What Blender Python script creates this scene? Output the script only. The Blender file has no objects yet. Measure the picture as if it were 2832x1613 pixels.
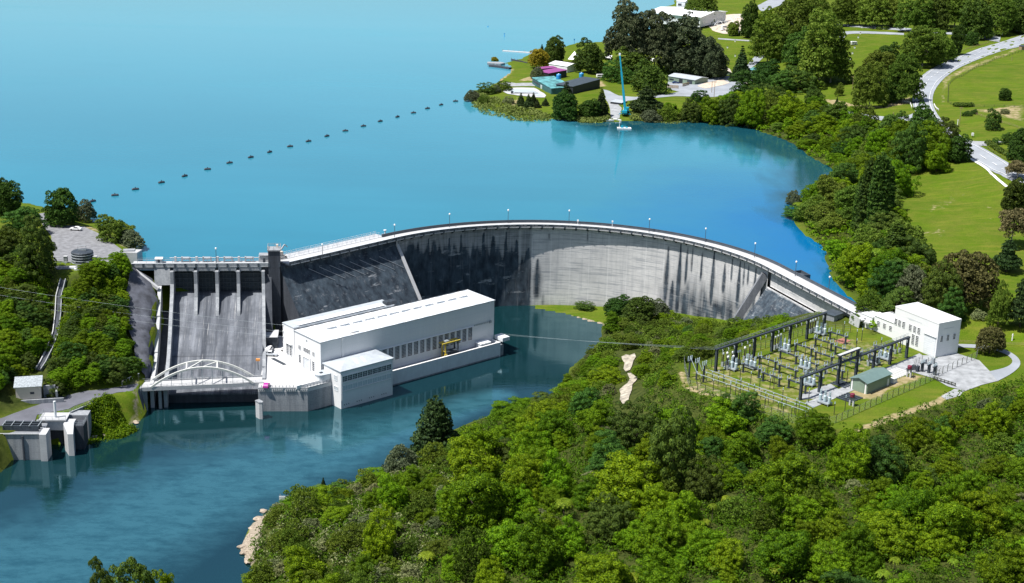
import bpy, bmesh, math, random
import numpy as np
from mathutils import Vector, Matrix
from mathutils.bvhtree import BVHTree
from mathutils.geometry import delaunay_2d_cdt

random.seed(7); RNG = np.random.default_rng(7)
SC = bpy.context.scene
COL = SC.collection
PI = math.pi
rad = math.radians

# ------------------------------------------------------------------ camera
FPX, CX, CY, CAMZ = 4000.0, 1416.0, 806.5, 180.0
PITCH, ROLL = rad(17.6), rad(1.5)
_F = np.array([0, math.cos(PITCH), -math.sin(PITCH)])
_R0 = np.array([1.0, 0, 0]); _U0 = np.array([0, math.sin(PITCH), math.cos(PITCH)])
_R = _R0 * math.cos(ROLL) + _U0 * math.sin(ROLL)
_U = -_R0 * math.sin(ROLL) + _U0 * math.cos(ROLL)
camd = bpy.data.cameras.new('camera'); cam = bpy.data.objects.new('camera', camd); COL.objects.link(cam)
camd.sensor_width = 36; camd.lens = 36 * FPX / 2832; camd.clip_start = 1; camd.clip_end = 20000
M = Matrix(((_R[0], _U[0], -_F[0], 0), (_R[1], _U[1], -_F[1], 0), (_R[2], _U[2], -_F[2], CAMZ), (0, 0, 0, 1)))
cam.matrix_world = M
SC.camera = cam

# survey helpers: readings taken off the photograph -> points on known levels
def zz(x0, y0, s): return lambda x, y: (x0 + x / s, y0 + y / s)
d = zz(0, 0, 1 / 1.10798)
z1 = zz(0, 480, 1.7333); z2 = zz(330, 580, 2.426); z3 = zz(680, 780, 3.4554); z4 = zz(1080, 560, 1.937)
z5 = zz(1880, 820, 2.686); z6 = zz(1280, 0, 3.118); z7 = zz(2000, 0, 2.8005); z8 = zz(2100, 380, 2.511)
za = zz(1000, 1060, 2.6333); zb = zz(1900, 1100, 2.7436); zc = zz(600, 1060, 2.6329); zd = zz(0, 1060, 2.6329)
def ray(p): return _F * FPX + _R * (p[0] - CX) - _U * (p[1] - CY)
def PZ(p, z):
    r = ray(p); t = (z - CAMZ) / r[2]
    return Vector((r[0] * t, r[1] * t, z))
def proj(w):
    v = np.array([w[0], w[1], w[2] - CAMZ]); k = FPX / (v @ _F)
    return (CX + (v @ _R) * k, CY - (v @ _U) * k)
def ztop(base, ypix):
    lo, hi = base[2], base[2] + 80
    for _ in range(40):
        m = (lo + hi) / 2
        if proj((base[0], base[1], m))[1] > ypix: lo = m
        else: hi = m
    return lo
def pxm(w):                                  # photograph pixels per metre at a point
    v = np.array([w[0], w[1], w[2] - CAMZ]); return FPX / (v @ _F)

# ------------------------------------------------------------------ world and sun
SUN_EL, SUN_AZ = rad(63), rad(205)           # azimuth of the sun in the xy plane, counter-clockwise from +x
W = bpy.data.worlds.new('World'); SC.world = W; W.use_nodes = True
nt = W.node_tree; bg = nt.nodes['Background']
sky = nt.nodes.new('ShaderNodeTexSky'); sky.sky_type = 'NISHITA'; sky.sun_disc = False
sky.sun_elevation = SUN_EL; sky.sun_rotation = PI / 2 - SUN_AZ; sky.air_density = 1.1; sky.dust_density = 1.6; sky.ozone_density = 1.3
nt.links.new(sky.outputs[0], bg.inputs[0]); bg.inputs[1].default_value = 0.075
sd = bpy.data.lights.new('sun', 'SUN'); sd.energy = 5.0; sd.angle = rad(0.5); sd.color = (1.0, 0.96, 0.9)
so = bpy.data.objects.new('sun', sd); COL.objects.link(so)
sv = Vector((math.cos(SUN_EL) * math.cos(SUN_AZ), math.cos(SUN_EL) * math.sin(SUN_AZ), math.sin(SUN_EL)))
so.rotation_euler = sv.to_track_quat('Z', 'Y').to_euler(); so.location = sv * 900
SC.view_settings.view_transform = 'Standard'; SC.view_settings.look = 'None'
SC.view_settings.exposure = 0.55; SC.view_settings.gamma = 1
SC.cycles.max_bounces = 6; SC.cycles.diffuse_bounces = 3; SC.cycles.glossy_bounces = 3
SC.cycles.transmission_bounces = 3; SC.cycles.transparent_max_bounces = 6
SC.cycles.caustics_reflective = False; SC.cycles.caustics_refractive = False

# ------------------------------------------------------------------ materials
class NT:
    def __init__(s, name):
        s.m = bpy.data.materials.new(name); s.m.use_nodes = True; s.t = s.m.node_tree
        s.b = s.t.nodes['Principled BSDF']; s.out = s.t.nodes['Material Output']
    def n(s, typ, **kw):
        nd = s.t.nodes.new('ShaderNode' + typ)
        for k, v in kw.items():
            if isinstance(k, str) and hasattr(nd, k): setattr(nd, k, v)
            else: nd.inputs[k].default_value = v
        return nd
    def l(s, a, b): s.t.links.new(a, b)
    def coord(s, kind='Object', scale=(1, 1, 1)):
        c = s.n('TexCoord'); mp = s.n('Mapping'); mp.inputs['Scale'].default_value = scale
        s.l(c.outputs[kind], mp.inputs[0]); return mp.outputs[0]
    def noise(s, vec, scale, detail=4, rough=0.6):
        nd = s.n('TexNoise'); nd.inputs['Scale'].default_value = scale; nd.inputs['Detail'].default_value = detail
        nd.inputs['Roughness'].default_value = rough
        s.l(vec, nd.inputs['Vector']); return nd.outputs[0]
    def ramp(s, fac, *stops):
        r = s.n('ValToRGB'); e = r.color_ramp.elements
        while len(e) < len(stops): e.new(0.5)
        for el, (p, c) in zip(e, stops):
            el.position = p; el.color = (c, c, c, 1) if isinstance(c, (int, float)) else (*c, 1)
        s.l(fac, r.inputs[0]); return r.outputs[0]
    def mix(s, fac, a, b, mode='MIX'):
        m = s.n('Mix', data_type='RGBA', blend_type=mode)
        for v, i in ((fac, 0), (a, 6), (b, 7)):
            if hasattr(v, 'is_linked') or hasattr(v, 'links'): s.l(v, m.inputs[i])
            elif isinstance(v, (int, float)): m.inputs[i].default_value = v if i == 0 else (v, v, v, 1)
            else: m.inputs[i].default_value = (*v, 1)
        return m.outputs[2]
    def math(s, op, a, b=0.0):
        m = s.n('Math', operation=op)
        for v, i in ((a, 0), (b, 1)):
            if isinstance(v, (int, float)): m.inputs[i].default_value = v
            else: s.l(v, m.inputs[i])
        return m.outputs[0]
    def attr(s, name):
        a = s.n('Attribute', attribute_name=name); return a
    def bump(s, h, strength=0.3, dist=0.1):
        b = s.n('Bump'); b.inputs['Strength'].default_value = strength; b.inputs['Distance'].default_value = dist
        s.l(h, b.inputs['Height']); s.l(b.outputs[0], s.b.inputs['Normal'])

def simple(name, col, rough=0.6, metal=0.0, var=0.12, scale=1.5, streak=0.0):
    k = NT(name); v = k.coord('Object', (1, 1, 1))
    f = k.noise(v, scale, 5)
    a = tuple(c * (1 - var * 1.6) for c in col); b = tuple(min(1, c * (1 + var)) for c in col)
    c = k.ramp(f, (0.3, a), (0.7, b))
    if streak:
        v2 = k.coord('Object', (1, 1, 0.08)); f2 = k.noise(v2, 1.2, 5, 0.7)
        c = k.mix(k.ramp(f2, (0.35, streak), (0.6, 0.0)), c, tuple(x * 0.35 for x in col))
    k.l(c, k.b.inputs['Base Color'])
    k.b.inputs['Roughness'].default_value = rough; k.b.inputs['Metallic'].default_value = metal
    return k.m

def concrete(name, light, dark, streak=0.5, lines=2.0, blot=0.5, rough=0.85):
    k = NT(name)
    v = k.coord('Object', (1, 1, 1))
    vs = k.coord('Object', (1, 1, 0.07))
    f1 = k.noise(vs, 0.55, 6, 0.7)
    f2 = k.noise(v, 0.16, 5, 0.65)
    f3 = k.noise(v, 2.5, 4, 0.7)
    c = k.mix(k.ramp(f2, (0.3, 1 - blot), (0.75, 1.0)), dark, light)
    c = k.mix(k.ramp(f1, (0.36, streak), (0.62, 0.0)), c, dark)
    c = k.mix(0.35, c, k.mix(k.ramp(f3, (0.3, 0.0), (0.7, 1.0)), dark, light))
    if lines:                                 # pour joints
        sx = k.n('SeparateXYZ'); k.l(v, sx.inputs[0])
        fr = k.math('FRACT', k.math('DIVIDE', sx.outputs[2], lines))
        ln = k.ramp(fr, (0.0, 0.45), (0.06, 0.0))
        c = k.mix(ln, c, dark)
    k.l(c, k.b.inputs['Base Color']); k.b.inputs['Roughness'].default_value = rough
    k.bump(f3, 0.25, 0.05)
    return k.m

MT = {}
MT['conc'] = concrete('weathered concrete', (0.42, 0.44, 0.46), (0.10, 0.115, 0.14), 0.7)
MT['conc_dark'] = concrete('wet and shadowed concrete', (0.07, 0.08, 0.10), (0.016, 0.02, 0.028), 0.85)
MT['conc_mid'] = concrete('grey concrete', (0.27, 0.285, 0.31), (0.07, 0.08, 0.10), 0.8)
MT['conc_light'] = concrete('pale concrete', (0.56, 0.57, 0.58), (0.27, 0.28, 0.30), 0.35, 0)
MT['yard'] = concrete('pale yard concrete', (0.62, 0.62, 0.62), (0.40, 0.41, 0.42), 0.1, 0, 0.5)
MT['white_wall'] = concrete('white painted render', (0.78, 0.785, 0.79), (0.56, 0.58, 0.61), 0.25, 2.9, 0.22, 0.7)
MT['white_grey'] = simple('greyish white paint', (0.66, 0.69, 0.72), 0.7, 0, 0.05, 0.5, 0.08)
MT['roof_white'] = simple('white roof sheet', (0.78, 0.80, 0.82), 0.45, 0, 0.05, 0.3)
MT['roof_grey'] = simple('grey roof sheet', (0.42, 0.46, 0.50), 0.5, 0, 0.1, 0.4)
MT['roof_dark'] = simple('dark roof sheet', (0.05, 0.065, 0.08), 0.5, 0, 0.15, 0.4)
MT['roof_old'] = simple('weathered asbestos roof', (0.33, 0.37, 0.40), 0.8, 0, 0.3, 2.0)
MT['roof_teal'] = simple('teal roof sheet', (0.10, 0.30, 0.32), 0.6, 0, 0.5, 0.25)
MT['roof_purple'] = simple('purple roof sheet', (0.26, 0.06, 0.22), 0.5, 0, 0.1, 0.4)
MT['roof_green'] = simple('grey green roof sheet', (0.13, 0.20, 0.19), 0.5, 0, 0.08, 0.4)
MT['wall_green'] = simple('pale green cladding', (0.19, 0.26, 0.20), 0.6, 0, 0.08, 0.4)
MT['wall_dark'] = simple('charcoal cladding', (0.018, 0.022, 0.032), 0.6, 0, 0.15, 0.5)
MT['wall_teal'] = simple('dark teal cladding', (0.03, 0.11, 0.12), 0.6, 0, 0.15, 0.5)
MT['cream_paint'] = simple('cream bridge paint', (0.60, 0.61, 0.58), 0.6, 0, 0.05, 1.0)
MT['cream'] = simple('cream wall', (0.62, 0.55, 0.48), 0.7, 0, 0.05, 0.5)
MT['glass_dark'] = simple('dark window glass', (0.025, 0.035, 0.05), 0.12, 0, 0.3, 0.8)
MT['glass_pale'] = simple('pale window glass', (0.50, 0.56, 0.60), 0.2, 0, 0.08, 0.8)
MT['steel_dark'] = simple('dark weathered steel', (0.045, 0.058, 0.075), 0.6, 0.2, 0.3, 1.0)
MT['steel'] = simple('galvanised steel', (0.36, 0.40, 0.43), 0.45, 0.3, 0.12, 1.0)
MT['rail'] = simple('grey railing paint', (0.30, 0.33, 0.36), 0.5, 0, 0.1, 1.0)
MT['rail_dark'] = simple('dark railing paint', (0.06, 0.075, 0.095), 0.5, 0, 0.15, 1.0)
MT['porcelain'] = simple('grey porcelain', (0.42, 0.52, 0.58), 0.3, 0, 0.1, 2.0)
MT['brown_ins'] = simple('brown porcelain', (0.035, 0.022, 0.018), 0.25, 0, 0.1, 2.0)
MT['white_ins'] = simple('white insulator', (0.75, 0.77, 0.78), 0.35, 0, 0.05, 2.0)
MT['wire'] = simple('aluminium conductor', (0.34, 0.40, 0.42), 0.4, 0.4, 0.05, 1.0)
MT['yellow'] = simple('yellow crane paint', (0.50, 0.38, 0.05), 0.5, 0, 0.1, 1.0)
MT['red_oxide'] = simple('maroon paint', (0.16, 0.015, 0.04), 0.5, 0, 0.1, 1.0)
MT['teal_paint'] = simple('teal crane paint', (0.01, 0.30, 0.42), 0.4, 0, 0.08, 1.0)
MT['blue_paint'] = simple('bright blue plastic', (0.02, 0.24, 0.55), 0.4, 0, 0.05, 1.0)
MT['tyre'] = simple('black rubber', (0.015, 0.015, 0.016), 0.9)
MT['car_white'] = simple('white car paint', (0.80, 0.80, 0.80), 0.25, 0, 0.02)
MT['car_magenta'] = simple('magenta car paint', (0.42, 0.03, 0.30), 0.3, 0, 0.04)
MT['car_blue'] = simple('dark blue car paint', (0.02, 0.05, 0.16), 0.3, 0, 0.04)
MT['timber'] = simple('weathered timber', (0.30, 0.22, 0.13), 0.8, 0, 0.25, 2.0)
MT['post'] = simple('dark fence post', (0.05, 0.055, 0.035), 0.8, 0, 0.2, 2.0)
MT['white_paint'] = simple('white paint', (0.8, 0.8, 0.8), 0.5, 0, 0.03)
MT['orange_paint'] = simple('orange paint', (0.7, 0.30, 0.08), 0.5, 0, 0.03)
MT['asphalt'] = simple('worn asphalt', (0.27, 0.295, 0.33), 0.9, 0, 0.12, 0.12)
MT['asphalt_dark'] = simple('darker asphalt', (0.115, 0.12, 0.145), 0.9, 0, 0.18, 0.15)
MT['gravel'] = simple('grey gravel', (0.20, 0.205, 0.22), 0.95, 0, 0.22, 0.5)
MT['gravel_dark'] = simple('dark slope gravel', (0.085, 0.092, 0.115), 0.95, 0, 0.35, 0.35)
MT['gravel_light'] = simple('pale gravel', (0.30, 0.315, 0.33), 0.95, 0, 0.22, 0.4)
MT['bark_pale'] = simple('pale bark', (0.36, 0.33, 0.29), 0.9, 0, 0.2, 2)
MT['bark'] = simple('dark bark', (0.07, 0.055, 0.04), 0.9, 0, 0.2, 2)
MT['sand'] = simple('pale rock and sand', (0.52, 0.44, 0.36), 0.95, 0, 0.2, 0.6)
MT['shore_rock'] = simple('brown shore rock', (0.36, 0.30, 0.235), 0.95, 0, 0.3, 1.2)
MT['scar'] = simple('pale bare earth', (0.40, 0.36, 0.29), 0.95, 0, 0.4, 0.5)
MT['pink_tent'] = simple('brick red surface', (0.30, 0.13, 0.10), 0.9, 0, 0.1, 1)

def leaf_mat(name, c1, c2, trans=0.28, rnd=0.35, hue=0.03):
    k = NT(name); k.b.inputs['Roughness'].default_value = 0.65; k.b.inputs['Specular IOR Level'].default_value = 0.15
    g = k.n('NewGeometry'); oi = k.n('ObjectInfo')
    c = k.mix(k.ramp(g.outputs['Random Per Island'], (0.1, 0.0), (0.95, 1.0)), c1, c2)
    hs = k.n('HueSaturation')
    k.l(k.math('ADD', k.math('MULTIPLY', oi.outputs['Random'], 2 * hue), 0.5 - hue), hs.inputs['Hue'])
    r2 = k.math('FRACT', k.math('MULTIPLY', oi.outputs['Random'], 7.31))
    k.l(k.math('ADD', k.math('MULTIPLY', r2, 2 * rnd), 1 - rnd), hs.inputs['Value'])
    k.l(c, hs.inputs['Color']); k.l(hs.outputs[0], k.b.inputs['Base Color'])
    tr = k.n('BsdfTranslucent'); k.l(hs.outputs[0], tr.inputs[0])
    ms = k.n('MixShader'); ms.inputs[0].default_value = trans
    k.l(k.b.outputs[0], ms.inputs[1]); k.l(tr.outputs[0], ms.inputs[2]); k.l(ms.outputs[0], k.out.inputs[0])
    return k.m
LF = {}
LF['bush'] = leaf_mat('native bush leaves', (0.050, 0.114, 0.003), (0.20, 0.318, 0.006), 0.4, 0.3, 0.018)
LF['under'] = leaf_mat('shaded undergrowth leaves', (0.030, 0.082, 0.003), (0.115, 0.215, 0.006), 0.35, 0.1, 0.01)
LF['grey'] = leaf_mat('grey green shrub leaves', (0.09, 0.12, 0.045), (0.24, 0.27, 0.12), 0.25, 0.35, 0.03)
LF['olive'] = leaf_mat('olive bush leaves', (0.052, 0.095, 0.009), (0.15, 0.215, 0.020), 0.3, 0.3, 0.015)
LF['fern'] = leaf_mat('tree fern fronds', (0.11, 0.18, 0.010), (0.22, 0.30, 0.02), 0.35, 0.2, 0.02)
LF['park'] = leaf_mat('light park tree leaves', (0.075, 0.135, 0.014), (0.17, 0.245, 0.032), 0.35, 0.25, 0.02)
LF['dark'] = leaf_mat('dark evergreen leaves', (0.028, 0.064, 0.010), (0.085, 0.15, 0.018), 0.25, 0.3, 0.03)
LF['conifer'] = leaf_mat('conifer needles', (0.016, 0.036, 0.012), (0.05, 0.085, 0.02), 0.15, 0.3, 0.02)
LF['gum'] = leaf_mat('brownish gum leaves', (0.055, 0.07, 0.032), (0.14, 0.15, 0.072), 0.2, 0.2, 0.02)
LF['gumdark'] = leaf_mat('dark gum leaves', (0.035, 0.055, 0.028), (0.095, 0.12, 0.055), 0.2, 0.2, 0.02)
LF['copper'] = leaf_mat('copper leaves', (0.052, 0.052, 0.016), (0.135, 0.125, 0.04), 0.2, 0.15, 0.015)
LF['yellow'] = leaf_mat('golden leaves', (0.20, 0.17, 0.012), (0.34, 0.28, 0.02), 0.3, 0.1, 0.01)
LF['tan'] = leaf_mat('tan gum leaves', (0.10, 0.095, 0.04), (0.22, 0.19, 0.085), 0.25, 0.1, 0.015)
LF['reed'] = leaf_mat('shore reeds', (0.12, 0.16, 0.03), (0.27, 0.31, 0.08), 0.3, 0.2, 0.02)
LF['willow'] = leaf_mat('grey willow leaves', (0.07, 0.095, 0.045), (0.17, 0.20, 0.11), 0.3, 0.15, 0.02)

# ------------------------------------------------------------------ object helpers
def tag(o, label=None, cat=None, group=None, kind=None):
    if label: o['label'] = label
    if cat: o['category'] = cat
    if group: o['group'] = group
    if kind: o['kind'] = kind
    return o
def thing(name, label, cat, loc=(0, 0, 0), rz=0.0, group=None):
    o = bpy.data.objects.new(name, None); COL.objects.link(o); o.location = loc; o.rotation_euler = (0, 0, rz)
    o.empty_display_size = 0.5
    return tag(o, label, cat, group)
class MB:
    def __init__(s): s.v = []; s.f = []
    def add(s, vs, fs):
        b = len(s.v); s.v += [tuple(v) for v in vs]; s.f += [tuple(b + i for i in f) for f in fs]; return s
    def box(s, x0, x1, y0, y1, z0, z1):
        return s.add([(x0, y0, z0), (x1, y0, z0), (x1, y1, z0), (x0, y1, z0), (x0, y0, z1), (x1, y0, z1), (x1, y1, z1), (x0, y1, z1)],
                     [(3, 2, 1, 0), (4, 5, 6, 7), (0, 1, 5, 4), (1, 2, 6, 5), (2, 3, 7, 6), (3, 0, 4, 7)])
    def cbox(s, c, sx, sy, sz): return s.box(c[0] - sx / 2, c[0] + sx / 2, c[1] - sy / 2, c[1] + sy / 2, c[2], c[2] + sz)
    def prism(s, poly, z0, z1):               # polygon counter-clockwise
        n = len(poly); z0 = [z0] * n if isinstance(z0, (int, float)) else z0; z1 = [z1] * n if isinstance(z1, (int, float)) else z1
        vs = [(p[0], p[1], z) for p, z in zip(poly, z0)] + [(p[0], p[1], z) for p, z in zip(poly, z1)]
        return s.add(vs, [tuple(range(n))[::-1], tuple(range(n, 2 * n))] + [(i, (i + 1) % n, n + (i + 1) % n, n + i) for i in range(n)])
    def xprism(s, prof, x0, x1):              # profile in (y, z), extruded along x
        n = len(prof)
        vs = [(x0, p[0], p[1]) for p in prof] + [(x1, p[0], p[1]) for p in prof]
        return s.add(vs, [tuple(range(n)), tuple(range(n, 2 * n))[::-1]] + [(i, n + i, n + (i + 1) % n, (i + 1) % n) for i in range(n)])
    def yprism(s, prof, y0, y1):              # profile in (x, z), extruded along y
        n = len(prof)
        vs = [(p[0], y0, p[1]) for p in prof] + [(p[0], y1, p[1]) for p in prof]
        return s.add(vs, [tuple(range(n)), tuple(range(n, 2 * n))[::-1]] + [(i, n + i, n + (i + 1) % n, (i + 1) % n) for i in range(n)])
    def tube(s, pts, r, n=6, caps=True):
        pts = [Vector(p) for p in pts]; rs = r if isinstance(r, (list, tuple)) else [r] * len(pts)
        b = len(s.v)
        for i, p in enumerate(pts):
            t = (pts[min(i + 1, len(pts) - 1)] - pts[max(i - 1, 0)]).normalized()
            a = t.cross(Vector((0, 0, 1)) if abs(t.z) < 0.95 else Vector((1, 0, 0))).normalized(); c = a.cross(t)
            for k in range(n):
                q = 2 * PI * k / n; s.v.append(tuple(p + (a * math.cos(q) + c * math.sin(q)) * rs[i]))
        for i in range(len(pts) - 1):
            for k in range(n):
                s.f.append((b + i * n + k, b + i * n + (k + 1) % n, b + (i + 1) * n + (k + 1) % n, b + (i + 1) * n + k))
        if caps:
            s.f.append(tuple(b + k for k in range(n))[::-1]); e = b + (len(pts) - 1) * n; s.f.append(tuple(e + k for k in range(n)))
        return s
    def bar(s, a, b, w, h):                   # rectangular bar between two points
        a = Vector(a); b = Vector(b); t = (b - a).normalized()
        u = t.cross(Vector((0, 0, 1)) if abs(t.z) < 0.95 else Vector((1, 0, 0))).normalized() * (w / 2); n = u.cross(t).normalized() * (h / 2)
        vs = [a - u - n, a + u - n, a + u + n, a - u + n, b - u - n, b + u - n, b + u + n, b - u + n]
        return s.add(vs, [(0, 1, 2, 3), (7, 6, 5, 4), (0, 4, 5, 1), (1, 5, 6, 2), (2, 6, 7, 3), (3, 7, 4, 0)])
    def lathe(s, prof, c=(0, 0, 0), n=10):    # (r, z)
        b = len(s.v)
        for r, z in prof:
            for k in range(n):
                q = 2 * PI * k / n; s.v.append((c[0] + r * math.cos(q), c[1] + r * math.sin(q), c[2] + z))
        for i in range(len(prof) - 1):
            for k in range(n):
                s.f.append((b + i * n + k, b + i * n + (k + 1) % n, b + (i + 1) * n + (k + 1) % n, b + (i + 1) * n + k))
        s.f.append(tuple(b + k for k in range(n))[::-1]); e = b + (len(prof) - 1) * n; s.f.append(tuple(e + k for k in range(n)))
        return s
    def build(s, name, mat, parent=None, smooth=False, bevel=0.0, fixn=True):
        me = bpy.data.meshes.new(name); me.from_pydata(s.v, [], s.f)
        if fixn or bevel:
            bm = bmesh.new(); bm.from_mesh(me)
            if fixn: bmesh.ops.recalc_face_normals(bm, faces=bm.faces)
            if bevel: bmesh.ops.bevel(bm, geom=[e for e in bm.edges if e.is_manifold and e.calc_face_angle(0) > 0.6], offset=bevel, segments=2, affect='EDGES', clamp_overlap=True)
            bm.to_mesh(me); bm.free()
        me.materials.append(mat if not isinstance(mat, str) else MT[mat])
        if smooth: me.polygons.foreach_set('use_smooth', [True] * len(me.polygons))
        o = bpy.data.objects.new(name, me); COL.objects.link(o)
        if parent is not None: o.parent = parent
        return o
def clone(o, parent=None, **kw):              # a thing with its parts and sub-parts
    c = o.copy(); COL.objects.link(c)
    if parent is not None: c.parent = parent
    for ch in list(o.children): clone(ch, c)
    for k, v in kw.items():
        if k == 'loc': c.location = v
        elif k == 'rz': c.rotation_euler = (0, 0, v)
        elif k == 'scale': c.scale = v
        else: c[k] = v
    return c
ORD = 'first second third fourth fifth sixth seventh eighth ninth tenth eleventh twelfth thirteenth fourteenth fifteenth sixteenth seventeenth eighteenth nineteenth twentieth'.split()
def npmesh(name, V, F, mat, smooth=False):
    me = bpy.data.meshes.new(name); V = np.asarray(V, np.float32); F = np.asarray(F, np.int32); k = F.shape[1]
    me.vertices.add(len(V)); me.vertices.foreach_set('co', V.ravel())
    me.loops.add(F.size); me.loops.foreach_set('vertex_index', F.ravel())
    me.polygons.add(len(F)); me.polygons.foreach_set('loop_start', np.arange(0, F.size, k, dtype=np.int32))
    if smooth: me.polygons.foreach_set('use_smooth', np.ones(len(F), bool))
    me.update(calc_edges=True)
    me.materials.append(mat); return me
# ------------------------------------------------------------------ terrain
LAKE, SUBZ, PARKZ, YARDZ, CREST = 30.5, 30.0, 34.0, 8.0, 33.0
def xy(p): return (p[0], p[1])
ARC_C = np.array([14.9, 465.5]); ARC_R = 84.7
TH0, TH1 = math.atan2(525.9 - 465.5, -42.6 - 14.9), math.atan2(500 - 465.5, 92.2 - 14.9)   # arch ends
def arc(th, r=0.0): return (ARC_C[0] + (ARC_R + r) * math.cos(th), ARC_C[1] + (ARC_R + r) * math.sin(th))
SPO = np.array([-118.2, 483.2]); SPA = rad(6.2)                      # spillway frame
SPU = np.array([math.cos(SPA), math.sin(SPA)]); SPV = np.array([math.sin(SPA), -math.cos(SPA)])
GR0 = np.array(arc(TH1)); GR1 = np.array([113.5, 447.0])            # right wing of the dam

lake_px = [d(*p) for p in [(2145, 760), (2112, 738), (2082, 700), (2068, 655), (2045, 612), (2012, 590), (1985, 560), (1972, 530), (2000, 495),
    (2050, 460), (2082, 440), (2080, 425), (2050, 405), (2010, 385), (1980, 360), (1940, 343), (1900, 330), (1870, 317), (1800, 307), (1700, 300),
    (1640, 300), (1560, 303), (1500, 307), (1440, 303), (1380, 298), (1320, 302), (1270, 289), (1215, 274), (1178, 258), (1166, 243), (1178, 226),
    (1215, 221), (1240, 207), (1272, 183), (1278, 168), (1262, 158), (1300, 148), (1330, 132), (1400, 119), (1430, 111), (1500, 104), (1560, 95),
    (1620, 78), (1640, 45), (1655, 20), (1690, 0), (1740, -18)]]
lake_R = [xy(PZ(p, LAKE)) for p in lake_px]
lake_L = [xy(PZ(d(*p), LAKE)) for p in [(-200, 440), (-60, 470), (0, 480), (40, 500), (90, 515), (130, 522), (200, 531), (235, 552), (262, 566), (300, 582), (342, 606), (350, 640)]]
dam_line = [(-134, 484), (-118, 486), (-82, 488.5)] + [arc(TH0 + (TH1 - TH0) * i / 24, 2) for i in range(25)] + [(104, 487), (114, 464), (116, 452)]
lake_poly = lake_R + [(330, 2300), (-1500, 2300), (-1500, 560)] + lake_L + dam_line
riv_R = [xy(PZ(d(*p), 0)) for p in [(1325, 769), (1400, 782), (1460, 800), (1507, 812), (1500, 850), (1470, 885), (1430, 915), (1395, 965), (1350, 1005),
    (1290, 1020), (1200, 1050), (1130, 1075), (1050, 1130), (960, 1175), (880, 1205), (780, 1232), (720, 1250), (675, 1275), (640, 1300), (612, 1340),
    (602, 1378), (625, 1400), (640, 1430), (615, 1460), (590, 1520), (560, 1600)]]
riv_B = [xy(PZ(d(*p), 0)) for p in [(430, 1510), (340, 1490), (240, 1496), (150, 1520), (0, 1560), (-300, 1620)]]
riv_L = [xy(PZ(d(*p), 0)) for p in [(-300, 1260), (0, 1178), (18, 1158), (30, 1143), (106, 1143), (111, 1108), (200, 1102), (215, 1094), (255, 1081), (300, 1066), (352, 1047)]]
riv_poly = riv_R + riv_B + riv_L + [(-117.5, 431), (-119, 483), (-82, 486)] + [arc(TH0 + (TH1 - TH0) * i / 24, -0.2) for i in range(10)]

def inpoly(X, Y, poly):
    ins = np.zeros(X.shape, bool); n = len(poly)
    for i in range(n):
        x0, y0 = poly[i]; x1, y1 = poly[(i + 1) % n]
        if y0 == y1: continue
        c = ((y0 > Y) != (y1 > Y)) & (X < (x1 - x0) * (Y - y0) / (y1 - y0) + x0); ins ^= c
    return ins
def dist_line(X, Y, pts, closed=False):
    D = np.full(X.shape, 1e9); n = len(pts)
    for i in range(n if closed else n - 1):
        x0, y0 = pts[i]; x1, y1 = pts[(i + 1) % n]; dx, dy = x1 - x0, y1 - y0
        t = np.clip(((X - x0) * dx + (Y - y0) * dy) / (dx * dx + dy * dy + 1e-9), 0, 1)
        D = np.minimum(D, np.hypot(X - x0 - t * dx, Y - y0 - t * dy))
    return D

ctrl = []
def cp(z, *pts, f=d): ctrl.extend([tuple(PZ(f(*p), z)) for p in pts])
for p in lake_R + lake_L: ctrl.append((*p, LAKE))
for p in riv_R + riv_B + riv_L: ctrl.append((*p, 0.0))
cp(32.2, (1300, 195), (1350, 250), (1250, 245), (1450, 270)); cp(32.6, (1400, 225), (1500, 275), (1480, 150), (1600, 270), (1750, 270))
cp(33.5, (1700, 220), (1600, 130)); cp(34.2, (1850, 205), (1850, 255)); cp(36, (1780, 90), (1900, 150)); cp(38, (1900, 30), (1800, 20))
cp(41, (2100, 110), (2150, 250), (2050, 190)); cp(38, (2050, 265)); cp(39.5, (2150, 315), (2050, 300)); cp(42.5, (2300, 290), (2200, 285))
cp(44, (2300, 215), (2350, 330)); cp(47, (2450, 300), (2500, 200)); cp(45, (2300, 60), (2450, 90)); cp(47, (2556, 90), (2700, 60))
cp(45, (2420, 370), (2520, 430)); cp(44, (2560, 460)); cp(41, (2430, 430), (2510, 520)); cp(39, (2380, 530), (2420, 640)); cp(37, (2270, 560), (2330, 680))
cp(36, (2500, 720), (2400, 770)); cp(34.5, (2500, 820), (2430, 800)); cp(36, (2250, 660), (2220, 720), (2150, 650)); cp(33, (2180, 770))
cp(37, (2200, 400), (2280, 380)); cp(34, (2100, 450), (2080, 520), (2120, 620)); cp(35, (2000, 320), (1950, 300))
# substation bench, bank down to the river, forest
cp(30, (1760, 1010), (2000, 1050), (2250, 990), (2400, 930), (1760, 900))
ctrl += [(46, 398, 27), (57, 408, 27.5), (85, 436, 27), (100, 452, 28.5), (113, 449, 30.5), (128, 455, 31), (150, 450, 31.5)]
ctrl += [(arc(t, -3)[0], arc(t, -3)[1], z) for t, z in ((1.35, 1.0), (1.0, 3.0), (0.85, 3.0), (0.6, 6.0), (0.5, 9.0), (0.42, 12))]
ctrl += [(40, 520, 4), (60, 505, 6), (70, 480, 11), (55, 460, 13), (45, 430, 17), (35, 410, 17), (75, 455, 20)]
cp(2.5, (1540, 830), (1450, 980)); cp(9, (1560, 880), (1480, 970)); cp(17, (1600, 960), (1500, 1040)); cp(25, (1660, 1010))
cp(6, (700, 1310), (1000, 1190), (1200, 1090), (1340, 1040)); cp(10, (800, 1350), (1250, 1150)); cp(14, (1000, 1300), (1400, 1120))
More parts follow.
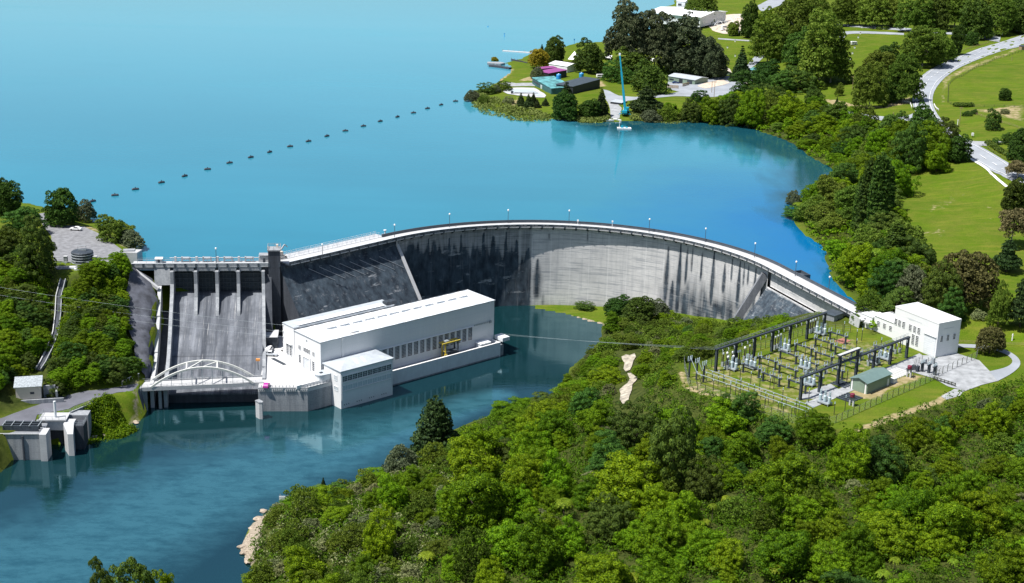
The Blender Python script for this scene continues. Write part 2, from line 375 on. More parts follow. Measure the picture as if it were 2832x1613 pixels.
cp(20, (1300, 1300), (1550, 1130)); cp(24, (1600, 1200), (1750, 1100)); cp(25.5, (1950, 1130), (2150, 1110)); cp(28, (2300, 1060), (2450, 1010))
cp(26, (1900, 1300), (2200, 1200)); cp(29, (2500, 1100), (2500, 1300)); cp(24, (1700, 1400)); cp(18, (1250, 1440)); cp(11, (900, 1440)); cp(6, (740, 1440))
cp(10, (760, 1700)); cp(20, (1300, 1800)); cp(28, (2000, 1800)); cp(32, (2700, 1800), (2800, 1300), (2900, 1000), (2900, 800)); cp(33, (2650, 950)); cp(40, (2900, 500))
# left bank
cp(34, (120, 600), (200, 600), (260, 640), (150, 655)); cp(37, (0, 560), (30, 600)); cp(36, (0, 640), (60, 650)); cp(33, (250, 690), (310, 665))
cp(33.4, (180, 690)); cp(34, (60, 690)); cp(28, (130, 740), (250, 730), (0, 740)); cp(21, (120, 820), (250, 820), (40, 830)); cp(13, (180, 930), (260, 920), (60, 930))
cp(28, (335, 720)); cp(20, (345, 800)); cp(12, (345, 900)); cp(8.5, (350, 960), (250, 985), (150, 1005), (20, 1050), (-100, 1090)); cp(11, (60, 975)); cp(33, (-200, 760)); cp(20, (-200, 930))
cp(5, (280, 1035), (320, 1020)); cp(40, (-300, 500)); cp(6, (340, 1560), (100, 1650), (-300, 1800))
ctrl = np.array(ctrl, float)
XYc, Zc = ctrl[:, :2], ctrl[:, 2]
_d = np.hypot(XYc[:, None, 0] - XYc[None, :, 0], XYc[:, None, 1] - XYc[None, :, 1])
n = len(ctrl); A = np.zeros((n + 1, n + 1)); A[:n, :n] = -_d - np.eye(n) * 0.4; A[:n, n] = 1; A[n, :n] = 1
sol = np.linalg.solve(A, np.r_[Zc, 0])
def rbf(X, Y):
    out = np.full(X.shape, sol[n])
    for i in range(n): out -= sol[i] * np.hypot(X - XYc[i, 0], Y - XYc[i, 1])
    return out
def vnoise(X, Y, s, seed):
    r = np.random.default_rng(seed); T = r.random((64, 64)); x = X / s; y = Y / s
    xi = np.floor(x).astype(int); yi = np.floor(y).astype(int); fx = x - xi; fy = y - yi; fx = fx * fx * (3 - 2 * fx); fy = fy * fy * (3 - 2 * fy)
    g = lambda a, b: T[a % 64, b % 64]
    return (g(xi, yi) * (1 - fx) + g(xi + 1, yi) * fx) * (1 - fy) + (g(xi, yi + 1) * (1 - fx) + g(xi + 1, yi + 1) * fx) * fy

plat = []      # (polygon, level, margin)
sub_poly = [xy(PZ(z5(*p), SUBZ)) for p in [(0, 655), (12, 500), (75, 425)]] + [(54, 404), (97, 444.5), (108, 446), (116, 444), (128, 446)] + \
    [xy(PZ(z5(*p), SUBZ)) for p in [(2060, 330), (2450, 340), (2620, 420), (2600, 560), (2400, 660), (2180, 720), (1320, 1010), (1120, 985), (860, 960), (280, 770), (60, 695)]]
plat.append((sub_poly, SUBZ, 9.0))
park_poly = [xy(PZ(z1(*p), PARKZ)) for p in [(175, 195), (215, 250), (240, 420), (262, 470), (420, 470), (545, 440), (600, 372), (480, 290), (400, 250), (320, 225), (215, 185)]]
plat.append((park_poly, PARKZ, 8.0))
road_poly = [xy(PZ(zd(*p), 8.5)) for p in [(-300, 400), (0, 255), (120, 210), (300, 148), (450, 98), (620, 58), (800, 36), (1045, -10), (1048, 50), (850, 75), (700, 118), (600, 170), (520, 200), (330, 370), (0, 395), (-300, 520)]]
plat.append((road_poly, 8.5, 4.0))

def height(X, Y, clamp=True):
    Z = rbf(X, Y) + (vnoise(X, Y, 9, 1) - 0.5) * 0.9 + (vnoise(X, Y, 27, 2) - 0.5) * 1.6
    lk = inpoly(X, Y, lake_poly); dl = dist_line(X, Y, lake_R + [(330, 2300)]); dl = np.minimum(dl, dist_line(X, Y, lake_L))
    far = np.clip((np.hypot(X - 60, Y - 500) - 900) / 700, 0, 1)
    Z = Z * (1 - far) + 52 * far
    Z = np.clip(Z, -6, 58)
    Z = np.where(lk, np.minimum(LAKE - 0.35 - 0.12 * np.minimum(dl, 40), Z), Z)
    axis = inpoly(X, Y, dam_line + [(150, 470), (700, 600), (900, 3000), (-3500, 3000), (-3500, 560), (-200, 500)])
    Z = np.where(~lk & axis, np.maximum(Z, LAKE + 0.15 + 0.05 * np.minimum(dl, 20)), Z)
    rv = inpoly(X, Y, riv_poly); dr = np.minimum(np.minimum(dist_line(X, Y, riv_R), dist_line(X, Y, riv_L)), dist_line(X, Y, riv_B))
    Z = np.where(rv, np.minimum(Z, -0.35 - 0.15 * np.minimum(dr, 30)), Z)
    Z = np.where(~rv & ~axis, np.maximum(Z, 0.25), Z)
    for poly, z, m in plat:
        ins = inpoly(X, Y, poly); dd = np.where(ins, 0, dist_line(X, Y, poly, True)); w = np.clip(1 - dd / m, 0, 1); w = w * w * (3 - 2 * w)
        w = np.where(rv | lk, 0, w); Z = Z * (1 - w) + z * w
    # pit under the spillway chute and its training walls
    su = (X - SPO[0]) * SPU[0] + (Y - SPO[1]) * SPU[1]; sv_ = (X - SPO[0]) * SPV[0] + (Y - SPO[1]) * SPV[1]
    ins = (su - 0.055 * sv_ > -5.2) & (su < 40) & (sv_ > -2) & (sv_ < 50)
    Z = np.where(ins, np.minimum(Z, np.clip(19 - sv_ * 0.5, -2, 30)), Z)
    ins = inpoly(X, Y, [(-82, 487), (-42, 526)] + [arc(TH0 + (TH1 - TH0) * i / 24) for i in range(9)] + [(5, 530), (0, 480), (-60, 430), (-85, 430)])
    Z = np.where(ins, np.minimum(Z, -0.5), Z)
    hills = np.clip((Y - 2200) / 900, 0, 1); Z = np.where(Y > 2200, 30 + 120 * hills * (0.5 + vnoise(X, Y, 420, 5)), Z)
    return Z
def axis_lines(*segs):
    out = []
    for a, b, s in segs: out += list(np.arange(a, b, s))
    return np.array(out)
gx = axis_lines((-3600, -400, 160), (-400, -240, 8), (-240, 300, 2), (300, 640, 4), (640, 1400, 40), (1400, 4200, 200))
gy = axis_lines((-300, 220, 26), (220, 270, 5), (270, 700, 2), (700, 1350, 4), (1350, 2300, 50), (2300, 4600, 200))
GX, GY = np.meshgrid(gx, gy); GZ = height(GX, GY)
nx, ny = len(gx), len(gy)
V = np.stack([GX.ravel(), GY.ravel(), GZ.ravel()], 1)
idx = np.arange(nx * ny).reshape(ny, nx)
Fq = np.stack([idx[:-1, :-1].ravel(), idx[:-1, 1:].ravel(), idx[1:, 1:].ravel(), idx[1:, :-1].ravel()], 1)

# what covers the ground where: grass by default; woodland floor, dry grass, soil and rock inside surveyed outlines
cov = np.zeros((len(V), 3))            # r: woodland floor, g: dry or bare soil, b: rock
def cover(ch, val, poly, soft=3.0):
    X, Y = V[:, 0], V[:, 1]
    ins = inpoly(X, Y, poly); dd = dist_line(X, Y, poly, True)
    w = np.clip(0.5 + np.where(ins, dd, -dd) / (2 * soft), 0, 1) * val; cov[:, ch] = np.maximum(cov[:, ch], w)
def wp(f, z, *pts): return [xy(PZ(f(*p), z)) for p in pts]
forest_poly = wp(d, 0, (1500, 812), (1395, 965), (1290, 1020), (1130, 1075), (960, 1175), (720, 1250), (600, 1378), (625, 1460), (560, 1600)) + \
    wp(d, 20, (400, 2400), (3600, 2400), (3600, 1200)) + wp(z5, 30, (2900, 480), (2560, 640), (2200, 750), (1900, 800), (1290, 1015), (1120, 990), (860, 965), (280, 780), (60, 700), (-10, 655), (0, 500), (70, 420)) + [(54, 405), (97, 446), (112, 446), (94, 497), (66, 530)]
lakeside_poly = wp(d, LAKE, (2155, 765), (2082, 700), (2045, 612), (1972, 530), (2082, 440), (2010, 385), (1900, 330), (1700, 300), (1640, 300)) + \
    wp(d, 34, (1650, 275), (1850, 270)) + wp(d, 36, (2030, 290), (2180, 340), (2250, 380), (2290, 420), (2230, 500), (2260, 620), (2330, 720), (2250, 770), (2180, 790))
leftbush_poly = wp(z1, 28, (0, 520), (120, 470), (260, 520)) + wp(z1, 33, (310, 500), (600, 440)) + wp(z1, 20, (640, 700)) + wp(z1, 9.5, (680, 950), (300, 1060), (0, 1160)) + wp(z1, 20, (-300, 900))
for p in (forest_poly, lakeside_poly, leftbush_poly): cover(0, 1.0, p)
cover(1, 0.9, wp(z7, 40, (760, 745), (900, 770), (1050, 830), (1250, 850), (1440, 800), (1440, 850), (1240, 870), (1050, 850), (850, 800)), 1.5)
cover(1, 0.55, wp(z7, 39, (690, 900), (760, 880), (800, 920), (740, 960)), 4)
cover(1, 0.5, wp(z7, 45, (1680, 600), (1850, 520), (2100, 440), (2330, 370), (2330, 400), (2100, 480), (1800, 600), (1720, 720), (1740, 800), (1680, 800)), 3)
cover(1, 0.6, wp(z7, 45.5, (1900, 850), (2330, 830), (2330, 990), (2150, 930)), 4)
cover(1, 0.40, wp(z5, 30, (40, 560), (900, 350), (1100, 250), (1750, 430), (900, 830), (860, 930), (60, 680)), 2)
cover(1, 0.95, wp(z5, 30, (-10, 560), (30, 550), (60, 660), (290, 745), (290, 760), (40, 690)), 1.0)
cover(1, 0.95, wp(z5, 30, (1290, 990), (1560, 880), (1900, 770), (2010, 700), (2060, 730), (1900, 810), (1600, 910), (1310, 1015)), 1.2)
cover(1, 0.8, wp(z5, 30, (1240, 730), (1330, 760), (1480, 760), (1560, 690), (1830, 600), (1760, 570), (1500, 640), (1300, 690)), 1.5)
cover(1, 0.85, wp(z6, 32.5, (470, 690), (600, 655), (690, 680), (620, 695)), 1.5)
cover(1, 0.9, wp(z6, 31.2, (300, 700), (380, 640), (400, 590), (440, 585), (410, 640), (330, 700)), 2)
cover(1, 0.8, wp(z6, 32.5, (400, 880), (470, 850), (480, 890), (420, 910)), 1.5)
cover(1, 0.85, wp(z6, 33, (1130, 690), (1210, 690), (1240, 740), (1170, 740)), 3)
cover(1, 0.8, wp(z6, 32, (1250, 900), (1330, 920), (1350, 1010), (1280, 1010)), 2)
cover(1, 0.6, wp(z1, 34, (380, 260), (480, 290), (600, 370), (620, 340), (470, 240)), 2)
cover(2, 1.0, wp(zc, 0.5, (150, 1230), (170, 1160), (230, 1080), (280, 960), (400, 890), (440, 920), (340, 1010), (330, 1100), (310, 1250), (250, 1330), (170, 1310)), 1.2)
cover(2, 0.9, wp(zd, 0.5, (585, 430), (600, 385), (700, 370), (860, 330), (1000, 265), (1035, 265), (1035, 310), (880, 370), (700, 420)), 1.2)
cover(2, 0.9, wp(z4, 1, (800, 565), (960, 590), (1160, 640), (1150, 655), (950, 612), (800, 585)), 1.2)
cover(2, 0.6, wp(zd, 4, (590, 380), (640, 200), (700, 180), (720, 300), (880, 320), (1030, 260), (1030, 60), (960, 70), (940, 230), (800, 300)), 2)

cover(0, 0.9, wp(zd, 4, (-200, 380), (60, 380), (120, 560), (0, 680), (-200, 700)), 1.2)
cover(1, 0.42, wp(z8, 40, (1110, 480), (1300, 420), (1400, 375), (1470, 285), (1505, 300), (1450, 390), (1350, 470), (1200, 525)), 5); cover(1, 0.36, wp(z8, 38, (1030, 640), (1250, 610), (1400, 660), (1250, 720), (1080, 700)), 6); cover(1, 0.4, wp(z8, 41, (1560, 500), (1620, 440), (1640, 560), (1600, 700), (1560, 640)), 5)
k = NT('ground cover'); v = k.coord('Object', (1, 1, 1)); a = k.attr('cover')
sp = k.n('SeparateColor'); k.l(a.outputs['Color'], sp.inputs[0])
n1 = k.noise(v, 0.035, 5, 0.65); n2 = k.noise(v, 0.4, 4, 0.6); n3 = k.noise(v, 2.2, 3, 0.7)
vst = k.coord('Object', (0.25, 1.6, 1)); n4 = k.noise(vst, 0.22, 4, 0.6)
g1 = k.mix(k.ramp(n1, (0.38, 0.0), (0.62, 1.0)), (0.060, 0.115, 0.004), (0.098, 0.155, 0.007))
n6 = k.noise(v, 0.09, 6, 0.75); g1 = k.mix(k.ramp(n6, (0.40, 0.0), (0.66, 0.9)), g1, (0.125, 0.14, 0.02)); g1 = k.mix(k.ramp(n3, (0.42, 0.0), (0.72, 0.75)), g1, (0.038, 0.075, 0.004))
g1 = k.mix(k.ramp(n2, (0.4, 0.0), (0.75, 0.55)), g1, (0.055, 0.10, 0.004))
g1 = k.mix(k.ramp(n4, (0.5, 0.0), (0.72, 0.45)), g1, (0.19, 0.18, 0.03))
dry = k.mix(k.ramp(n2, (0.3, 0.0), (0.7, 1.0)), (0.20, 0.17, 0.07), (0.36, 0.29, 0.18))
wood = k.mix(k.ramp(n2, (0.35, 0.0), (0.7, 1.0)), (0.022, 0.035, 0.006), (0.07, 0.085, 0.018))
rock = k.mix(k.ramp(n3, (0.3, 0.0), (0.7, 1.0)), (0.15, 0.125, 0.095), (0.42, 0.36, 0.285))
rg = k.math('ADD', k.math('SUBTRACT', n2, 0.5), sp.outputs[1]); dm = k.ramp(rg, (0.35, 0.0), (0.65, 1.0))
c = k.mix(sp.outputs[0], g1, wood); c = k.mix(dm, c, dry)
rb = k.math('ADD', k.math('MULTIPLY', k.math('SUBTRACT', n2, 0.5), 0.8), sp.outputs[2]); c = k.mix(k.ramp(rb, (0.4, 0.0), (0.6, 1.0)), c, rock)
k.l(c, k.b.inputs['Base Color']); k.b.inputs['Roughness'].default_value = 0.95; k.b.inputs['Specular IOR Level'].default_value = 0.1
k.bump(n3, 0.6, 0.25)
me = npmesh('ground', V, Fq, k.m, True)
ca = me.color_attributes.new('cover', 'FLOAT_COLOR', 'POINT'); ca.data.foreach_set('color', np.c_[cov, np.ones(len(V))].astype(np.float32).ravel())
ground = bpy.data.objects.new('ground', me); COL.objects.link(ground); tag(ground, 'grassy and wooded banks and park land round the lake and river', None, None, 'structure')
core = (V[Fq[:, 0], 0] > -420) & (V[Fq[:, 2], 0] < 1500) & (V[Fq[:, 0], 1] > -310) & (V[Fq[:, 2], 1] < 1600)
BVH = BVHTree.FromPolygons([tuple(p) for p in V], [tuple(int(q) for q in f) for f in Fq[core]])
def gz(x, y):
    h = BVH.ray_cast(Vector((x, y, 400)), Vector((0, 0, -1)))[0]
    return h.z if h else 30.0
def G(p):                                  # reading on the photograph -> point on the ground
    h = BVH.ray_cast(Vector((0, 0, CAMZ)), Vector(ray(p)).normalized())[0]
    return h if h else PZ(p, 34)

# ------------------------------------------------------------------ water
def grow(poly, m):
    n = len(poly); ar = sum(poly[i][0] * poly[(i + 1) % n][1] - poly[(i + 1) % n][0] * poly[i][1] for i in range(n)); sg = 1 if ar > 0 else -1
    out = []
    for i in range(n):
        a = Vector(poly[i - 1]); b = Vector(poly[i]); c = Vector(poly[(i + 1) % n])
        nn = Vector((0, 0))
        for e in (b - a, c - b):
            if e.length > 1e-6: e = e.normalized(); nn += Vector((e.y, -e.x)) * sg
        if nn.length > 1e-6: nn.normalize()
        out.append(tuple(b + nn * m))
    return out
def flat_poly(name, poly, z, mat, step=0, drape=False):
    pts = [Vector((p[0], p[1])) for p in poly]
    edges = [(i, (i + 1) % len(pts)) for i in range(len(pts))]
    if step:
        ring = []
        for i in range(len(pts)):
            a, b = pts[i], pts[(i + 1) % len(pts)]; m = max(1, int((b - a).length / step))
            ring += [a.lerp(b, q / m) for q in range(m)]
        pts = ring; edges = [(i, (i + 1) % len(pts)) for i in range(len(pts))]
        xs = [p.x for p in pts]; ys = [p.y for p in pts]
        X, Y = np.meshgrid(np.arange(min(xs), max(xs), step), np.arange(min(ys), max(ys), step)); X = X.ravel(); Y = Y.ravel()
        pl = [(p.x, p.y) for p in pts]; ok = inpoly(X, Y, pl) & (dist_line(X, Y, pl, True) > step * 0.4)
        pts = pts + [Vector((x, y)) for x, y in zip(X[ok], Y[ok])]
    r = delaunay_2d_cdt(pts, edges, [list(range(len(edges)))], 1, 1e-4)
    vs = [(p.x, p.y, (gz(p.x, p.y) + z) if drape else z) for p in r[0]]
    m = MB(); m.v = vs; m.f = [tuple(f) for f in r[2]]
    o = m.build(name, mat, None, drape, 0, False)
    bm = bmesh.new(); bm.from_mesh(o.data)
    for f in bm.faces:
        if f.normal.z < 0: f.normal_flip()
    bm.to_mesh(o.data); bm.free()
    return o
def water_mat(name, deep, pale, rough, wave, bumpd, spec, ior=1.5):
    k = NT(name); v = k.coord('Object', (1, 1, 1)); vw = k.coord('Object', (0.35, 1.0, 1))
    f = k.noise(v, 0.006, 4, 0.55); w1 = k.noise(vw, wave, 5, 0.62)
    c = k.mix(k.ramp(f, (0.35, 0.0), (0.68, 1.0)), deep, pale)
    k.l(c, k.b.inputs['Base Color']); k.b.inputs['IOR'].default_value = ior; k.b.inputs['Specular Tint'].default_value = (0.3, 0.8, 1.0, 1); k.b.inputs['Specular IOR Level'].default_value = spec
    k.b.inputs['Roughness'].default_value = rough
    k.bump(w1, bumpd, 0.5)
    return k
kl = water_mat('lake water', (0.014, 0.155, 0.235), (0.022, 0.19, 0.28), 0.06, 0.35, 0.05, 1.0)
# paler base colour farther out, roughness broken into random wind patches
v = kl.coord('Object'); sx = kl.n('SeparateXYZ'); kl.l(v, sx.inputs[0])
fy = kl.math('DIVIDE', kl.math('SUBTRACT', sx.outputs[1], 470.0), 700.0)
base = kl.b.inputs['Base Color'].links[0].from_socket
wp_ = kl.noise(kl.coord('Object', (0.25, 1.0, 1.0)), 0.011, 5, 0.6); kl.l(kl.ramp(wp_, (0.4, 0.03), (0.65, 0.16)), kl.b.inputs['Roughness']); base = kl.mix(kl.ramp(wp_, (0.38, 0.35), (0.62, 0.0)), base, (0.012, 0.11, 0.17))
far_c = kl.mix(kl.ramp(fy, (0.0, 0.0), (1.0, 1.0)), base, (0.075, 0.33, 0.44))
cx = kl.math('SUBTRACT', sx.outputs[0], 118.0); cy = kl.math('SUBTRACT', sx.outputs[1], 545.0)
dd = kl.math('SQRT', kl.math('ADD', kl.math('MULTIPLY', cx, cx), kl.math('MULTIPLY', kl.math('MULTIPLY', cy, cy), 0.35)))
wob = kl.math('ADD', dd, kl.math('MULTIPLY', kl.math('SUBTRACT', kl.noise(v, 0.03, 4, 0.6), 0.5), 55.0))
kl.l(kl.mix(kl.ramp(kl.math('DIVIDE', wob, 100.0), (0.12, 1.0), (0.95, 0.0)), far_c, (0.0, 0.125, 0.32)), kl.b.inputs['Base Color'])  # deep blue patch by the dam: reflected sky put into the base colour
_gp = grow(lake_poly, 4.0); _gp[-len(dam_line):] = [tuple(p) for p in dam_line]
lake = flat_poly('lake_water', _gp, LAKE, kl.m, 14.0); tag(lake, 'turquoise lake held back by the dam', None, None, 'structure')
kr = water_mat('river water', (0.003, 0.018, 0.024), (0.006, 0.034, 0.038), 0.03, 0.5, 0.05, 1.0, 1.8)
# reflected sky painted paler down mid-river, fading into the dark base by the banks
v = kr.coord('Object'); fl_ = kr.attr('sky_refl'); b0_ = kr.b.inputs['Base Color'].links[0].from_socket
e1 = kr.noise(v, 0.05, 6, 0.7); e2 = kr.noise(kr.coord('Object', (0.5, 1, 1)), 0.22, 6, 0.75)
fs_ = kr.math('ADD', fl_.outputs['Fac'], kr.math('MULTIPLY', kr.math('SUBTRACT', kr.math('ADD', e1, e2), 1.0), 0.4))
sky_c = kr.mix(kr.ramp(e2, (0.36, 1.0), (0.56, 0.0)), (0.026, 0.098, 0.126), (0.012, 0.060, 0.080))
kr.l(kr.mix(kr.ramp(fs_, (0.2, 0.0), (0.8, 1.0)), b0_, sky_c), kr.b.inputs['Base Color'])
def attr_on(o, name, fn):
    n_ = len(o.data.vertices); c_ = np.empty(n_ * 3, np.float32); o.data.vertices.foreach_get('co', c_); c_ = c_.reshape(-1, 3).astype(float)
    a_ = o.data.attributes.new(name, 'FLOAT', 'POINT'); a_.data.foreach_set('value', fn(c_[:, 0], c_[:, 1]).astype(np.float32))
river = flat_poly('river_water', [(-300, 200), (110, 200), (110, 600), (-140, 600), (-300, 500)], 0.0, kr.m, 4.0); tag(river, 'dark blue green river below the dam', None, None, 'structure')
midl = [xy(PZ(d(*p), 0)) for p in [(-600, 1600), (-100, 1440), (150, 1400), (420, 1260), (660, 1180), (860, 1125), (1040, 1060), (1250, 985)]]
attr_on(river, 'sky_refl', lambda X, Y: np.clip(1.05 - dist_line(X, Y, midl) / np.interp(X, [-80, -40, -10, 30], [40, 20, 9, 5]), 0, 1))
v = kl.coord('Object'); at_ = kl.attr('tree_refl'); b0_ = kl.b.inputs['Base Color'].links[0].from_socket
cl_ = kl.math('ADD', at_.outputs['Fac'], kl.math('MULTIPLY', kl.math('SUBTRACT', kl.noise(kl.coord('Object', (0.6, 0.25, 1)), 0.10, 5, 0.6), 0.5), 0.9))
kl.l(kl.mix(kl.ramp(cl_, (0.2, 0.0), (0.7, 0.95)), b0_, (0.006, 0.055, 0.078)), kl.b.inputs['Base Color'])  # dark tree reflections along the shore painted into the base colour
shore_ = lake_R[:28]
attr_on(lake, 'tree_refl', lambda X, Y: np.clip(1 - dist_line(X, Y, shore_) / np.interp(Y, [450, 560, 640, 800], [5, 8, 26, 80]), 0, 1) * (1 - np.clip((Y - 820) / 60, 0, 1)) * np.clip((X - 10) / 45, 0, 1))

# ------------------------------------------------------------------ roads and surfaces
def resample(pts, n):
    P = [Vector(p) for p in pts]; L = [0]
    for i in range(1, len(P)): L.append(L[-1] + (P[i] - P[i - 1]).length)
    out = []
    for k in range(n):
        t = L[-1] * k / (n - 1); i = 1
        while i < len(P) - 1 and L[i] < t: i += 1
        out.append(P[i - 1].lerp(P[i], (t - L[i - 1]) / max(1e-6, L[i] - L[i - 1])))
    return out
def smooth(pts, it=2):
    for _ in range(it):
        q = [pts[0]]
        for a, b in zip(pts[:-1], pts[1:]): q += [tuple(a[i] * 0.75 + b[i] * 0.25 for i in range(len(a))), tuple(a[i] * 0.25 + b[i] * 0.75 for i in range(len(a)))]
        pts = q + [pts[-1]]
    return pts
def ribbon(name, f, left, right, mat, lift=0.14, step=2.5, across=4):
    L = [G(f(*p)) for p in smooth(left)]; R = [G(f(*p)) for p in smooth(right)]
    n = max(4, int(sum((L[i + 1] - L[i]).length for i in range(len(L) - 1)) / step)); L = resample(L, n); R = resample(R, n)
    m = MB()
    for a, b in zip(L, R):
        for j in range(across + 1):
            p = a.lerp(b, j / across); m.v.append((p.x, p.y, gz(p.x, p.y) + lift))
    w = across + 1
    for i in range(n - 1):
        for j in range(across): m.f.append((i * w + j, i * w + j + 1, (i + 1) * w + j + 1, (i + 1) * w + j))
    o = m.build(name, mat, None, True); tag(o, None, None, None, 'structure')
    o['cl'] = 0; del o['cl']
    return o, L, R
def stripes(name, L, R, t, w, dash, gap, mat, lift=0.42, t0=0.0, t1=1.0):
    C = resample([a.lerp(b, t) for a, b in zip(L, R)], max(10, int(len(L) * 2.5))); m = MB(); acc = 0.0; N = len(C)
    for i in range(int(N * t0), int(N * t1) - 1):
        a, b = C[i], C[i + 1]; s = (b - a).length
        if gap == 0 or acc % (dash + gap) < dash:
            u = Vector(((b - a).y, -(b - a).x, 0)).normalized() * w / 2
            m.add([(q.x, q.y, gz(q.x, q.y) + lift) for q in (a - u, a + u, b + u, b - u)], [(0, 1, 2, 3)])
        acc += s
    o = m.build(name, mat); return tag(o, None, None, None, 'structure')
road, RL, RR = ribbon('main_road', z7, [(2420, 240), (2330, 268), (2140, 332), (1990, 374), (1850, 427), (1720, 482), (1620, 532), (1545, 580), (1498, 645), (1472, 720), (1462, 780), (1475, 845), (1530, 930), (1630, 1035), (1760, 1140), (1900, 1226), (2050, 1312), (2230, 1402), (2420, 1490)],
    [(2420, 330), (2330, 358), (2200, 383), (2050, 432), (1900, 492), (1780, 552), (1700, 617), (1642, 690), (1619, 760), (1626, 830), (1690, 935), (1780, 1010), (1895, 1090), (2010, 1145), (2130, 1215), (2250, 1290), (2450, 1400)], 'asphalt', 0.16)
tag(road, 'grey two lane road curving past the paddocks on the right')
stripes('centre_line', RL, RR, 0.46, 0.26, 5, 7, 'white_paint'); stripes('edge_line', RL, RR, 0.13, 0.2, 1, 0, 'white_paint'); stripes('edge_line', RL, RR, 0.84, 0.2, 1, 0, 'white_paint')
tag(ribbon('side_road', z7, [(860, 186), (1100, 200), (1400, 216), (1700, 246), (1870, 262), (2150, 285)], [(860, 202), (1100, 217), (1400, 240), (1700, 264), (1860, 277), (2140, 328)], 'asphalt')[0], 'road running under the row of big park trees')
tag(ribbon('park_drive', z7, [(875, 335), (885, 262), (950, 241), (1150, 244), (1400, 258)], [(925, 347), (942, 277), (975, 262), (1150, 262), (1400, 273)], 'asphalt')[0], 'hooked camp drive ending on the lawn')
tag(ribbon('lake_road', z7, [(755, 797), (900, 838), (1050, 878), (1240, 908), (1420, 903), (1475, 878)], [(735, 823), (870, 862), (1050, 905), (1200, 934), (1320, 942), (1500, 935)], 'asphalt')[0], 'narrow road dropping from the curve to the lake')
tag(ribbon('camp_road', z7, [(183, 512), (240, 440), (320, 370)], [(200, 545), (280, 478), (350, 410)], 'asphalt')[0], 'pale drive beside the dark conifer')
tag(ribbon('upper_road', z7, [(255, 52), (330, 10), (400, -20)], [(310, 102), (400, 55), (520, 18)], 'asphalt')[0], 'drive at the top by the blue car')
tag(ribbon('park_path', z7, [(-40, 296), (80, 305), (235, 314)], [(-40, 306), (80, 315), (235, 324)], 'gravel_light')[0], 'pale footpath across the upper lawn')
tag(ribbon('footpath', z7, [(1893, 1228), (1970, 1272), (2035, 1312), (2080, 1365), (2185, 1452)], [(1905, 1222), (1990, 1264), (2052, 1308), (2100, 1360), (2205, 1445)], 'white_paint', 0.22, 2.5, 2)[0], 'white concrete path beside the right hand road')
tag(ribbon('farm_drive', z7, [(1895, 1092), (2000, 1098), (2100, 1098), (2200, 1092)], [(1960, 1122), (2010, 1140), (2080, 1118), (2200, 1104)], 'gravel_light')[0], 'gravel farm drive joining the road')
def area(name, f, z, pts, mat, label, lift=0.12, step=2.5):
    o = flat_poly(name, wp(f, z, *pts), lift, mat, step, True); tag(o, label, None, None, 'structure'); return o
area('depot_yard', z6, 33, [(1210, 785), (1265, 800), (1345, 832), (1490, 850), (1720, 828), (1870, 800), (1760, 770), (1770, 700), (1990, 690), (2260, 685), (2450, 690), (2480, 720), (2360, 830), (2090, 850), (1900, 835), (1700, 852), (1480, 872), (1310, 880), (1240, 860)], 'asphalt', 'grey sealed yard between the sheds and the lake')
area('sand_patch', z6, 33.6, [(2020, 750), (2110, 715), (2250, 700), (2300, 735), (2240, 755), (2090, 768)], 'sand', 'pale sandy patch in the sealed yard', 0.2)
area('crane_track', z6, 32, [(1225, 860), (1300, 880), (1370, 950), (1350, 1010), (1280, 1010), (1260, 920)], 'gravel_light', 'gravel track down to the crane')
area('peninsula_track', z6, 32, [(300, 708), (400, 700), (460, 725), (640, 720), (650, 745), (480, 748), (400, 745)], 'gravel_light', 'gravel track along the peninsula shore')
area('carpark', z1, PARKZ, [(180, 195), (205, 250), (245, 300), (258, 420), (530, 440), (545, 410), (592, 372), (480, 292), (400, 255), (330, 250), (240, 250), (215, 190)], 'gravel', 'grey gravel car park beside the lake', 0.15)
area('carpark_lane', z1, PARKZ, [(262, 445), (400, 442), (415, 458), (262, 462)], 'gravel', 'narrow gravel lane below the round tank', 0.15)
area('bank_road', zd, 8.5, [(-60, 290), (0, 262), (120, 215), (300, 152), (450, 102), (620, 62), (800, 40), (1000, 5), (1040, 2), (1042, 46), (850, 70), (700, 108), (540, 168), (500, 190), (270, 232), (250, 290), (30, 300), (-60, 345)], 'asphalt_dark', 'dark sealed road along the left bank to the bridge', 0.12, 1.5)
gsl = [xy(G(z2(*p))) for p in [(85, 395), (60, 520), (30, 650), (40, 780), (95, 900), (110, 1020), (130, 1085)]]
def _w2(u, v_): uu = u + .055 * max(0, v_); return (SPO[0] + SPU[0] * uu + SPV[0] * v_, SPO[1] + SPU[1] * uu + SPV[1] * v_)
gsl += [_w2(-5.3, v_) for v_ in (48, 36, 26, 16, 8, 2)] + [_w2(-10, 1.0)]
o = flat_poly('gravel_slope', gsl, 1.1, 'gravel_dark', 1.8, True); tag(o, 'dark gravel slope left of the spillway', None, None, 'structure')
area('substation_road', z5, SUBZ, [(925, 795), (1180, 690), (1500, 545), (1780, 425), (1830, 455), (1560, 580), (1240, 720), (990, 830)], 'gravel_light', 'pale concrete road along the front of the switchyard', 0.1)
area('gravel_yard', z5, SUBZ, [(1790, 440), (1850, 440), (1900, 462), (2025, 415), (2225, 478), (2370, 628), (2240, 660), (2120, 705), (1990, 670), (1890, 612), (1780, 580), (1700, 555), (1620, 540)], 'gravel_light', 'grey gravel yard beside the tall white building', 0.12)
area('lower_gravel', z5, SUBZ, [(2040, 690), (2120, 700), (2080, 740), (1980, 770), (1940, 745)], 'gravel_light', 'gravel patch at the yard entrance')
tag(ribbon('ring_drive', z5, [(2040, 356), (2200, 358), (2360, 375), (2490, 430), (2545, 500), (2480, 570), (2360, 632)], [(2040, 380), (2200, 385), (2350, 402), (2450, 445), (2480, 490), (2430, 530), (2300, 560)], 'asphalt', 0.15)[0], 'curved drive looping round the maroon tree')
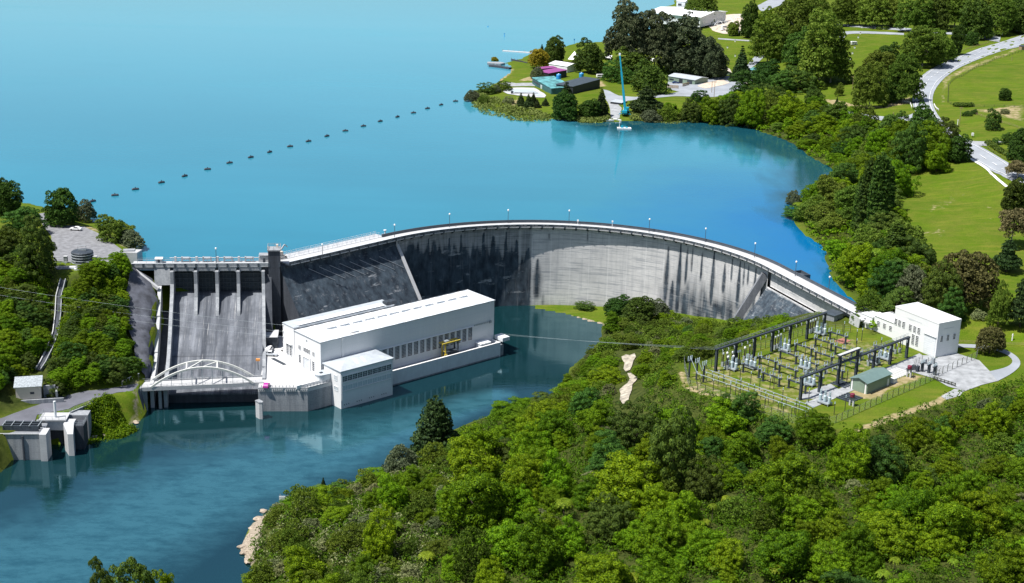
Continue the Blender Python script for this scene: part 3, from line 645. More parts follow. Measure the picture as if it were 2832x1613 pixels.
area('gravel_pad', z5, SUBZ, [(880, 740), (1000, 690), (1120, 650), (1180, 690), (1000, 760), (900, 770)], 'gravel_light', 'gravel pad under the front gantry', 0.07)
for pts_, lb_ in (([(1551, 893), (1562, 887), (1572, 889), (1584, 884), (1587, 893), (1581, 902), (1577, 916), (1572, 926), (1562, 930), (1556, 922), (1559, 908), (1553, 900)], 'upper pale bare earth scar on the bushy bank'), ([(1566, 934), (1577, 933), (1583, 940), (1592, 945), (1587, 953), (1578, 962), (1577, 975), (1571, 990), (1568, 1004), (1561, 1016), (1553, 1010), (1547, 1000), (1549, 985), (1546, 975), (1556, 966), (1567, 958), (1572, 948)], 'lower pale bare earth scar on the bushy bank')):
    o = flat_poly('earth_scar', [xy(G(d(*p))) for p in pts_], .35, 'scar', 1.0, True); tag(o, lb_, None, None, 'structure')
# ------------------------------------------------------------------ dam
def sstep(a, b, x): t = np.clip((x - a) / (b - a), 0, 1); return t * t * (3 - 2 * t)
k = NT('stained dam concrete'); v = k.coord('Object'); at = k.attr('stain')
vs = k.coord('Object', (1, 1, 0.05)); vh = k.coord('Object', (0.10, 0.10, 2.4))
fs = k.noise(vs, 0.7, 6, 0.72); fh = k.noise(vh, 0.9, 5, 0.7); fb = k.noise(v, 0.13, 5, 0.65); ff = k.noise(v, 1.6, 5, 0.7)
sx = k.n('SeparateXYZ'); k.l(v, sx.inputs[0])
base = k.mix(k.ramp(fb, (0.3, 0.0), (0.7, 1.0)), (0.50, 0.50, 0.50), (0.66, 0.655, 0.65))
base = k.mix(k.ramp(fs, (0.34, 0.35), (0.5, 0.0)), base, (0.25, 0.27, 0.30))
base = k.mix(k.ramp(fh, (0.36, 0.75), (0.5, 0.0)), base, (0.24, 0.26, 0.29))
ln = k.ramp(k.math('FRACT', k.math('DIVIDE', sx.outputs[2], 1.55)), (0.0, 0.4), (0.1, 0.0)); base = k.mix(ln, base, (0.24, 0.25, 0.27))
al = k.attr('arclen'); jn = k.ramp(k.math('ABSOLUTE', k.math('SUBTRACT', k.math('FRACT', k.math('DIVIDE', al.outputs['Fac'], 7.6)), 0.5)), (0.0, 0.55), (0.035, 0.0)); base = k.mix(k.math('MULTIPLY', jn, k.ramp(fs, (0.4, 0.3), (0.6, 1.0))), base, (0.72, 0.72, 0.72))
fd = k.noise(k.coord('Object', (1, 1, 0.5)), 0.45, 5, 0.6); dk = k.mix(k.ramp(fd, (0.35, 0.0), (0.7, 1.0)), (0.010, 0.019, 0.031), (0.058, 0.084, 0.11))
dk = k.mix(k.ramp(fs, (0.56, 0.0), (0.72, 0.55)), dk, (0.20, 0.21, 0.23))
vl = k.coord('Object', (0.16, 0.16, 1.0)); lime = k.math('MULTIPLY', k.ramp(k.noise(vl, 0.42, 6, 0.72), (0.56, 0.0), (0.64, 1.0)), k.ramp(k.noise(v, 0.16, 4, 0.6), (0.50, 0.0), (0.62, 0.9)))
dk = k.mix(lime, dk, (0.42, 0.44, 0.46))
sf = k.math('ADD', at.outputs['Fac'], k.math('MULTIPLY', k.math('SUBTRACT', k.math('ADD', fs, fh), 1.0), 0.75))
c = k.mix(k.ramp(sf, (0.12, 0.0), (0.62, 1.0)), base, dk)
k.l(c, k.b.inputs['Base Color']); k.b.inputs['Roughness'].default_value = 0.88; k.bump(ff, 0.3, 0.08)
MT['dam'] = k.m

cx4 = np.array([50, 200, 400, 600, 800, 1000, 1200, 1400, 1600, 1800, 2000, 2110], float)
cy4 = np.array([190, 160, 138, 127, 125, 128, 148, 172, 215, 265, 330, 372], float)
def s_of(x4):                               # distance along the arch below a reading on the crest
    p = PZ(z4(x4, float(np.interp(x4, cx4, cy4))), CREST); th = math.atan2(p.y - ARC_C[1], p.x - ARC_C[0]); return ARC_R * (TH0 - th)
def z_of(x4, y4):
    p = PZ(z4(x4, float(np.interp(x4, cx4, cy4))), CREST); lo, hi = -10.0, 40.0
    for _ in range(30):
        m = (lo + hi) / 2
        if proj((p.x, p.y, m))[1] > z4(x4, y4)[1]: lo = m
        else: hi = m
    return lo
ALEN = ARC_R * (TH0 - TH1)
streaks = [(95, 200, 260, 4, .5), (118, 205, 275, 5, .6), (148, 200, 310, 7, .8), (200, 190, 340, 8, .9), (250, 190, 300, 5, .6), (262, 180, 290, 4, .6), (315, 190, 340, 8, .9), (378, 170, 420, 8, .9),
    (440, 195, 380, 5, .7), (500, 158, 540, 12, 1.1), (552, 180, 540, 19, 1.1), (620, 155, 440, 8, 1), (678, 200, 540, 14, 1), (742, 245, 550, 14, 1), (795, 300, 530, 16, .7), (850, 150, 205, 3, .6), (1058, 150, 220, 3, .6),
    (1487, 235, 580, 12, .7), (1550, 225, 630, 9, 1), (1520, 420, 620, 13, .8), (1585, 240, 460, 6, .8), (1612, 245, 390, 4, .7), (1662, 255, 440, 5, .8), (1725, 260, 580, 9, .9), (1690, 480, 650, 14, .6),
    (1790, 330, 500, 9, .8), (1828, 300, 430, 5, .7), (1870, 315, 590, 10, .9), (1895, 320, 460, 6, .7), (1920, 330, 450, 6, .7), (1965, 345, 590, 10, .8), (2010, 370, 590, 8, .8), (2048, 385, 550, 7, .7), (2070, 395, 500, 6, .6), (2095, 400, 490, 6, .7)]
ST = [(s_of(x), z_of(x, y0), z_of(x, y1), w / 13.0, a) for x, y0, y1, w, a in streaks]
S_A, S_B = s_of(690), s_of(835)
def stain_arch(s, z):
    dark = 1 - sstep(S_A, S_B, s + (vnoise(s * 3, z * 0.3, 6, 11) - 0.5) * 10)
    top = sstep(30.5 - 9 * (s / S_B), 23 - 9 * (s / S_B), z + (vnoise(s * 5, z * 0, 5, 12) - 0.5) * 6)
    st = dark * (0.40 + 0.62 * top)
    rt = sstep(s_of(1380), s_of(1560), s); st = np.maximum(st, rt * (0.12 + 0.42 * sstep(24, 8, z)) * (0.6 + 0.8 * vnoise(s * 4, z, 5, 13)))
    st = np.maximum(st, 0.25 * sstep(4, 0, z))
    for s0, za_, zb_, w, a in ST:
        t = np.clip((za_ - z) / max(0.5, za_ - zb_), -0.2, 1.4); wid = 1.25 * w * (0.25 + 0.95 * np.clip(t * 2.2, 0, 1))
        f = np.exp(-((s - s0 - (vnoise(z * 1.2, s * 0, 9, 14) - 0.5) * 0.25) / wid) ** 2) * sstep(-0.03, 0.03, t) * (1 - sstep(0.75, 1.15, t))
        st = np.maximum(st, a * f * 0.95)
    return st
def face_grid(name, parent, P, stain, flip=False, al=None):
    ny_, nx_ = P.shape[:2]; idx = np.arange(nx_ * ny_).reshape(ny_, nx_)
    F = np.stack([idx[:-1, :-1].ravel(), idx[:-1, 1:].ravel(), idx[1:, 1:].ravel(), idx[1:, :-1].ravel()], 1)
    if flip: F = F[:, ::-1]
    me = npmesh(name, P.reshape(-1, 3), F, MT['dam'], False)
    a = me.attributes.new('stain', 'FLOAT', 'POINT'); a.data.foreach_set('value', stain.ravel().astype(np.float32))
    if al is not None: b_ = me.attributes.new('arclen', 'FLOAT', 'POINT'); b_.data.foreach_set('value', al.ravel().astype(np.float32))
    o = bpy.data.objects.new(name, me); COL.objects.link(o); o.parent = parent; return o
dam = thing('arch_dam', 'long curved concrete arch dam with dark water stains and a walkway along its crest', 'dam', (0, 0, 0))
# arch wall: closed section swept round the arc (downstream face finely meshed for the stains)
ns = int(ALEN / 0.45); zs = np.arange(-3, CREST - 0.6 + 0.01, 0.45); zs[-1] = CREST - 0.6
th = TH0 + (TH1 - TH0) * np.linspace(0, 1, ns)
TH, ZZ = np.meshgrid(th, zs); rr = ARC_R - 0.35 * np.clip((10 - ZZ) / 10, 0, 1)
P = np.stack([ARC_C[0] + rr * np.cos(TH), ARC_C[1] + rr * np.sin(TH), ZZ], -1)
Sg = (TH0 - TH) * ARC_R
arch = face_grid('arch_wall', dam, P, stain_arch(Sg, ZZ), False, Sg)
m = MB()
for i in range(61):
    t = TH0 + (TH1 - TH0) * i / 60
    for r, z in ((0.0, CREST - 0.6), (4.2, CREST - 0.6), (5.5, 10), (5.5, -3)): m.v.append((*arc(t, r), z))
for i in range(60):
    for j in range(3): m.f.append((i * 4 + j, i * 4 + j + 1, i * 4 + j + 5, i * 4 + j + 4))
m.f.append((0, 1, 2, 3)); m.f.append((243, 242, 241, 240))
m.build('upstream_face', 'conc', dam)
# gravity section between the tower and the arch
A0 = np.array([-81.6, 487.4]); A1 = np.array(arc(TH0)); GL = np.linalg.norm(A1 - A0); gd = (A1 - A0) / GL; gn = np.array([gd[1], -gd[0]])
def grav(name, p0, dvec, nvec, L, prof, stainf, parent, step=0.5):
    # prof: (offset downstream, z) from top to bottom
    pr = []
    for (o0, za0), (o1, zb0) in zip(prof[:-1], prof[1:]):
        m_ = max(1, int(math.hypot(o1 - o0, zb0 - za0) / step)); pr += [(o0 + (o1 - o0) * q / m_, za0 + (zb0 - za0) * q / m_) for q in range(m_)]
    pr.append(prof[-1]); pr = np.array(pr); ss = np.linspace(0, L, int(L / step) + 1)
    SS, O = np.meshgrid(ss, pr[:, 0]); _, Z = np.meshgrid(ss, pr[:, 1])
    P = np.stack([p0[0] + dvec[0] * SS + nvec[0] * O, p0[1] + dvec[1] * SS + nvec[1] * O, Z], -1)
    f = face_grid(name, parent, P, stainf(SS, Z), True, SS)
    return f
slope = 0.70
gprof = [(0.0, CREST - 0.6), (0.0, CREST - 2.2), ((CREST - 2.2 + 1.5) * slope, -1.5)]
def stain_grav(s, z): return 0.62 + 0.35 * vnoise(s * 2, z, 7, 21) + 0.15 * sstep(29, 24, z) - 0.55 * np.clip(vnoise(s, z, 3.1, 22) - 0.72, 0, 1) * 2
grav('gravity_face', A0, gd, gn, GL, gprof, stain_grav, dam)
def wedge(name, p0, dvec, nvec, L, prof, back, mat, parent):
    m = MB(); pr = [(-back, prof[-1][1]), (-back, prof[0][1])] + list(prof); pr = [(o - 0.04 if o > -back + 0.1 else o, z) for o, z in pr]; n_ = len(pr)
    for s in (0, L):
        for o, z in pr: m.v.append((p0[0] + dvec[0] * s + nvec[0] * o, p0[1] + dvec[1] * s + nvec[1] * o, z))
    m.f = [tuple(range(n_)), tuple(range(n_, 2 * n_))] + [(i, (i + 1) % n_, n_ + (i + 1) % n_, n_ + i) for i in range(n_)]
    return m.build(name, mat, parent)
wedge('gravity_block', A0, gd, gn, GL, gprof, 6, 'conc_dark', dam)
# stair down the seam between gravity block and arch
m = MB()
def gpt(s, z, up=0.0):
    o = max(0, (CREST - 2.2 - z) * slope); return (A0[0] + gd[0] * s + gn[0] * (o + up * 0.8), A0[1] + gd[1] * s + gn[1] * (o + up * 0.8), z + up * 0.57)
for a, b in zip(np.linspace(CREST - 1, 3, 40)[:-1], np.linspace(CREST - 1, 3, 40)[1:]):
    m.bar(gpt(GL - 0.8, a, 0.15), gpt(GL - 0.8, b, 0.15), 1.3, 0.5)
m.build('stair', 'conc_light', dam)
m = MB()
for q in range(8):                            # thin drainage pipes down the gravity face
    s0 = 12 + q * 4.6; m.tube([gpt(s0 - 0.5, 29.5 - q * 0.2, 0.15), gpt(s0 + 8.5, 24.2 - q * 0.2, 0.15)], 0.09, 5)
m.build('drain_pipe', 'rail', dam)
# right wing: upright wall over a sloping thrust block
wd = (GR1 - GR0); WL = np.linalg.norm(wd); wd = wd / WL; wn = np.array([wd[1], -wd[0]])
wprof = [(0.0, CREST - 0.6), (0.0, 26.5), (1.2, 26.5), (1.2 + 14 * 0.75, 12.5), (1.2 + 17 * 0.75, 9.5)]
grav('wing_face', GR0 + wd * 2.0, wd, wn, WL - 2, wprof, lambda s, z: 0.04 + 0.58 * sstep(27, 25.5, z) + 0.1 * vnoise(s, z, 4, 31), dam)
wedge('wing_block', GR0 + wd * 2.0, wd, wn, WL - 2, wprof, 5, 'conc', dam)
# sloping rib where the arch meets the thrust block
rp = [GR0 + wn * (0.3 + 8.5 * q) - wd * (1.5 + 4 * q) for q in (0, 1)]
m = MB(); m.bar((*rp[0], 30), (*(rp[1]), 11.5), 2.0, 2.6); m.build('thrust_rib', 'conc_mid', dam)

# crest path, downstream edge, with downstream normal
path = []
for s in np.arange(2.5, GL, 1.5): path.append((A0 + gd * s, gn))
for i in range(int(ALEN / 1.5) + 1):
    t = TH0 + (TH1 - TH0) * i / int(ALEN / 1.5); path.append((np.array(arc(t)), -np.array([math.cos(t), math.sin(t)])))
for s in np.arange(1.5, WL + 0.5, 1.5): path.append((GR0 + wd * s, wn))
NP = len(path); NG = len(np.arange(2.5, GL, 1.5))
def sweep(prof, i0=0, i1=None):               # closed profile (offset downstream, z) along the crest
    m = MB(); n_ = len(prof); pp = path[i0:i1]
    for p, nn in pp:
        for o, z in prof: m.v.append((p[0] + nn[0] * o, p[1] + nn[1] * o, z))
    for i in range(len(pp) - 1):
        for j in range(n_): m.f.append((i * n_ + j, i * n_ + (j + 1) % n_, (i + 1) * n_ + (j + 1) % n_, (i + 1) * n_ + j))
    m.f.append(tuple(range(n_))); m.f.append(tuple((len(pp) - 1) * n_ + j for j in range(n_))); return m
def boxprof(o0, o1, z0, z1): return [(o0, z0), (o1, z0), (o1, z1), (o0, z1)]
sweep([(2.0, CREST - 0.35), (2.0, CREST), (-4.6, CREST), (-4.6, CREST - 0.5), (0.6, CREST - 0.55)]).build('crest_deck', 'conc_light', dam)
par = sweep(boxprof(1.70, 1.9, CREST + 0.01, CREST + 0.95)).build('parapet', 'rail_dark', dam)
sweep(boxprof(1.62, 2.02, CREST + 0.96, CREST + 1.12)).build('coping', 'white_grey', dam)
up = sweep(boxprof(-4.55, -4.4, CREST + 0.01, CREST + 1.0), NG - 3).build('upstream_parapet', 'rail_dark', dam)
sweep(boxprof(-4.65, -4.3, CREST + 1.01, CREST + 1.12), NG - 3).build('upstream_coping', 'rail_dark', dam)
mb_ = MB().add([(0, -.3, -1.6), (0, -.3, -.57), (1.95, -.3, -.37), (0, .3, -1.6), (0, .3, -.57), (1.95, .3, -.37)], [(0, 1, 2), (5, 4, 3), (0, 3, 4, 1), (1, 4, 5, 2), (2, 5, 3, 0)])
br0 = mb_.build('deck_bracket', 'conc_dark', dam); po0 = MB().box(1.85, 2.12, -.28, .28, -.3, 1.0).build('parapet_post', 'rail_dark', dam)
for i in range(0, NP, 3):
    p, nn = path[i]
    for o0 in (br0, po0):
        o = o0 if i == 0 else clone(o0); o.location = (p[0], p[1], CREST); o.rotation_euler = (0, 0, math.atan2(nn[1], nn[0]))
m = MB()
for i in range(NP - 1):                        # pale baluster panels between the posts
    if i % 3 == 2: continue
    for f in (0.2, 0.4, 0.6, 0.8):
        p = path[i][0] * (1 - f) + path[i + 1][0] * f; nn = path[i][1]
        m.bar((p[0] + nn[0] * 1.94, p[1] + nn[1] * 1.94, CREST + 0.15), (p[0] + nn[0] * 1.94, p[1] + nn[1] * 1.94, CREST + 0.85), 0.13, 0.06)
m.build('baluster_panel', 'conc_light', dam)
# upstream lookout bays near the right end
for a_, b_ in ((d(1982, 690), d(2012, 700)), (d(2012, 700), d(2030, 708))):
    pass
m = MB(); c_ = PZ(d(2005, 702), CREST); m.box(-3, 3, 0, 3.2, -1.2, 0); m.box(-3, 3, 3.0, 3.2, 0.003, 1.0); m.box(-3, -2.8, 0, 2.99, 0.003, 1.0); m.box(2.8, 3, 0, 2.99, 0.003, 1.0)
o = m.build('lookout_bay', 'rail_dark', dam); tt = math.atan2(wd[1], wd[0])
pb = GR0 + wd * 12 - wn * 4.7; o.location = (pb[0], pb[1], CREST); o.rotation_euler = (0, 0, tt)
# intake deck with railings upstream of the gravity section
m = MB()
def gq(s, o, z): return (A0[0] + gd[0] * s - gn[0] * o, A0[1] + gd[1] * s - gn[1] * o, z)
ring = [gq(3, 4.7, 0)[:2], gq(GL - 3, 4.7, 0)[:2], gq(GL - 3, 9.5, 0)[:2], gq(3, 9.5, 0)[:2]]
m.prism(ring, CREST - 1.5, CREST + 0.05); m.build('intake_deck', 'conc_light', dam)
m = MB()
for o_ in (4.9, 7.2, 9.4):
    for h_ in (0.55, 1.1): m.bar(gq(3, o_, CREST + h_), gq(GL - 3, o_, CREST + h_), 0.07, 0.07)
    for s in np.arange(3, GL - 2.9, 2.2): m.bar(gq(s, o_, CREST), gq(s, o_, CREST + 1.15), 0.09, 0.09)
for s in np.arange(4, GL - 3, 4.4): m.bar(gq(s, 7.2, CREST + 1.1), gq(s + 2.2, 9.4, CREST + 0.2), 0.08, 0.08)
m.build('deck_railing', 'white_grey', dam)

# ------------------------------------------------------------------ spillway
spw = thing('spillway', 'four bay gated spillway with a broad stained concrete chute beside the arch dam', 'spillway', (SPO[0], SPO[1], 0), SPA)
def loc(u, v_, z): return (u + 0.055 * max(0, v_), -v_, z)             # sheared local frame: x along the deck, y upstream
def lp(m, us, vz, close=True):                 # profile (v, z) extruded across u
    n_ = len(vz); b = len(m.v)
    for u in us:
        for v_, z in vz: m.v.append(loc(u, v_, z))
    m.f += [tuple(b + i for i in range(n_)), tuple(b + n_ + i for i in range(n_))[::-1]] + [(b + i, b + n_ + i, b + n_ + (i + 1) % n_, b + (i + 1) % n_) for i in range(n_)]
    return m
BAY = 7.33; SILL = 22.8
chz = [(-3.4, SILL - .1), (-1.5, SILL), (1, SILL - .45), (4, SILL - 2.0), (8, SILL - 4.6), (14, 14.6), (22, 10.5), (30, 6.9), (36, 4.6), (41, 3.3), (46, 3.0)]
kk = NT('chute concrete'); v = kk.coord('Object', (1, 0.045, 0.045)); v2 = kk.coord('Object')
f1 = kk.noise(v, 0.42, 5, 0.7); f2 = kk.noise(v2, 0.22, 5, 0.65); f3 = kk.noise(v2, 1.8, 5, 0.75); f4 = kk.noise(v, 2.0, 4, 0.7)
c = kk.mix(kk.ramp(f1, (0.36, 0.0), (0.66, 1.0)), (0.040, 0.048, 0.064), (0.20, 0.217, 0.25))
c = kk.mix(kk.ramp(f4, (0.58, 0.0), (0.72, 0.6)), c, (0.50, 0.50, 0.50))
c = kk.mix(kk.ramp(f2, (0.42, 0.0), (0.66, 0.7)), c, (0.05, 0.058, 0.072)); c = kk.mix(kk.ramp(f3, (0.45, 0.0), (0.75, 0.4)), c, (0.09, 0.10, 0.12))
sx = kk.n('SeparateXYZ'); kk.l(v2, sx.inputs[0])
ln = kk.ramp(kk.math('ABSOLUTE', kk.math('ADD', sx.outputs[1], 26.0)), (0.0, 0.7), (0.35, 0.0)); c = kk.mix(ln, c, (0.03, 0.035, 0.045))
kk.l(c, kk.b.inputs['Base Color']); kk.b.inputs['Roughness'].default_value = 0.85; kk.bump(f3, 0.3, 0.06); MT['chute'] = kk.m
m = MB(); lp(m, (-0.2, 30.1), chz + [(46, -3), (-3.4, -3)]); m.build('chute', 'chute', spw); m = MB(); lp(m, (-0.2, 30.1), [(46.001, 2.6), (46.15, 2.6), (46.15, -3), (46.001, -3)]); m.build('lip_face', 'conc_dark', spw)  # wet lip front, its dark tone also carrying the shadow under the bridge
pier_prof = [(-5, CREST - 1.6), (2.6, CREST - 1.6), (2.6, 27.0), (4.2, 22.6), (8.5, 19.0), (9.5, 17.0), (2, 18.5), (-5, 20)]
for i in range(1, 4):
    m = MB(); lp(m, (i * BAY - 0.55, i * BAY + 0.55), pier_prof); m.build('pier', 'conc', spw)
# left wall, with the stepped outer wall and the channel between them
wallp = [(-5, CREST - 1.6), (2.6, CREST - 1.6), (2.6, 27), (5, 24.3), (14, 19.5), (22, 15), (30, 11.3), (40, 8.2), (50, 8.0), (50, -2), (-5, -2)]
m = MB(); lp(m, (-1.4, -0.21), wallp); m.build('training_wall', 'conc', spw)
outp = [(1, 26.6), (5, 25.9), (9, 22.9), (15, 19.6), (15, 19.1), (22, 15.8), (22, 15.3), (30, 11.9), (30, 11.5), (38, 9.0), (50, 8.3), (50, -2), (1, -2)]
m = MB(); lp(m, (-5.6, -4.4), outp); m.build('training_wall', 'conc_light', spw)
m = MB(); lp(m, (-4.39, -1.41), [(0, 18), (6, 17), (22, 9), (44, 3), (44, -2), (0, -2)]); m.build('side_channel', 'conc_dark', spw)
m = MB(); lp(m, (-6.8, -1.41), [(-5, CREST - 0.4), (0.6, CREST - 0.4), (2.4, 26.6), (-5, 26.6)]); m.build('abutment', 'conc', spw)
m = MB(); lp(m, (-14.5, -6.81), [(-5, CREST - 0.4), (0.4, CREST - 0.4), (0.4, 31.6), (-5, 31.6)]); m.build('abutment', 'conc', spw)
m = MB(); m.bar(loc(-13.5, 1.2, 31.7), loc(-5.2, 5.5, 26.2), 1.1, 1.0); m.build('abutment_ramp', 'conc_light', spw)
rp_ = [(-5, CREST - 1.6), (2.6, CREST - 1.6), (2.6, 27), (5, 23.5), (14, 17.6), (20, 12.5), (22, 9.2), (47, 8.6), (47, -2), (-5, -2)]
m = MB(); lp(m, (30.11, 31.2), rp_); m.build('training_wall', 'conc', spw)
m = MB(); lp(m, (31.21, 33.5), [(-5, CREST - 0.5), (0.2, CREST - 0.5), (0.2, CREST - 3), (19, 5), (19, -2), (-5, -2)]); m.build('buttress', 'conc_dark', spw)
# deck over the bays with haunched beams
m = MB(); lp(m, (-14.5, 36.5), [(-5.6, CREST - 0.39), (0.9, CREST - 0.39), (0.9, CREST), (-5.6, CREST)]); m.build('deck', 'conc_light', spw)
for i in range(4):
    a, b = i * BAY + 0.56, (i + 1) * BAY - 0.56; m = MB()
    if i == 0: a = -0.19
    if i == 3: b = 30.09
    pr = [(a, CREST - 0.4), (a, CREST - 2.4), (a + 0.7, CREST - 1.8), (b - 0.7, CREST - 1.8), (b, CREST - 2.4), (b, CREST - 0.4)]
    m.v = [(x, -0.8, z) for x, z in pr] + [(x, 0.1, z) for x, z in pr]; m.f = [tuple(range(6)), tuple(range(6, 12))[::-1]] + [(q, (q + 1) % 6, 6 + (q + 1) % 6, 6 + q) for q in range(6)]
    m.build('deck_beam', 'conc', spw)
for i in range(4):
    a, b = i * BAY + 0.58, (i + 1) * BAY - 0.58
    if i == 0: a = -0.18
    if i == 3: b = 30.08
    g = MB(); g.box(a, b, 3.0, 3.3, SILL - 0.05, 31.2); gate = g.build('gate', 'steel_dark', spw)
    r_ = MB()
    for h_ in (1.2, 2.9, 4.6, 6.3, 7.8): r_.box(a, b, 2.6, 2.999, SILL + h_, SILL + h_ + 0.3)
    for q in range(1, 5): r_.box(a + (b - a) * q / 5 - .12, a + (b - a) * q / 5 + .12, 2.75, 2.998, SILL, SILL + 7.8)
    r_.build('gate_girder', 'rail_dark', gate)
m = MB(); m.box(-14.5, 36.4, -0.88, -0.70, CREST + 0.003, CREST + 0.95); m.build('parapet', 'rail', spw)
m = MB(); m.box(-14.5, 36.4, -0.95, -0.63, CREST + 0.955, CREST + 1.1); m.build('coping', 'white_grey', spw)
po = MB().box(-.3, .3, -1.1, -0.89, CREST - .4, CREST + .954).build('parapet_post', 'rail_dark', spw)
for i, x in enumerate(np.arange(-14, 36.5, 3.6)): (po if i == 0 else clone(po)).location = (x, 0, 0)
m = MB()
for x in np.arange(-13, 36, 0.42):
    if abs((x + 14) % 3.6) > 0.5: m.box(x - .08, x + .08, -0.93, -0.885, CREST + .15, CREST + .85)
m.build('baluster_panel', 'conc_light', spw)
m = MB()
for y_ in (3.4, 5.4):
    for h_ in (0.6, 1.15): m.bar((-13, y_, CREST + h_), (35, y_, CREST + h_), 0.08, 0.08)
    for x in np.arange(-13, 35.1, 3): m.bar((x, y_, CREST), (x, y_, CREST + 1.2), 0.1, 0.1)
m.build('deck_railing', 'rail', spw)
m = MB(); m.tube([(-2, 4.4, CREST + 1.5), (31, 4.4, CREST + 1.5)], 0.16, 8)
for x in (0, 7.3, 14.6, 22, 29.3): m.box(x - .35, x + .35, 4.0, 4.8, CREST + .003, CREST + 1.9)
m.build('hoist_shaft', 'conc_light', spw)
for i in range(4):
    x = (i + 0.5) * BAY; m = MB(); m.lathe([(0.05, -1.1), (0.55, -1.1), (0.55, 1.1), (0.05, 1.1)], n=12)
    m.v = [(x + z, 4.4 + a_, CREST + 1.35 + b_) for a_, b_, z in m.v]; m.box(x - 1.6, x - 1.15, 3.9, 4.9, CREST + .003, CREST + 1.9); m.box(x + 1.15, x + 1.5, 3.9, 4.9, CREST + .003, CREST + 1.7)
    m.build('gate_hoist', 'rail', spw)

def W2(u, v_, z=0.0):                           # spillway frame -> world
    x, y, _ = loc(u, v_, 0); return Vector((SPO[0] + SPU[0] * x - SPV[0] * y, SPO[1] + SPU[1] * x - SPV[1] * y, z))
tw = thing('tower', 'tall narrow dark concrete tower between spillway and dam', 'tower', (SPO[0], SPO[1], 0), SPA)
m = MB(); m.box(32.6, 36.6, -1.0, 3.4, 3, 38.4); m.build('shaft', 'conc_dark', tw)
m = MB(); m.box(32.3, 36.9, -1.3, 3.7, 38.403, 38.8); m.build('roof_slab', 'conc', tw)
m = MB()
for h_ in (0.55, 1.1):
    for a, b in (((32.4, -1.2), (36.8, -1.2)), ((36.8, -1.2), (36.8, 3.6)), ((36.8, 3.6), (32.4, 3.6)), ((32.4, 3.6), (32.4, -1.2))): m.bar((*a, 38.8 + h_), (*b, 38.8 + h_), 0.09, 0.09)
for p in ((32.4, -1.2), (34.6, -1.2), (36.8, -1.2), (36.8, 1.2), (36.8, 3.6), (34.6, 3.6), (32.4, 3.6), (32.4, 1.2)): m.bar((*p, 38.8), (*p, 40), 0.1, 0.1)
m.build('roof_railing', 'rail', tw)
m = MB(); m.box(35.2, 36.0, 2.0, 2.8, 38.803, 39.9); m.build('vent_box', 'cream', tw)
def small_hut(name, label, loc_, rz, sx_, sy_, h_, wallm, roofm, pitch=0.3, cat='hut', door=True):
    t = thing(name, label, cat, loc_, rz); m = MB(); m.xprism([(-sy_ / 2, 0), (sy_ / 2, 0), (sy_ / 2, h_), (0, h_ + pitch), (-sy_ / 2, h_)], -sx_ / 2, sx_ / 2); m.build('wall', wallm, t)
    m = MB(); e = 0.25; m.xprism([(-sy_ / 2 - e, h_ - pitch * 2 * e / sy_ + .01), (0, h_ + pitch + .01), (sy_ / 2 + e, h_ - pitch * 2 * e / sy_ + .01), (sy_ / 2 + e, h_ + .16), (0, h_ + pitch + .18), (-sy_ / 2 - e, h_ + .16)], -sx_ / 2 - e, sx_ / 2 + e); m.build('roof', roofm, t)
    if door: m = MB(); m.box(-0.4, 0.4, -sy_ / 2 - .05, -sy_ / 2 - .003, 0.003, min(2, h_ - .2)); m.build('door', 'steel_dark', t)
    return t
small_hut('gauge_hut', 'tiny white roofed hut on the left end of the spillway deck', W2(-5.5, -3.5, CREST), SPA, 2.2, 2.0, 1.6, 'steel', 'white_paint')
kh = small_hut('control_kiosk', 'pale flat roofed kiosk against the left side of the dark tower', W2(31.0, -3.0, CREST), SPA, 3.2, 3.0, 3.0, 'conc_light', 'conc', 0.02)
t = thing('intake_rake', 'grey wheeled trash rake machine just right of the dark tower', 'machine', gq(4.5, 7.0, CREST + .06), math.atan2(gd[1], gd[0]))
m = MB(); m.box(-2.2, 2.2, -1.6, 1.6, 0.5, 0.9); m.box(-1.8, 1.0, -1.3, 1.3, 0.903, 2.6); m.build('body', 'cream', t)
m = MB(); m.bar((0.5, 0, 2.6), (2.6, 0, 4.6), 0.4, 0.4); m.bar((2.6, 0, 4.6), (3.8, 0, 3.4), 0.3, 0.3); m.build('arm', 'steel', t)
m = MB()
for x in (-1.7, 1.7):
    for y_ in (-1.75, 1.75): m.tube([(x, y_ - .15, 0.4), (x, y_ + .15, 0.4)], 0.4, 10)
m.build('wheels', 'tyre', t)
t = thing('valve_stand', 'small white valve stand at the far end of the intake railings', 'machine', gq(GL - 1.0, 6.5, CREST), 0)
m = MB(); m.lathe([(0.5, 0), (0.5, 0.2), (0.25, 0.3), (0.25, 1.6), (0.6, 1.7), (0.6, 1.9), (0.1, 2.0)], n=10); m.build('stem', 'white_grey', t); m = MB(); m.box(-1.3, 1.3, -0.8, 0.8, -.001, 0.15); m.build('base', 'conc', t)

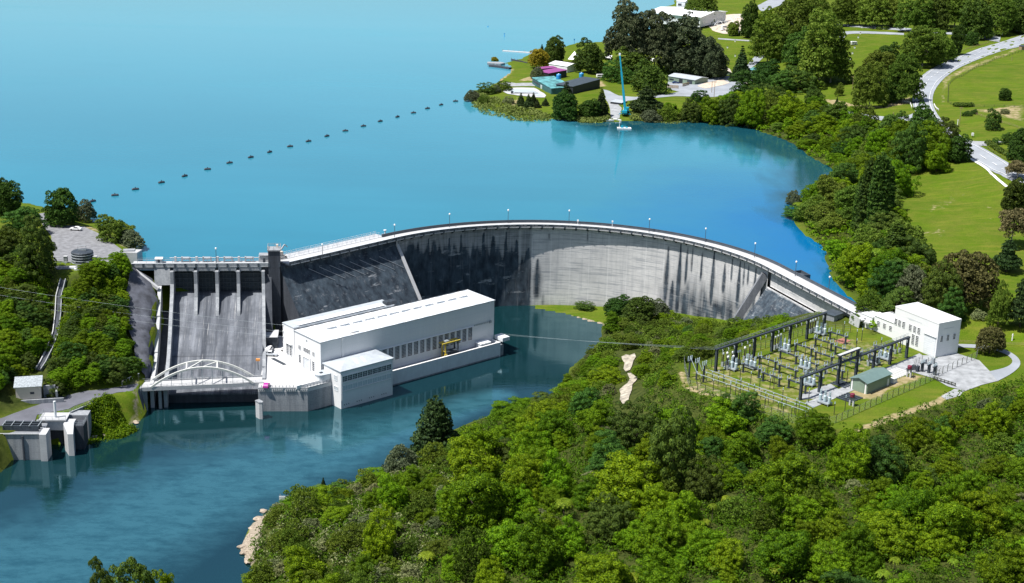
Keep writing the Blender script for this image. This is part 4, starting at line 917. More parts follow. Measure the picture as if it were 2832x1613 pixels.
# lamps along the crest
def lamp_proto():
    t = thing('street_lamp', '', 'street lamp', (0, 0, 0)); m = MB(); m.tube([(0, 0, 0), (0, 0, 0.8), (0, 0, 4.9)], [0.16, 0.12, 0.09], 6); m.build('post', 'rail_dark', t)
    m = MB(); m.lathe([(0.12, 4.9), (0.30, 5.05), (0.34, 5.4), (0.18, 5.6), (0.03, 5.65)], n=8); m.build('lamp_head', 'white_paint', t); return t
L0 = lamp_proto(); first = True
lamps = [(540, 655, 'on the spillway deck'), (805, 645, 'beside the gravity section right of the tower'), (985, 594, 'where the straight section meets the arch')]
arcl = [(1122, 566), (1268, 556), (1420, 557), (1620, 579), (1760, 603), (1883, 641), (1985, 688), (2068, 727)]
lamps += [(x, y, ORD[i] + ' along the arch from its left end') for i, (x, y) in enumerate(arcl)]
for x, y, txt in lamps:
    p = PZ(d(x, y), CREST + 0.2); o = L0 if first else clone(L0); first = False
    o.location = (p.x, p.y, CREST); o['label'] = 'white headed crest lamp post, ' + txt; o['group'] = 'lamp posts along the dam crest'
for i, (x, y) in enumerate(((1442, 562), (1528, 570))):
    p = PZ(d(x, y), CREST); t = thing('marker_post', ['small white box post on the crest near the middle of the arch', 'slim white post on the crest between two lamps'][i], 'post', (p.x, p.y, CREST))
    m = MB(); m.tube([(0, 0, 0), (0, 0, 1.6 + i * 0.9)], 0.1, 6); m.build('post', 'white_paint', t); m = MB(); m.cbox((0, 0, 1.5 + i * 0.9), 0.6, 0.5, 0.6); m.build('box', 'white_paint', t)
# ------------------------------------------------------------------ powerhouse and its yard
class FR:
    def __init__(s, o, a): s.o = np.array(o, float); s.a = a; s.u = np.array([math.cos(a), math.sin(a), 0]); s.v = np.array([-math.sin(a), math.cos(a), 0])
    def w(s, x, y, z=0.0): return Vector(s.o + s.u * x + s.v * y + np.array([0, 0, z]))
    def l(s, p): q = np.array(p, float) - s.o; return (q @ s.u, q @ s.v, q[2])
    def hit(s, px, axis, val):
        r = ray(px); e = (s.u, s.v, np.array([0, 0, 1.0]))[axis]; c = np.array([0, 0, CAMZ]) - s.o
        t = (val - c @ e) / (r @ e); return s.l(np.array([0, 0, CAMZ]) + r * t)
    def t(s, name, label, cat, group=None, z=0.0): return thing(name, label, cat, tuple(s.o + np.array([0, 0, z])), s.a, group)
PH = FR(PZ(z3(718, 905), YARDZ), rad(41.6))
HL = PH.hit(z3(2375, 185), 1, 0.0)[0]; HH = 11.6; HW = 15.4
def hip_roof(m, x0, x1, y0, y1, z, rise, e, hip, th=0.3):
    ym = (y0 + y1) / 2
    b = [(x0 - e, y0 - e, z), (x1 + e, y0 - e, z), (x1 + e, y1 + e, z), (x0 - e, y1 + e, z)]; t = [(p[0], p[1], z + th) for p in b]
    r = [(x0 + hip, ym, z + th + rise), (x1 - hip, ym, z + th + rise)]
    return m.add(b + t + r, [(3, 2, 1, 0), (0, 1, 5, 4), (1, 2, 6, 5), (2, 3, 7, 6), (3, 0, 4, 7), (4, 5, 9, 8), (6, 7, 8, 9), (5, 6, 9), (7, 4, 8)])
ph = PH.t('powerhouse', 'long white powerhouse with a row of tall windows at the foot of the dam', 'power station')
# main hall wall with openings left as recessed panels
m = MB(); m.box(0, HL, 0, HW, -8.5, HH); hall = m.build('hall_wall', 'white_wall', ph)
kx = NT('striped roof sheets'); v = kx.coord('Object'); sx = kx.n('SeparateXYZ'); kx.l(v, sx.inputs[0])
fr = kx.math('FRACT', kx.math('DIVIDE', sx.outputs[0], 5.7)); n5 = kx.noise(v, 0.3, 4)
c = kx.mix(kx.ramp(fr, (0.0, 0.0), (0.49, 0.0), (0.51, 1.0), (0.99, 1.0)), (0.74, 0.75, 0.76), (0.50, 0.54, 0.58)); c = kx.mix(kx.ramp(n5, (0.4, 0.0), (0.7, 0.25)), c, (0.5, 0.52, 0.55))
kx.l(c, kx.b.inputs['Base Color']); kx.b.inputs['Roughness'].default_value = 0.5; MT['roof_stripe'] = kx.m
m = hip_roof(MB(), 0, HL, 0, HW, HH + .003, 1.1, 0.12, 7.5, 0.28); m.build('hall_roof', 'roof_stripe', ph)
m = MB()
for a, b in (((-.2, -.2), (HL + .2, -.2)), ((HL + .2, -.2), (HL + .2, HW + .2)), ((-.2, HW + .2), (-.2, -.2))): m.bar((*a, HH + .28), (*b, HH + .28), 0.18, 0.22)
m.build('gutter', 'roof_grey', ph)
m = MB(); m.box(0, HL, HW + .13, HW + .33, HH - .5, HH + .5); m.build('roof_flashing', 'steel_dark', ph)
rv0 = MB().box(-1.9, 1.9, -0.55, 0.55, 0, 0.75).add([(-1.95, -0.65, 0.753), (1.95, -0.65, 0.753), (1.95, 0.65, 0.753), (-1.95, 0.65, 0.753), (-1.95, 0, 1.0), (1.95, 0, 1.0)], [(0, 1, 5, 4), (2, 3, 4, 5), (1, 2, 5), (3, 0, 4), (3, 2, 1, 0)]).build('ridge_vent', 'roof_white', ph)
for i in range(12):
    o = rv0 if i == 0 else clone(rv0); o.location = (9.2 + i * (HL - 18.0) / 11, HW / 2 - 0.2, HH + 1.1)
# tall windows of the long front
wx0 = PH.hit(z3(1385, 690), 1, 0)[0]; wx1 = PH.hit(z3(2142, 492), 1, 0)[0]; zt_ = PH.hit(z3(1930, 490), 1, 0)[2]; zb_ = PH.hit(z3(1930, 610), 1, 0)[2]
n_w = 14; dx = (wx1 - wx0) / (n_w - 1)
def window(name, parent, w, h, nxp, nyp, glass='glass_dark', frame='white_wall', depth=0.18, bar=0.12):
    """glazed opening in the xz plane facing -y, origin at its lower left corner"""
    f = MB(); f.box(0, w, -0.06, 0.02, 0, h); g = f.build(name, glass, parent)
    b = MB()
    b.box(-bar, 0, -0.14, -.001, -bar, h + bar); b.box(w, w + bar, -0.14, -.001, -bar, h + bar); b.box(0.001, w - .001, -0.14, -.002, -bar, 0); b.box(0.001, w - .001, -0.14, -.002, h, h + bar)
    for i in range(1, nxp): b.box(w * i / nxp - .04, w * i / nxp + .04, -0.1, -.061, 0.001, h - .001)
    for i in range(1, nyp): b.box(0.002, w - .002, -0.098, -.0605, h * i / nyp - .035, h * i / nyp + .035)
    b.build('window_frame', frame, g); return g
w0 = window('tall_window', ph, 1.75, zt_ - zb_, 3, 9, bar=0.1)
for i in range(-2, n_w):
    o = w0 if i == -2 else clone(w0); o.location = (wx0 + dx * i - 0.85, -0.001, zb_)
m = MB(); m.box(wx0 - 2 * dx - 1.6, wx1 + 1.6, -0.45, -.002, zt_ + .12, zt_ + .35); m.build('window_hood', 'white_wall', ph)
m = MB(); m.box(8.2, 8.9, -0.5, -.002, -1, HH - .1); m.build('pilaster', 'white_wall', ph)
m = MB()
for i in range(9): m.cbox((wx1 + 2.0 + i * 0.75, -0.12, zt_ + 0.1), 0.4, 0.2, 0.5)
m.cbox((wx1 + 9.1, -0.3, zt_), 0.9, 0.55, 0.8); m.build('wall_fitting', 'steel', ph)
m = MB(); m.box(12.5, 16.0, 1.0, 1.15, HH + .55, HH + .7)
for x in (12.6, 14.2, 15.8): m.box(x, x + .15, 1.02, 1.14, HH + .3, HH + .549)
m.build('roof_ladder', 'steel_dark', ph)
# left gable end: tall door with side lights (faces -x)
def endwin(name, y0, y1, z0, z1, nyp, nzp, glass='glass_dark', parent=ph, x=0.0):
    g = window(name, parent, y1 - y0, z1 - z0, nyp, nzp, glass); g.rotation_euler = (0, 0, -PI / 2); g.location = (x - .001, y1, z0); return g
def ey(px): q = PH.hit(px, 0, 0.0); return q[1], q[2]
ya, za_ = ey(z3(553, 615)); yb, zb2 = ey(z3(614, 690)); endwin('door_window', yb, ya, zb2, za_ - .3, 4, 3)
for (xa, y0_, xb, y1_) in ((505, 600, 527, 650), (508, 690, 528, 775), (637, 665, 657, 712), (637, 755, 657, 855)):
    q0 = ey(z3(xa, y0_)); q1 = ey(z3(xb, y1_)); endwin('side_window', min(q0[1 - 1], q1[0]), max(q0[0], q1[0]), max(0.6, q1[1]), q0[1], 1, 5)
dy0, dz0 = ey(z3(615, 860)); dy1, dz1 = ey(z3(556, 712))
m = MB(); m.box(-0.10, -.001, dy0, dy1, 0.02, dz1); dr = m.build('roller_door', 'white_grey', ph)
m = MB()
for i in range(1, 12): m.box(-0.13, -.101, dy0 + .02, dy1 - .02, dz1 * i / 12 - .03, dz1 * i / 12 + .03)
m.build('door_rib', 'steel', dr)
m = MB(); m.box(-.35, -.002, dy0 - .35, dy0 - .003, 0, dz1 + .4); m.box(-.35, -.002, dy1 + .003, dy1 + .35, 0, dz1 + .4); m.box(-.349, -.002, dy0 - .002, dy1 + .002, dz1 + .003, dz1 + .4); m.build('door_frame', 'white_wall', ph)
m = MB(); m.lathe([(0.35, 0), (0.35, .08)], n=10); m.v = [(-0.02 - z, (dy0 + dy1) / 2 + a, 10.2 + b) for a, b, z in m.v]; m.build('emblem', 'steel', ph)
# rear annexe along the dam side
AX0, AX1, AW, AH = 0.05, 41.5, 7.3, 12.4
m = MB(); m.box(AX0, AX1, HW + .34, HW + AW, -8.5, AH); m.build('annex_wall', 'white_wall', ph)
m = hip_roof(MB(), AX0, AX1, HW + .4, HW + AW, AH + .003, 0.5, 0.15, 3.5, 0.25); m.build('annex_roof', 'roof_grey', ph)
m = MB(); m.box(AX0 + 2, AX1 - 4, HW + .45, HW + 3.4, AH + .60, AH + .72); m.build('annex_walkway', 'roof_white', ph)
m = MB(); m.box(AX1 - 3, AX1 + 1.5, HW + .6, HW + 3.0, AH + .3, AH + 1.5); m.build('roof_plant', 'steel_dark', ph)
m = MB(); m.box(AX1 + .1, HL, HW + .34, HW + 2.0, -8.5, HH - .6); m.build('rear_ledge', 'white_grey', ph)
for y0_ in (HW + 1.9, HW + 3.9): endwin('annex_window', y0_, y0_ + 1.1, 2.2, 5.8, 2, 6)
m = MB(); m.box(-.55, AX0 - .001, HW + 1.5, HW + 5.4, 6.1, 6.3); m.build('annex_hood', 'white_wall', ph)
# draft tube deck in front, between the hall and its outer wall
dk0 = 21.2; DKZ = -3.9; DW = -4.7
m = MB(); m.box(dk0, HL + 1.2, DW + .5, -.003, -11, DKZ); m.build('tail_deck', 'conc', ph)
m = MB(); m.box(dk0, HL - 1.2, DW, DW + .499, -11, DKZ + 1.25); m.box(HL - 1.199, HL - .7, DW, -.003, -11, DKZ + 1.25); m.build('tail_wall', 'white_grey', ph)
m = MB(); m.box(dk0, HL - 0.6, DW - .08, DW + .6, DKZ + 1.252, DKZ + 1.38); m.build('tail_coping', 'white_paint', ph)
m = MB(); m.box(dk0, HL - 1.25, DW - .02, DW - .001, -8.6, -7.5); m.build('tide_mark', 'conc', ph)
m = MB(); m.box(HL + .001, HL + 3.4, -5.0, -0.5, -2.6, -1.2); m.build('end_platform', 'white_grey', ph)
# control block on the river side
m = MB(); m.box(0.2, 21.0, -11.1, -1.6, -11, 4.9); m.box(4, 17, -1.599, -.004, -8, 4.3); m.build('block_wall', 'white_wall', ph)
m = hip_roof(MB(), 0.2, 21.0, -11.1, -1.3, 4.903, 1.3, 0.35, 5.0, 0.25); m.build('block_roof', 'roof_grey', ph)
m = MB()
for xx in (8.0, 11.0): m.bar((xx, -9.5, 5.6), (xx + .3, -6.8, 6.38), 0.9, 0.06)
m.build('roof_sheet', 'roof_white', ph)
def bw(px): q = PH.hit(px, 1, -11.1); return q[0], q[2]
ax_, az_ = bw(z3(945, 893)); bx_, bz_ = bw(z3(1358, 785)); cx_, cz_ = bw(z3(950, 930)); wh = 2.0
w1 = window('upper_window', ph, 1.75, 1.75, 3, 3)
for i in range(10):
    o = w1 if i == 0 else clone(w1); o.location = (1.0 + i * 1.95, -11.101, 1.35)
    if i < 2:
        for q in ([o] if i else []): pass
w2 = window('lower_window', ph, 1.75, 1.6, 2, 1, 'glass_pale')
for i in range(10):
    o = w2 if i == 0 else clone(w2); o.location = (1.0 + i * 1.95, -11.101, -1.75)
m = MB(); m.box(0.5, 20.7, -11.4, -11.102, 3.25, 3.45); m.box(0.5, 20.7, -11.4, -11.102, 0.95, 1.1); m.box(0.5, 20.7, -11.35, -11.102, -2.05, -1.92); m.build('window_hood', 'white_wall', ph)
m = MB()
for g_ in range(4):
    for q in range(3): m.cbox((1.5 + g_ * 5 + q * 0.85, -11.14, -6.9), 0.22, 0.1, 0.3)
m.build('weep_hole', 'steel_dark', ph)
m = MB(); m.tube([(0.5, -11.25, 4.8), (0.5, -11.25, -5)], 0.1, 6); m.build('drain_pipe', 'white_grey', ph)
m = MB(); m.tube([(20.6, -11.25, 4.8), (20.6, -11.25, -5)], 0.1, 6); m.build('drain_pipe', 'white_grey', ph)
endwin('block_window', -9.0, -7.6, 1.3, 2.9, 3, 2, 'glass_pale', ph, 0.2)
endwin('block_window', -9.4, -7.4, -2.2, -0.9, 3, 1, 'glass_pale', ph, 0.2)
# rounded porch between hall and block
m = MB(); pr = [(0.3, -5.2)] + [(-2.4 + 2.0 * math.cos(q), -3.4 + 2.0 * math.sin(q)) for q in np.linspace(-PI / 2, -3 * PI / 2, 9)] + [(0.15, -1.4)]
pr = [(0.19, -5.4), (0.19, -1.4)] + [(-2.4 + 2.0 * math.cos(q), -3.4 + 2.0 * math.sin(q)) for q in np.linspace(PI / 2, 3 * PI / 2, 9)]
m.prism(pr, 0.0, 2.6); m.build('porch', 'white_grey', ph)
m = MB(); m.prism([(-2.4 + (p[0] + 2.4) * 1.1, -3.4 + (p[1] + 3.4) * 1.1) if p[0] < 0 else (0.185, -3.4 + (p[1] + 3.4) * 1.1) for p in pr], 2.603, 2.85); m.build('porch_roof', 'roof_grey', ph)
m = MB(); m.cbox((-2.2, -3.4, 2.853), 1.0, 0.8, 0.25); m.build('porch_hatch', 'steel_dark', ph)
# gantry crane and box on the tail deck
cx0 = PH.hit(z3(1905, 700), 1, -3.2)[0]; cx1 = PH.hit(z3(2015, 640), 1, -3.2)[0]
GC_ = .72; t = thing('gantry_crane', 'yellow gantry crane standing on the deck in front of the powerhouse windows', 'crane', tuple(PH.w(cx0, -2.4, DKZ + .003)), PH.a)
cl_ = cx1 - cx0 + 1.0
for x in (0, cl_):
    m = MB(); m.bar((x, -1.2, 0), (x, -1.2, 7.6), 0.45, 0.45); m.bar((x, 1.2, 0), (x, 1.2, 7.6), 0.45, 0.45); m.bar((x, -1.2, 3.5), (x, 1.2, 3.5), 0.25, 0.25); m.build('leg', 'yellow' if x == 0 else 'steel_dark', t)
m = MB(); m.bar((-1.5, -1.2, 7.8), (cl_ + 1.2, -1.2, 7.8), 0.55, 0.55); m.bar((-1.5, 1.2, 7.8), (cl_ + 1.2, 1.2, 7.8), 0.55, 0.55); m.build('beam', 'yellow', t)
m = MB(); m.box(0.5, 2.2, -0.9, 0.9, 8.08, 8.7); m.build('hoist', 'steel', t)
m = MB(); m.bar((1.2, 0, 8.1), (1.2, 0, 3.4), 0.08, 0.08); m.cbox((1.2, 0, 3.0), 0.5, 0.4, 0.5); m.build('hook', 'steel_dark', t)
m = MB(); m.box(-0.9, 0.4, -1.9, -1.45, 0.2, 2.4); m.build('control_box', 'yellow', t)
m = MB(); m.box(1.0, cl_ - .6, -1.3, 1.3, 0, 3.2); m.build('gate_stack', 'steel_dark', t); t.scale = (.9, .8, .72)
q = PH.hit(z3(2268, 590), 1, -2.5)
t = thing('deck_cabin', 'small white cabin with louvred top at the river end of the powerhouse deck', 'cabin', tuple(PH.w(q[0], -2.6, DKZ + .003)), PH.a)
m = MB(); m.box(-2.2, 2.2, -1.3, 1.3, 0, 1.9); m.build('wall', 'white_grey', t); m = MB(); m.box(-2.4, 2.4, -1.5, 1.5, 1.903, 2.15); m.build('roof', 'roof_white', t)
m = MB()
for i in range(4): m.box(-1.9, 1.9, -1.36, -1.302, .3 + i * .4, .5 + i * .4)
m.build('louvre', 'steel', t)

# yard platform
yl = [PH.l(PZ(p, YARDZ))[:2] for p in (z3(120, 1015), z3(150, 1016), z3(590, 1016), z3(830, 952))]
wl = [PH.l(PZ(p, 0))[:2] for p in (z3(152, 1215), z3(590, 1213), z3(795, 1160))]
left_back = PH.l(W2(31.3, 20, 8))[:2]; left_front = PH.l(PZ(z2(930, 1198), 8))[:2]; bk = PH.l(PZ(z3(300, 490), YARDZ))[:2]
yard = PH.t('yard_platform', 'pale concrete yard with a stained quay wall beside the powerhouse', 'platform')
poly = [left_front, yl[2], yl[3], (0.18, yl[3][1] + 1.0), (0.18, -.01), (-.01, -.01), (-.01, HW + AW), (6, HW + AW + 4), PH.l(W2(42, 6, 8))[:2], PH.l(W2(34, 3, 8))[:2], left_back]
m = MB(); m.prism(poly, -8.2, -.004); m.build('slab', 'yard', yard)
def wallstrip(a, b, th_, z0, z1, off=0.0):
    a = Vector(a); b = Vector(b); t_ = (b - a).normalized(); n_ = Vector((t_.y, -t_.x))
    return [tuple(a + n_ * off), tuple(b + n_ * off), tuple(b + n_ * (off - th_)), tuple(a + n_ * (off - th_))], z0, z1
for a, b in ((left_front, yl[2]), (yl[2], yl[3])):
    m = MB(); m.prism(*wallstrip(a, b, .05, -9, -1.2, .05)); m.build('quay_wall', 'quay' if 'quay' in MT else 'conc', yard)
    m = MB(); m.prism(*wallstrip(a, b, .35, 0.0, .25, .15)); m.build('kerb', 'conc_light', yard)
    m = MB(); A_ = Vector(a); B_ = Vector(b); L_ = (B_ - A_).length; n_ = max(2, int(L_ / 1.1))
    for i in range(n_ + 1): p = A_.lerp(B_, i / n_); m.bar((p.x, p.y, 0.2), (p.x, p.y, 1.15), 0.12, 0.12)
    for h_ in (0.6, 1.12): m.bar((*A_, h_), (*B_, h_), 0.08, 0.08)
    m.build('railing', 'rail', yard)
m = MB()
A_, B_ = Vector(left_front), Vector(yl[2]); 
for i in range(26):
    p = A_.lerp(B_, (i + .5) / 26)
    if i % 7 != 6: m.cbox((p.x, p.y - .25, -.95), 0.35, 0.25, 0.7)
m.build('quay_bracket', 'conc_light', yard)
t_ = Vector(yl[3]) - Vector(yl[2]); nn_ = Vector((-t_.y, t_.x)).normalized(); A_ = Vector(yl[2]) + nn_ * 1.4; B_ = Vector(yl[3]) + nn_ * 1.4
m = MB(); A2 = Vector(yl[2]) + Vector((-3.2, 1.5)); m.bar((*A2, 0.55), (*A_, 0.55), 0.3, 1.1); m.bar((*A_, 0.55), (*B_, 0.55), 0.3, 1.1); m.build('ramp_wall', 'white_paint', yard)
m = MB(); m.box(-4, -2.6, HW + 1, HW + 9, .002, .03); m.build('drain_cover', 'steel_dark', yard)
# pier nose in the river under the yard corner
pq = PZ(z2(940, 1395), 0); t = thing('river_pier', 'slim concrete pier nose standing in the river below the yard corner', 'pier', (pq.x, pq.y, -1), PH.a)
m = MB(); m.prism([(-.7, -1.2), (0, -1.9), (.7, -1.2), (.7, 1.0), (-.7, 1.0)], -1, 6.4); m.build('shaft', 'conc_light', t); m = MB(); m.prism([(-.8, -1.2), (0, -2.0), (.8, -1.2), (.8, 1.1), (-.8, 1.1)], 6.403, 6.8); m.build('cap', 'conc', t)

# ------------------------------------------------------------------ bridge
b0 = PZ(z2(170, 1200), YARDZ); b1 = PZ(z2(940, 1166), YARDZ); ang = math.atan2(b1.y - b0.y, b1.x - b0.x); BL = (b1 - b0).length
BW_ = 6.2
br = thing('arch_bridge', 'pale bowstring arch bridge crossing the foot of the spillway', 'bridge', tuple(b0), ang)
m = MB(); m.box(-1, BL + 1.5, 0, BW_, -0.75, 0.02); m.build('deck', 'conc_light', br)
m = MB(); m.box(-1, BL + 1.5, 0.55, BW_ - .55, 0.024, 0.06); m.build('roadway', 'conc_light', br)
for y_ in (0.0, BW_):
    m = MB(); m.bar((-1, y_, -.2), (BL + 1.5, y_, -.2), 0.4, 1.3); m.build('girder', 'conc_light', br)
    N_ = 20; pts = [(2.0 + (BL - 4) * i / N_, y_, 0.3 + 6.0 * 4 * (i / N_) * (1 - i / N_)) for i in range(N_ + 1)]
    m = MB()
    for a, b in zip(pts[:-1], pts[1:]): m.bar(a, Vector(b) + (Vector(b) - Vector(a)) * 0.06, 0.6, 0.62)
    m.build('arch_rib', 'cream_paint', br)
    for i in range(2, N_ - 1, 2): m = MB(); p = pts[i]; m.bar((p[0], y_, 0.2), p, 0.13, 0.13); m.build('hanger', 'steel', br)
    m = MB(); yy = y_ + (0.35 if y_ == 0 else -0.35)
    for h_ in (0.55, 1.05): m.bar((-1, yy, h_), (BL + 1, yy, h_), 0.06, 0.06)
    for x in np.arange(-1, BL + 1.1, 2): m.bar((x, yy, 0), (x, yy, 1.08), 0.07, 0.07)
    m.build('railing', 'rail', br)
for a, b, di in ((7, 7, 0), (13, 13, 0), (7, 10, 1), (10, 13, 1), (10, 10, 2)):
    za1 = 0.3 + 6 * 4 * (a / 20) * (1 - a / 20); zb1 = 0.3 + 6 * 4 * (b / 20) * (1 - b / 20); xa = 2 + (BL - 4) * a / 20; xb = 2 + (BL - 4) * b / 20
    if di == 2: continue
    m = MB(); m.bar((xa, 0, za1), (xb, BW_, zb1), 0.38, 0.42); m.build('cross_brace', 'cream_paint', br)
m = MB(); m.prism([(-3.5, -.6), (-1.1, -.6), (-1.1, BW_ + .6), (-3.5, BW_ + .6)], -9.5, 0.3); m.build('abutment', 'conc', br)
m = MB(); m.box(-1.05, 0.6, 0.6, 1.6, -9.5, -.8); m.box(-1.05, 0.6, BW_ - 1.6, BW_ - .6, -9.5, -.8); m.box(4.0, 5.0, 2, BW_ + 2.5, -9.5, -0.8); m.build('bridge_pier', 'conc', br)
q = PZ(z2(932, 1075), YARDZ)
t = thing('warning_light', 'orange topped mast by the yard end of the bridge', 'light', (q.x, q.y, YARDZ)); m = MB(); m.tube([(0, 0, 0), (0, 0, 3.2)], 0.14, 6); m.build('post', 'steel_dark', t)
m = MB(); m.cbox((0, 0, 3.2), 1.3, .8, 0.7); m.build('lamp_head', 'orange_paint', t)

# ------------------------------------------------------------------ vehicles
def car(name, label, cat, loc_, rz, paint, kind='saloon', group=None, s=1.0):
    t = thing(name, label, cat, loc_, rz, group); L, W, = 4.5, 1.78
    if kind == 'saloon': low = [(-2.25, .35), (2.2, .35), (2.25, .75), (1.9, .88), (0.95, .95), (-1.5, .95), (-2.2, .92)]; cab = [(0.95, .95), (0.25, 1.42), (-0.95, 1.44), (-1.65, .95)]
    elif kind == 'ute': low = [(-2.5, .42), (2.4, .42), (2.45, .9), (2.1, 1.02), (1.1, 1.08), (-2.5, 1.08)]; cab = [(1.1, 1.08), (0.5, 1.72), (-0.7, 1.74), (-0.9, 1.08)]
    elif kind == 'van': low = [(-2.4, .4), (2.3, .4), (2.4, .9), (2.2, 1.1), (1.9, 1.15), (-2.4, 1.15)]; cab = [(1.9, 1.15), (1.2, 1.95), (-2.3, 1.95), (-2.4, 1.15)]
    else: low = [(-1.85, .35), (1.8, .35), (1.85, .75), (1.5, .88), (0.9, .95), (-1.8, .95)]; cab = [(0.9, .95), (0.25, 1.45), (-1.3, 1.45), (-1.8, .95)]
    m = MB(); m.yprism(low, -W / 2, W / 2); body = m.build('body', paint, t, False, 0.07)
    m = MB(); m.yprism([(x, z + .002) for x, z in cab], -W / 2 + .12, W / 2 - .12); m.build('cabin', paint, t, False, 0.05)
    cx_ = sum(p[0] for p in cab) / 4; m = MB()
    inn = [(cx_ + (x - cx_) * 0.86, 1.0 + (z - cab[0][1]) * 0.82 + (cab[0][1] - .95)) for x, z in cab]
    m.yprism(inn, -W / 2 + .10, W / 2 - .10); m.build('side_window', 'glass_dark', t)
    a, b = cab[0], cab[1]; m = MB(); m.add([(a[0] + .03, -.7, a[1] + .06), (a[0] + .03, .7, a[1] + .06), (b[0] + .06, .62, b[1] - .05), (b[0] + .06, -.62, b[1] - .05)], [(0, 1, 2, 3)]); m.build('windscreen', 'glass_dark', t, fixn=False)
    xs = (-1.4, 1.4) if kind != 'hatch' else (-1.15, 1.15)
    for x in xs:
        for y_ in (-W / 2 + .12, W / 2 - .12):
            m = MB(); m.tube([(x, y_ - .13, .33), (x, y_ + .13, .33)], .33, 12); m.build('wheel', 'tyre', t)
    if kind == 'ute': m = MB(); m.box(-2.35, -1.0, -.7, .7, 1.083, 1.1); m.build('tray', 'steel_dark', t)
    t.scale = (s, s, s); return t
def at(px, z): return tuple(PZ(px, z))
car('pickup_truck', 'silver double cab pickup parked in the yard beside the spillway wall', 'pickup', at(z3(234, 705), YARDZ), rad(-3), 'white_grey', 'ute')
car('parked_car', 'white saloon parked against the left end wall of the powerhouse annexe', 'car', at(z3(392, 662), YARDZ), rad(-22), 'car_white', 'saloon')
car('parked_car', 'magenta hatchback parked alone at the outer edge of the yard', 'car', at(z3(198, 1005), YARDZ), rad(88), 'car_magenta', 'hatch')
car('parked_car', 'white saloon parked on the gravel car park under the lakeside trees', 'car', at(z1(364, 272), PARKZ + .15), rad(172), 'car_white', 'saloon')
t = car('box_van', 'white van half hidden between the grey yard shed and the pickup', 'van', at(z3(222, 668), YARDZ), rad(85), 'car_white', 'van')
p = PZ(z3(215, 625), YARDZ); t = thing('yard_shed', 'dark container shed with a pale roof at the back of the yard', 'shed', tuple(p), rad(5))
m = MB(); m.box(-3.2, 3.2, -1, 4, 0, 4.0); m.build('wall', 'steel_dark', t); m = MB(); m.add([(-3.4, -1.3, 4.01), (3.4, -1.3, 4.01), (3.4, 4.3, 4.01), (-3.4, 4.3, 4.01), (-3.4, -1.3, 4.2), (3.4, -1.3, 4.2), (3.4, 4.3, 4.9), (-3.4, 4.3, 4.9)], [(3, 2, 1, 0), (4, 5, 6, 7), (0, 1, 5, 4), (1, 2, 6, 5), (2, 3, 7, 6), (3, 0, 4, 7)]); m.build('roof', 'conc_light', t)
p = PZ(z3(481, 775), YARDZ); t = thing('notice_board', 'small green and yellow notice board beside the powerhouse door', 'sign', tuple(p), PH.a - PI / 2)
m = MB(); m.box(-.6, .6, -.05, .05, .7, 2.0); m.build('board', 'yellow', t); m = MB(); m.box(-.5, -.4, .051, .12, 0, 2); m.box(.4, .5, .051, .12, 0, 2); m.build('post', 'post', t)

# ------------------------------------------------------------------ left bank works
IN = FR(PZ(zd(0, 372), 8.2), PH.a * 0 + rad(4))
t = IN.t('intake_structure', 'weathered concrete gate structure with wing walls on the left river bank', 'gate structure')
def il(px, z): return IN.l(PZ(px, z))[:2]
m = MB(); a = il(zd(-40, 372), 8.2); b = il(zd(300, 372), 8.2); c_ = il(zd(345, 300), 8.2); e_ = il(zd(345, 240), 8.2); m.prism([a, b, c_, e_, (a[0], e_[1])], -10, 0.0); m.build('quay', 'conc', t)
m = MB(); m.prism(*wallstrip(a, b, 0.3, .0, 0.35, 0.3)); m.build('quay_kerb', 'conc_light', t)
m = MB(); m.box(b[0] - 5.6, b[0] - 5.2, b[1] - .5, b[1] - .001, -10, -.5); m.build('buttress', 'conc_dark', t)
m = MB(); m.box(b[0] - 0.4, b[0] + 1.6, b[1] - 1.0, b[1] + 4, -10, 0.3); m.build('wing_wall', 'conc_light', t)
g0 = il(zd(330, 285), 8.2); g1 = il(zd(465, 285), 8.2)
m = MB(); m.box(g0[0], g1[0], g0[1], g0[1] + 5, -2.6, .6); m.build('gate_wall', 'conc_light', t)
m = MB(); m.box(g0[0] - 1.8, g1[0] + .8, g0[1] - .6, g0[1] + 5.3, .603, 1.0); m.build('roof_slab', 'conc_light', t)
m = MB(); m.box(g0[0], g1[0], g0[1] + 2.5, g0[1] + 3, -10, -2.61); m.build('gate', 'conc_dark', t)
w0_ = il(zd(500, 520), 0); 
m = MB(); m.prism([(g1[0] + .2, g0[1] + 2), (g1[0] + .3, g0[1] - 2), (g1[0] + 2.4, g0[1] - 6.2), (g1[0] + 4.0, g0[1] - 6.2), (g1[0] + 3.2, g0[1] - 1), (g1[0] + 3.2, g0[1] + 2)], -10, [.3, .3, -1.2, -1.2, .3, .3]); m.build('wing_wall', 'conc_light', t)
m = MB(); m.box(g1[0] + 3.3, g1[0] + 6.0, g0[1] - 1.5, g0[1] + 3.5, -10, -.6); m.build('side_block', 'conc_dark', t)
m = MB(); m.box(g0[0], g1[0] + 6, g0[1] + 5.01, g0[1] + 9, -10, .2); m.build('rear_block', 'conc', t)
m = MB()
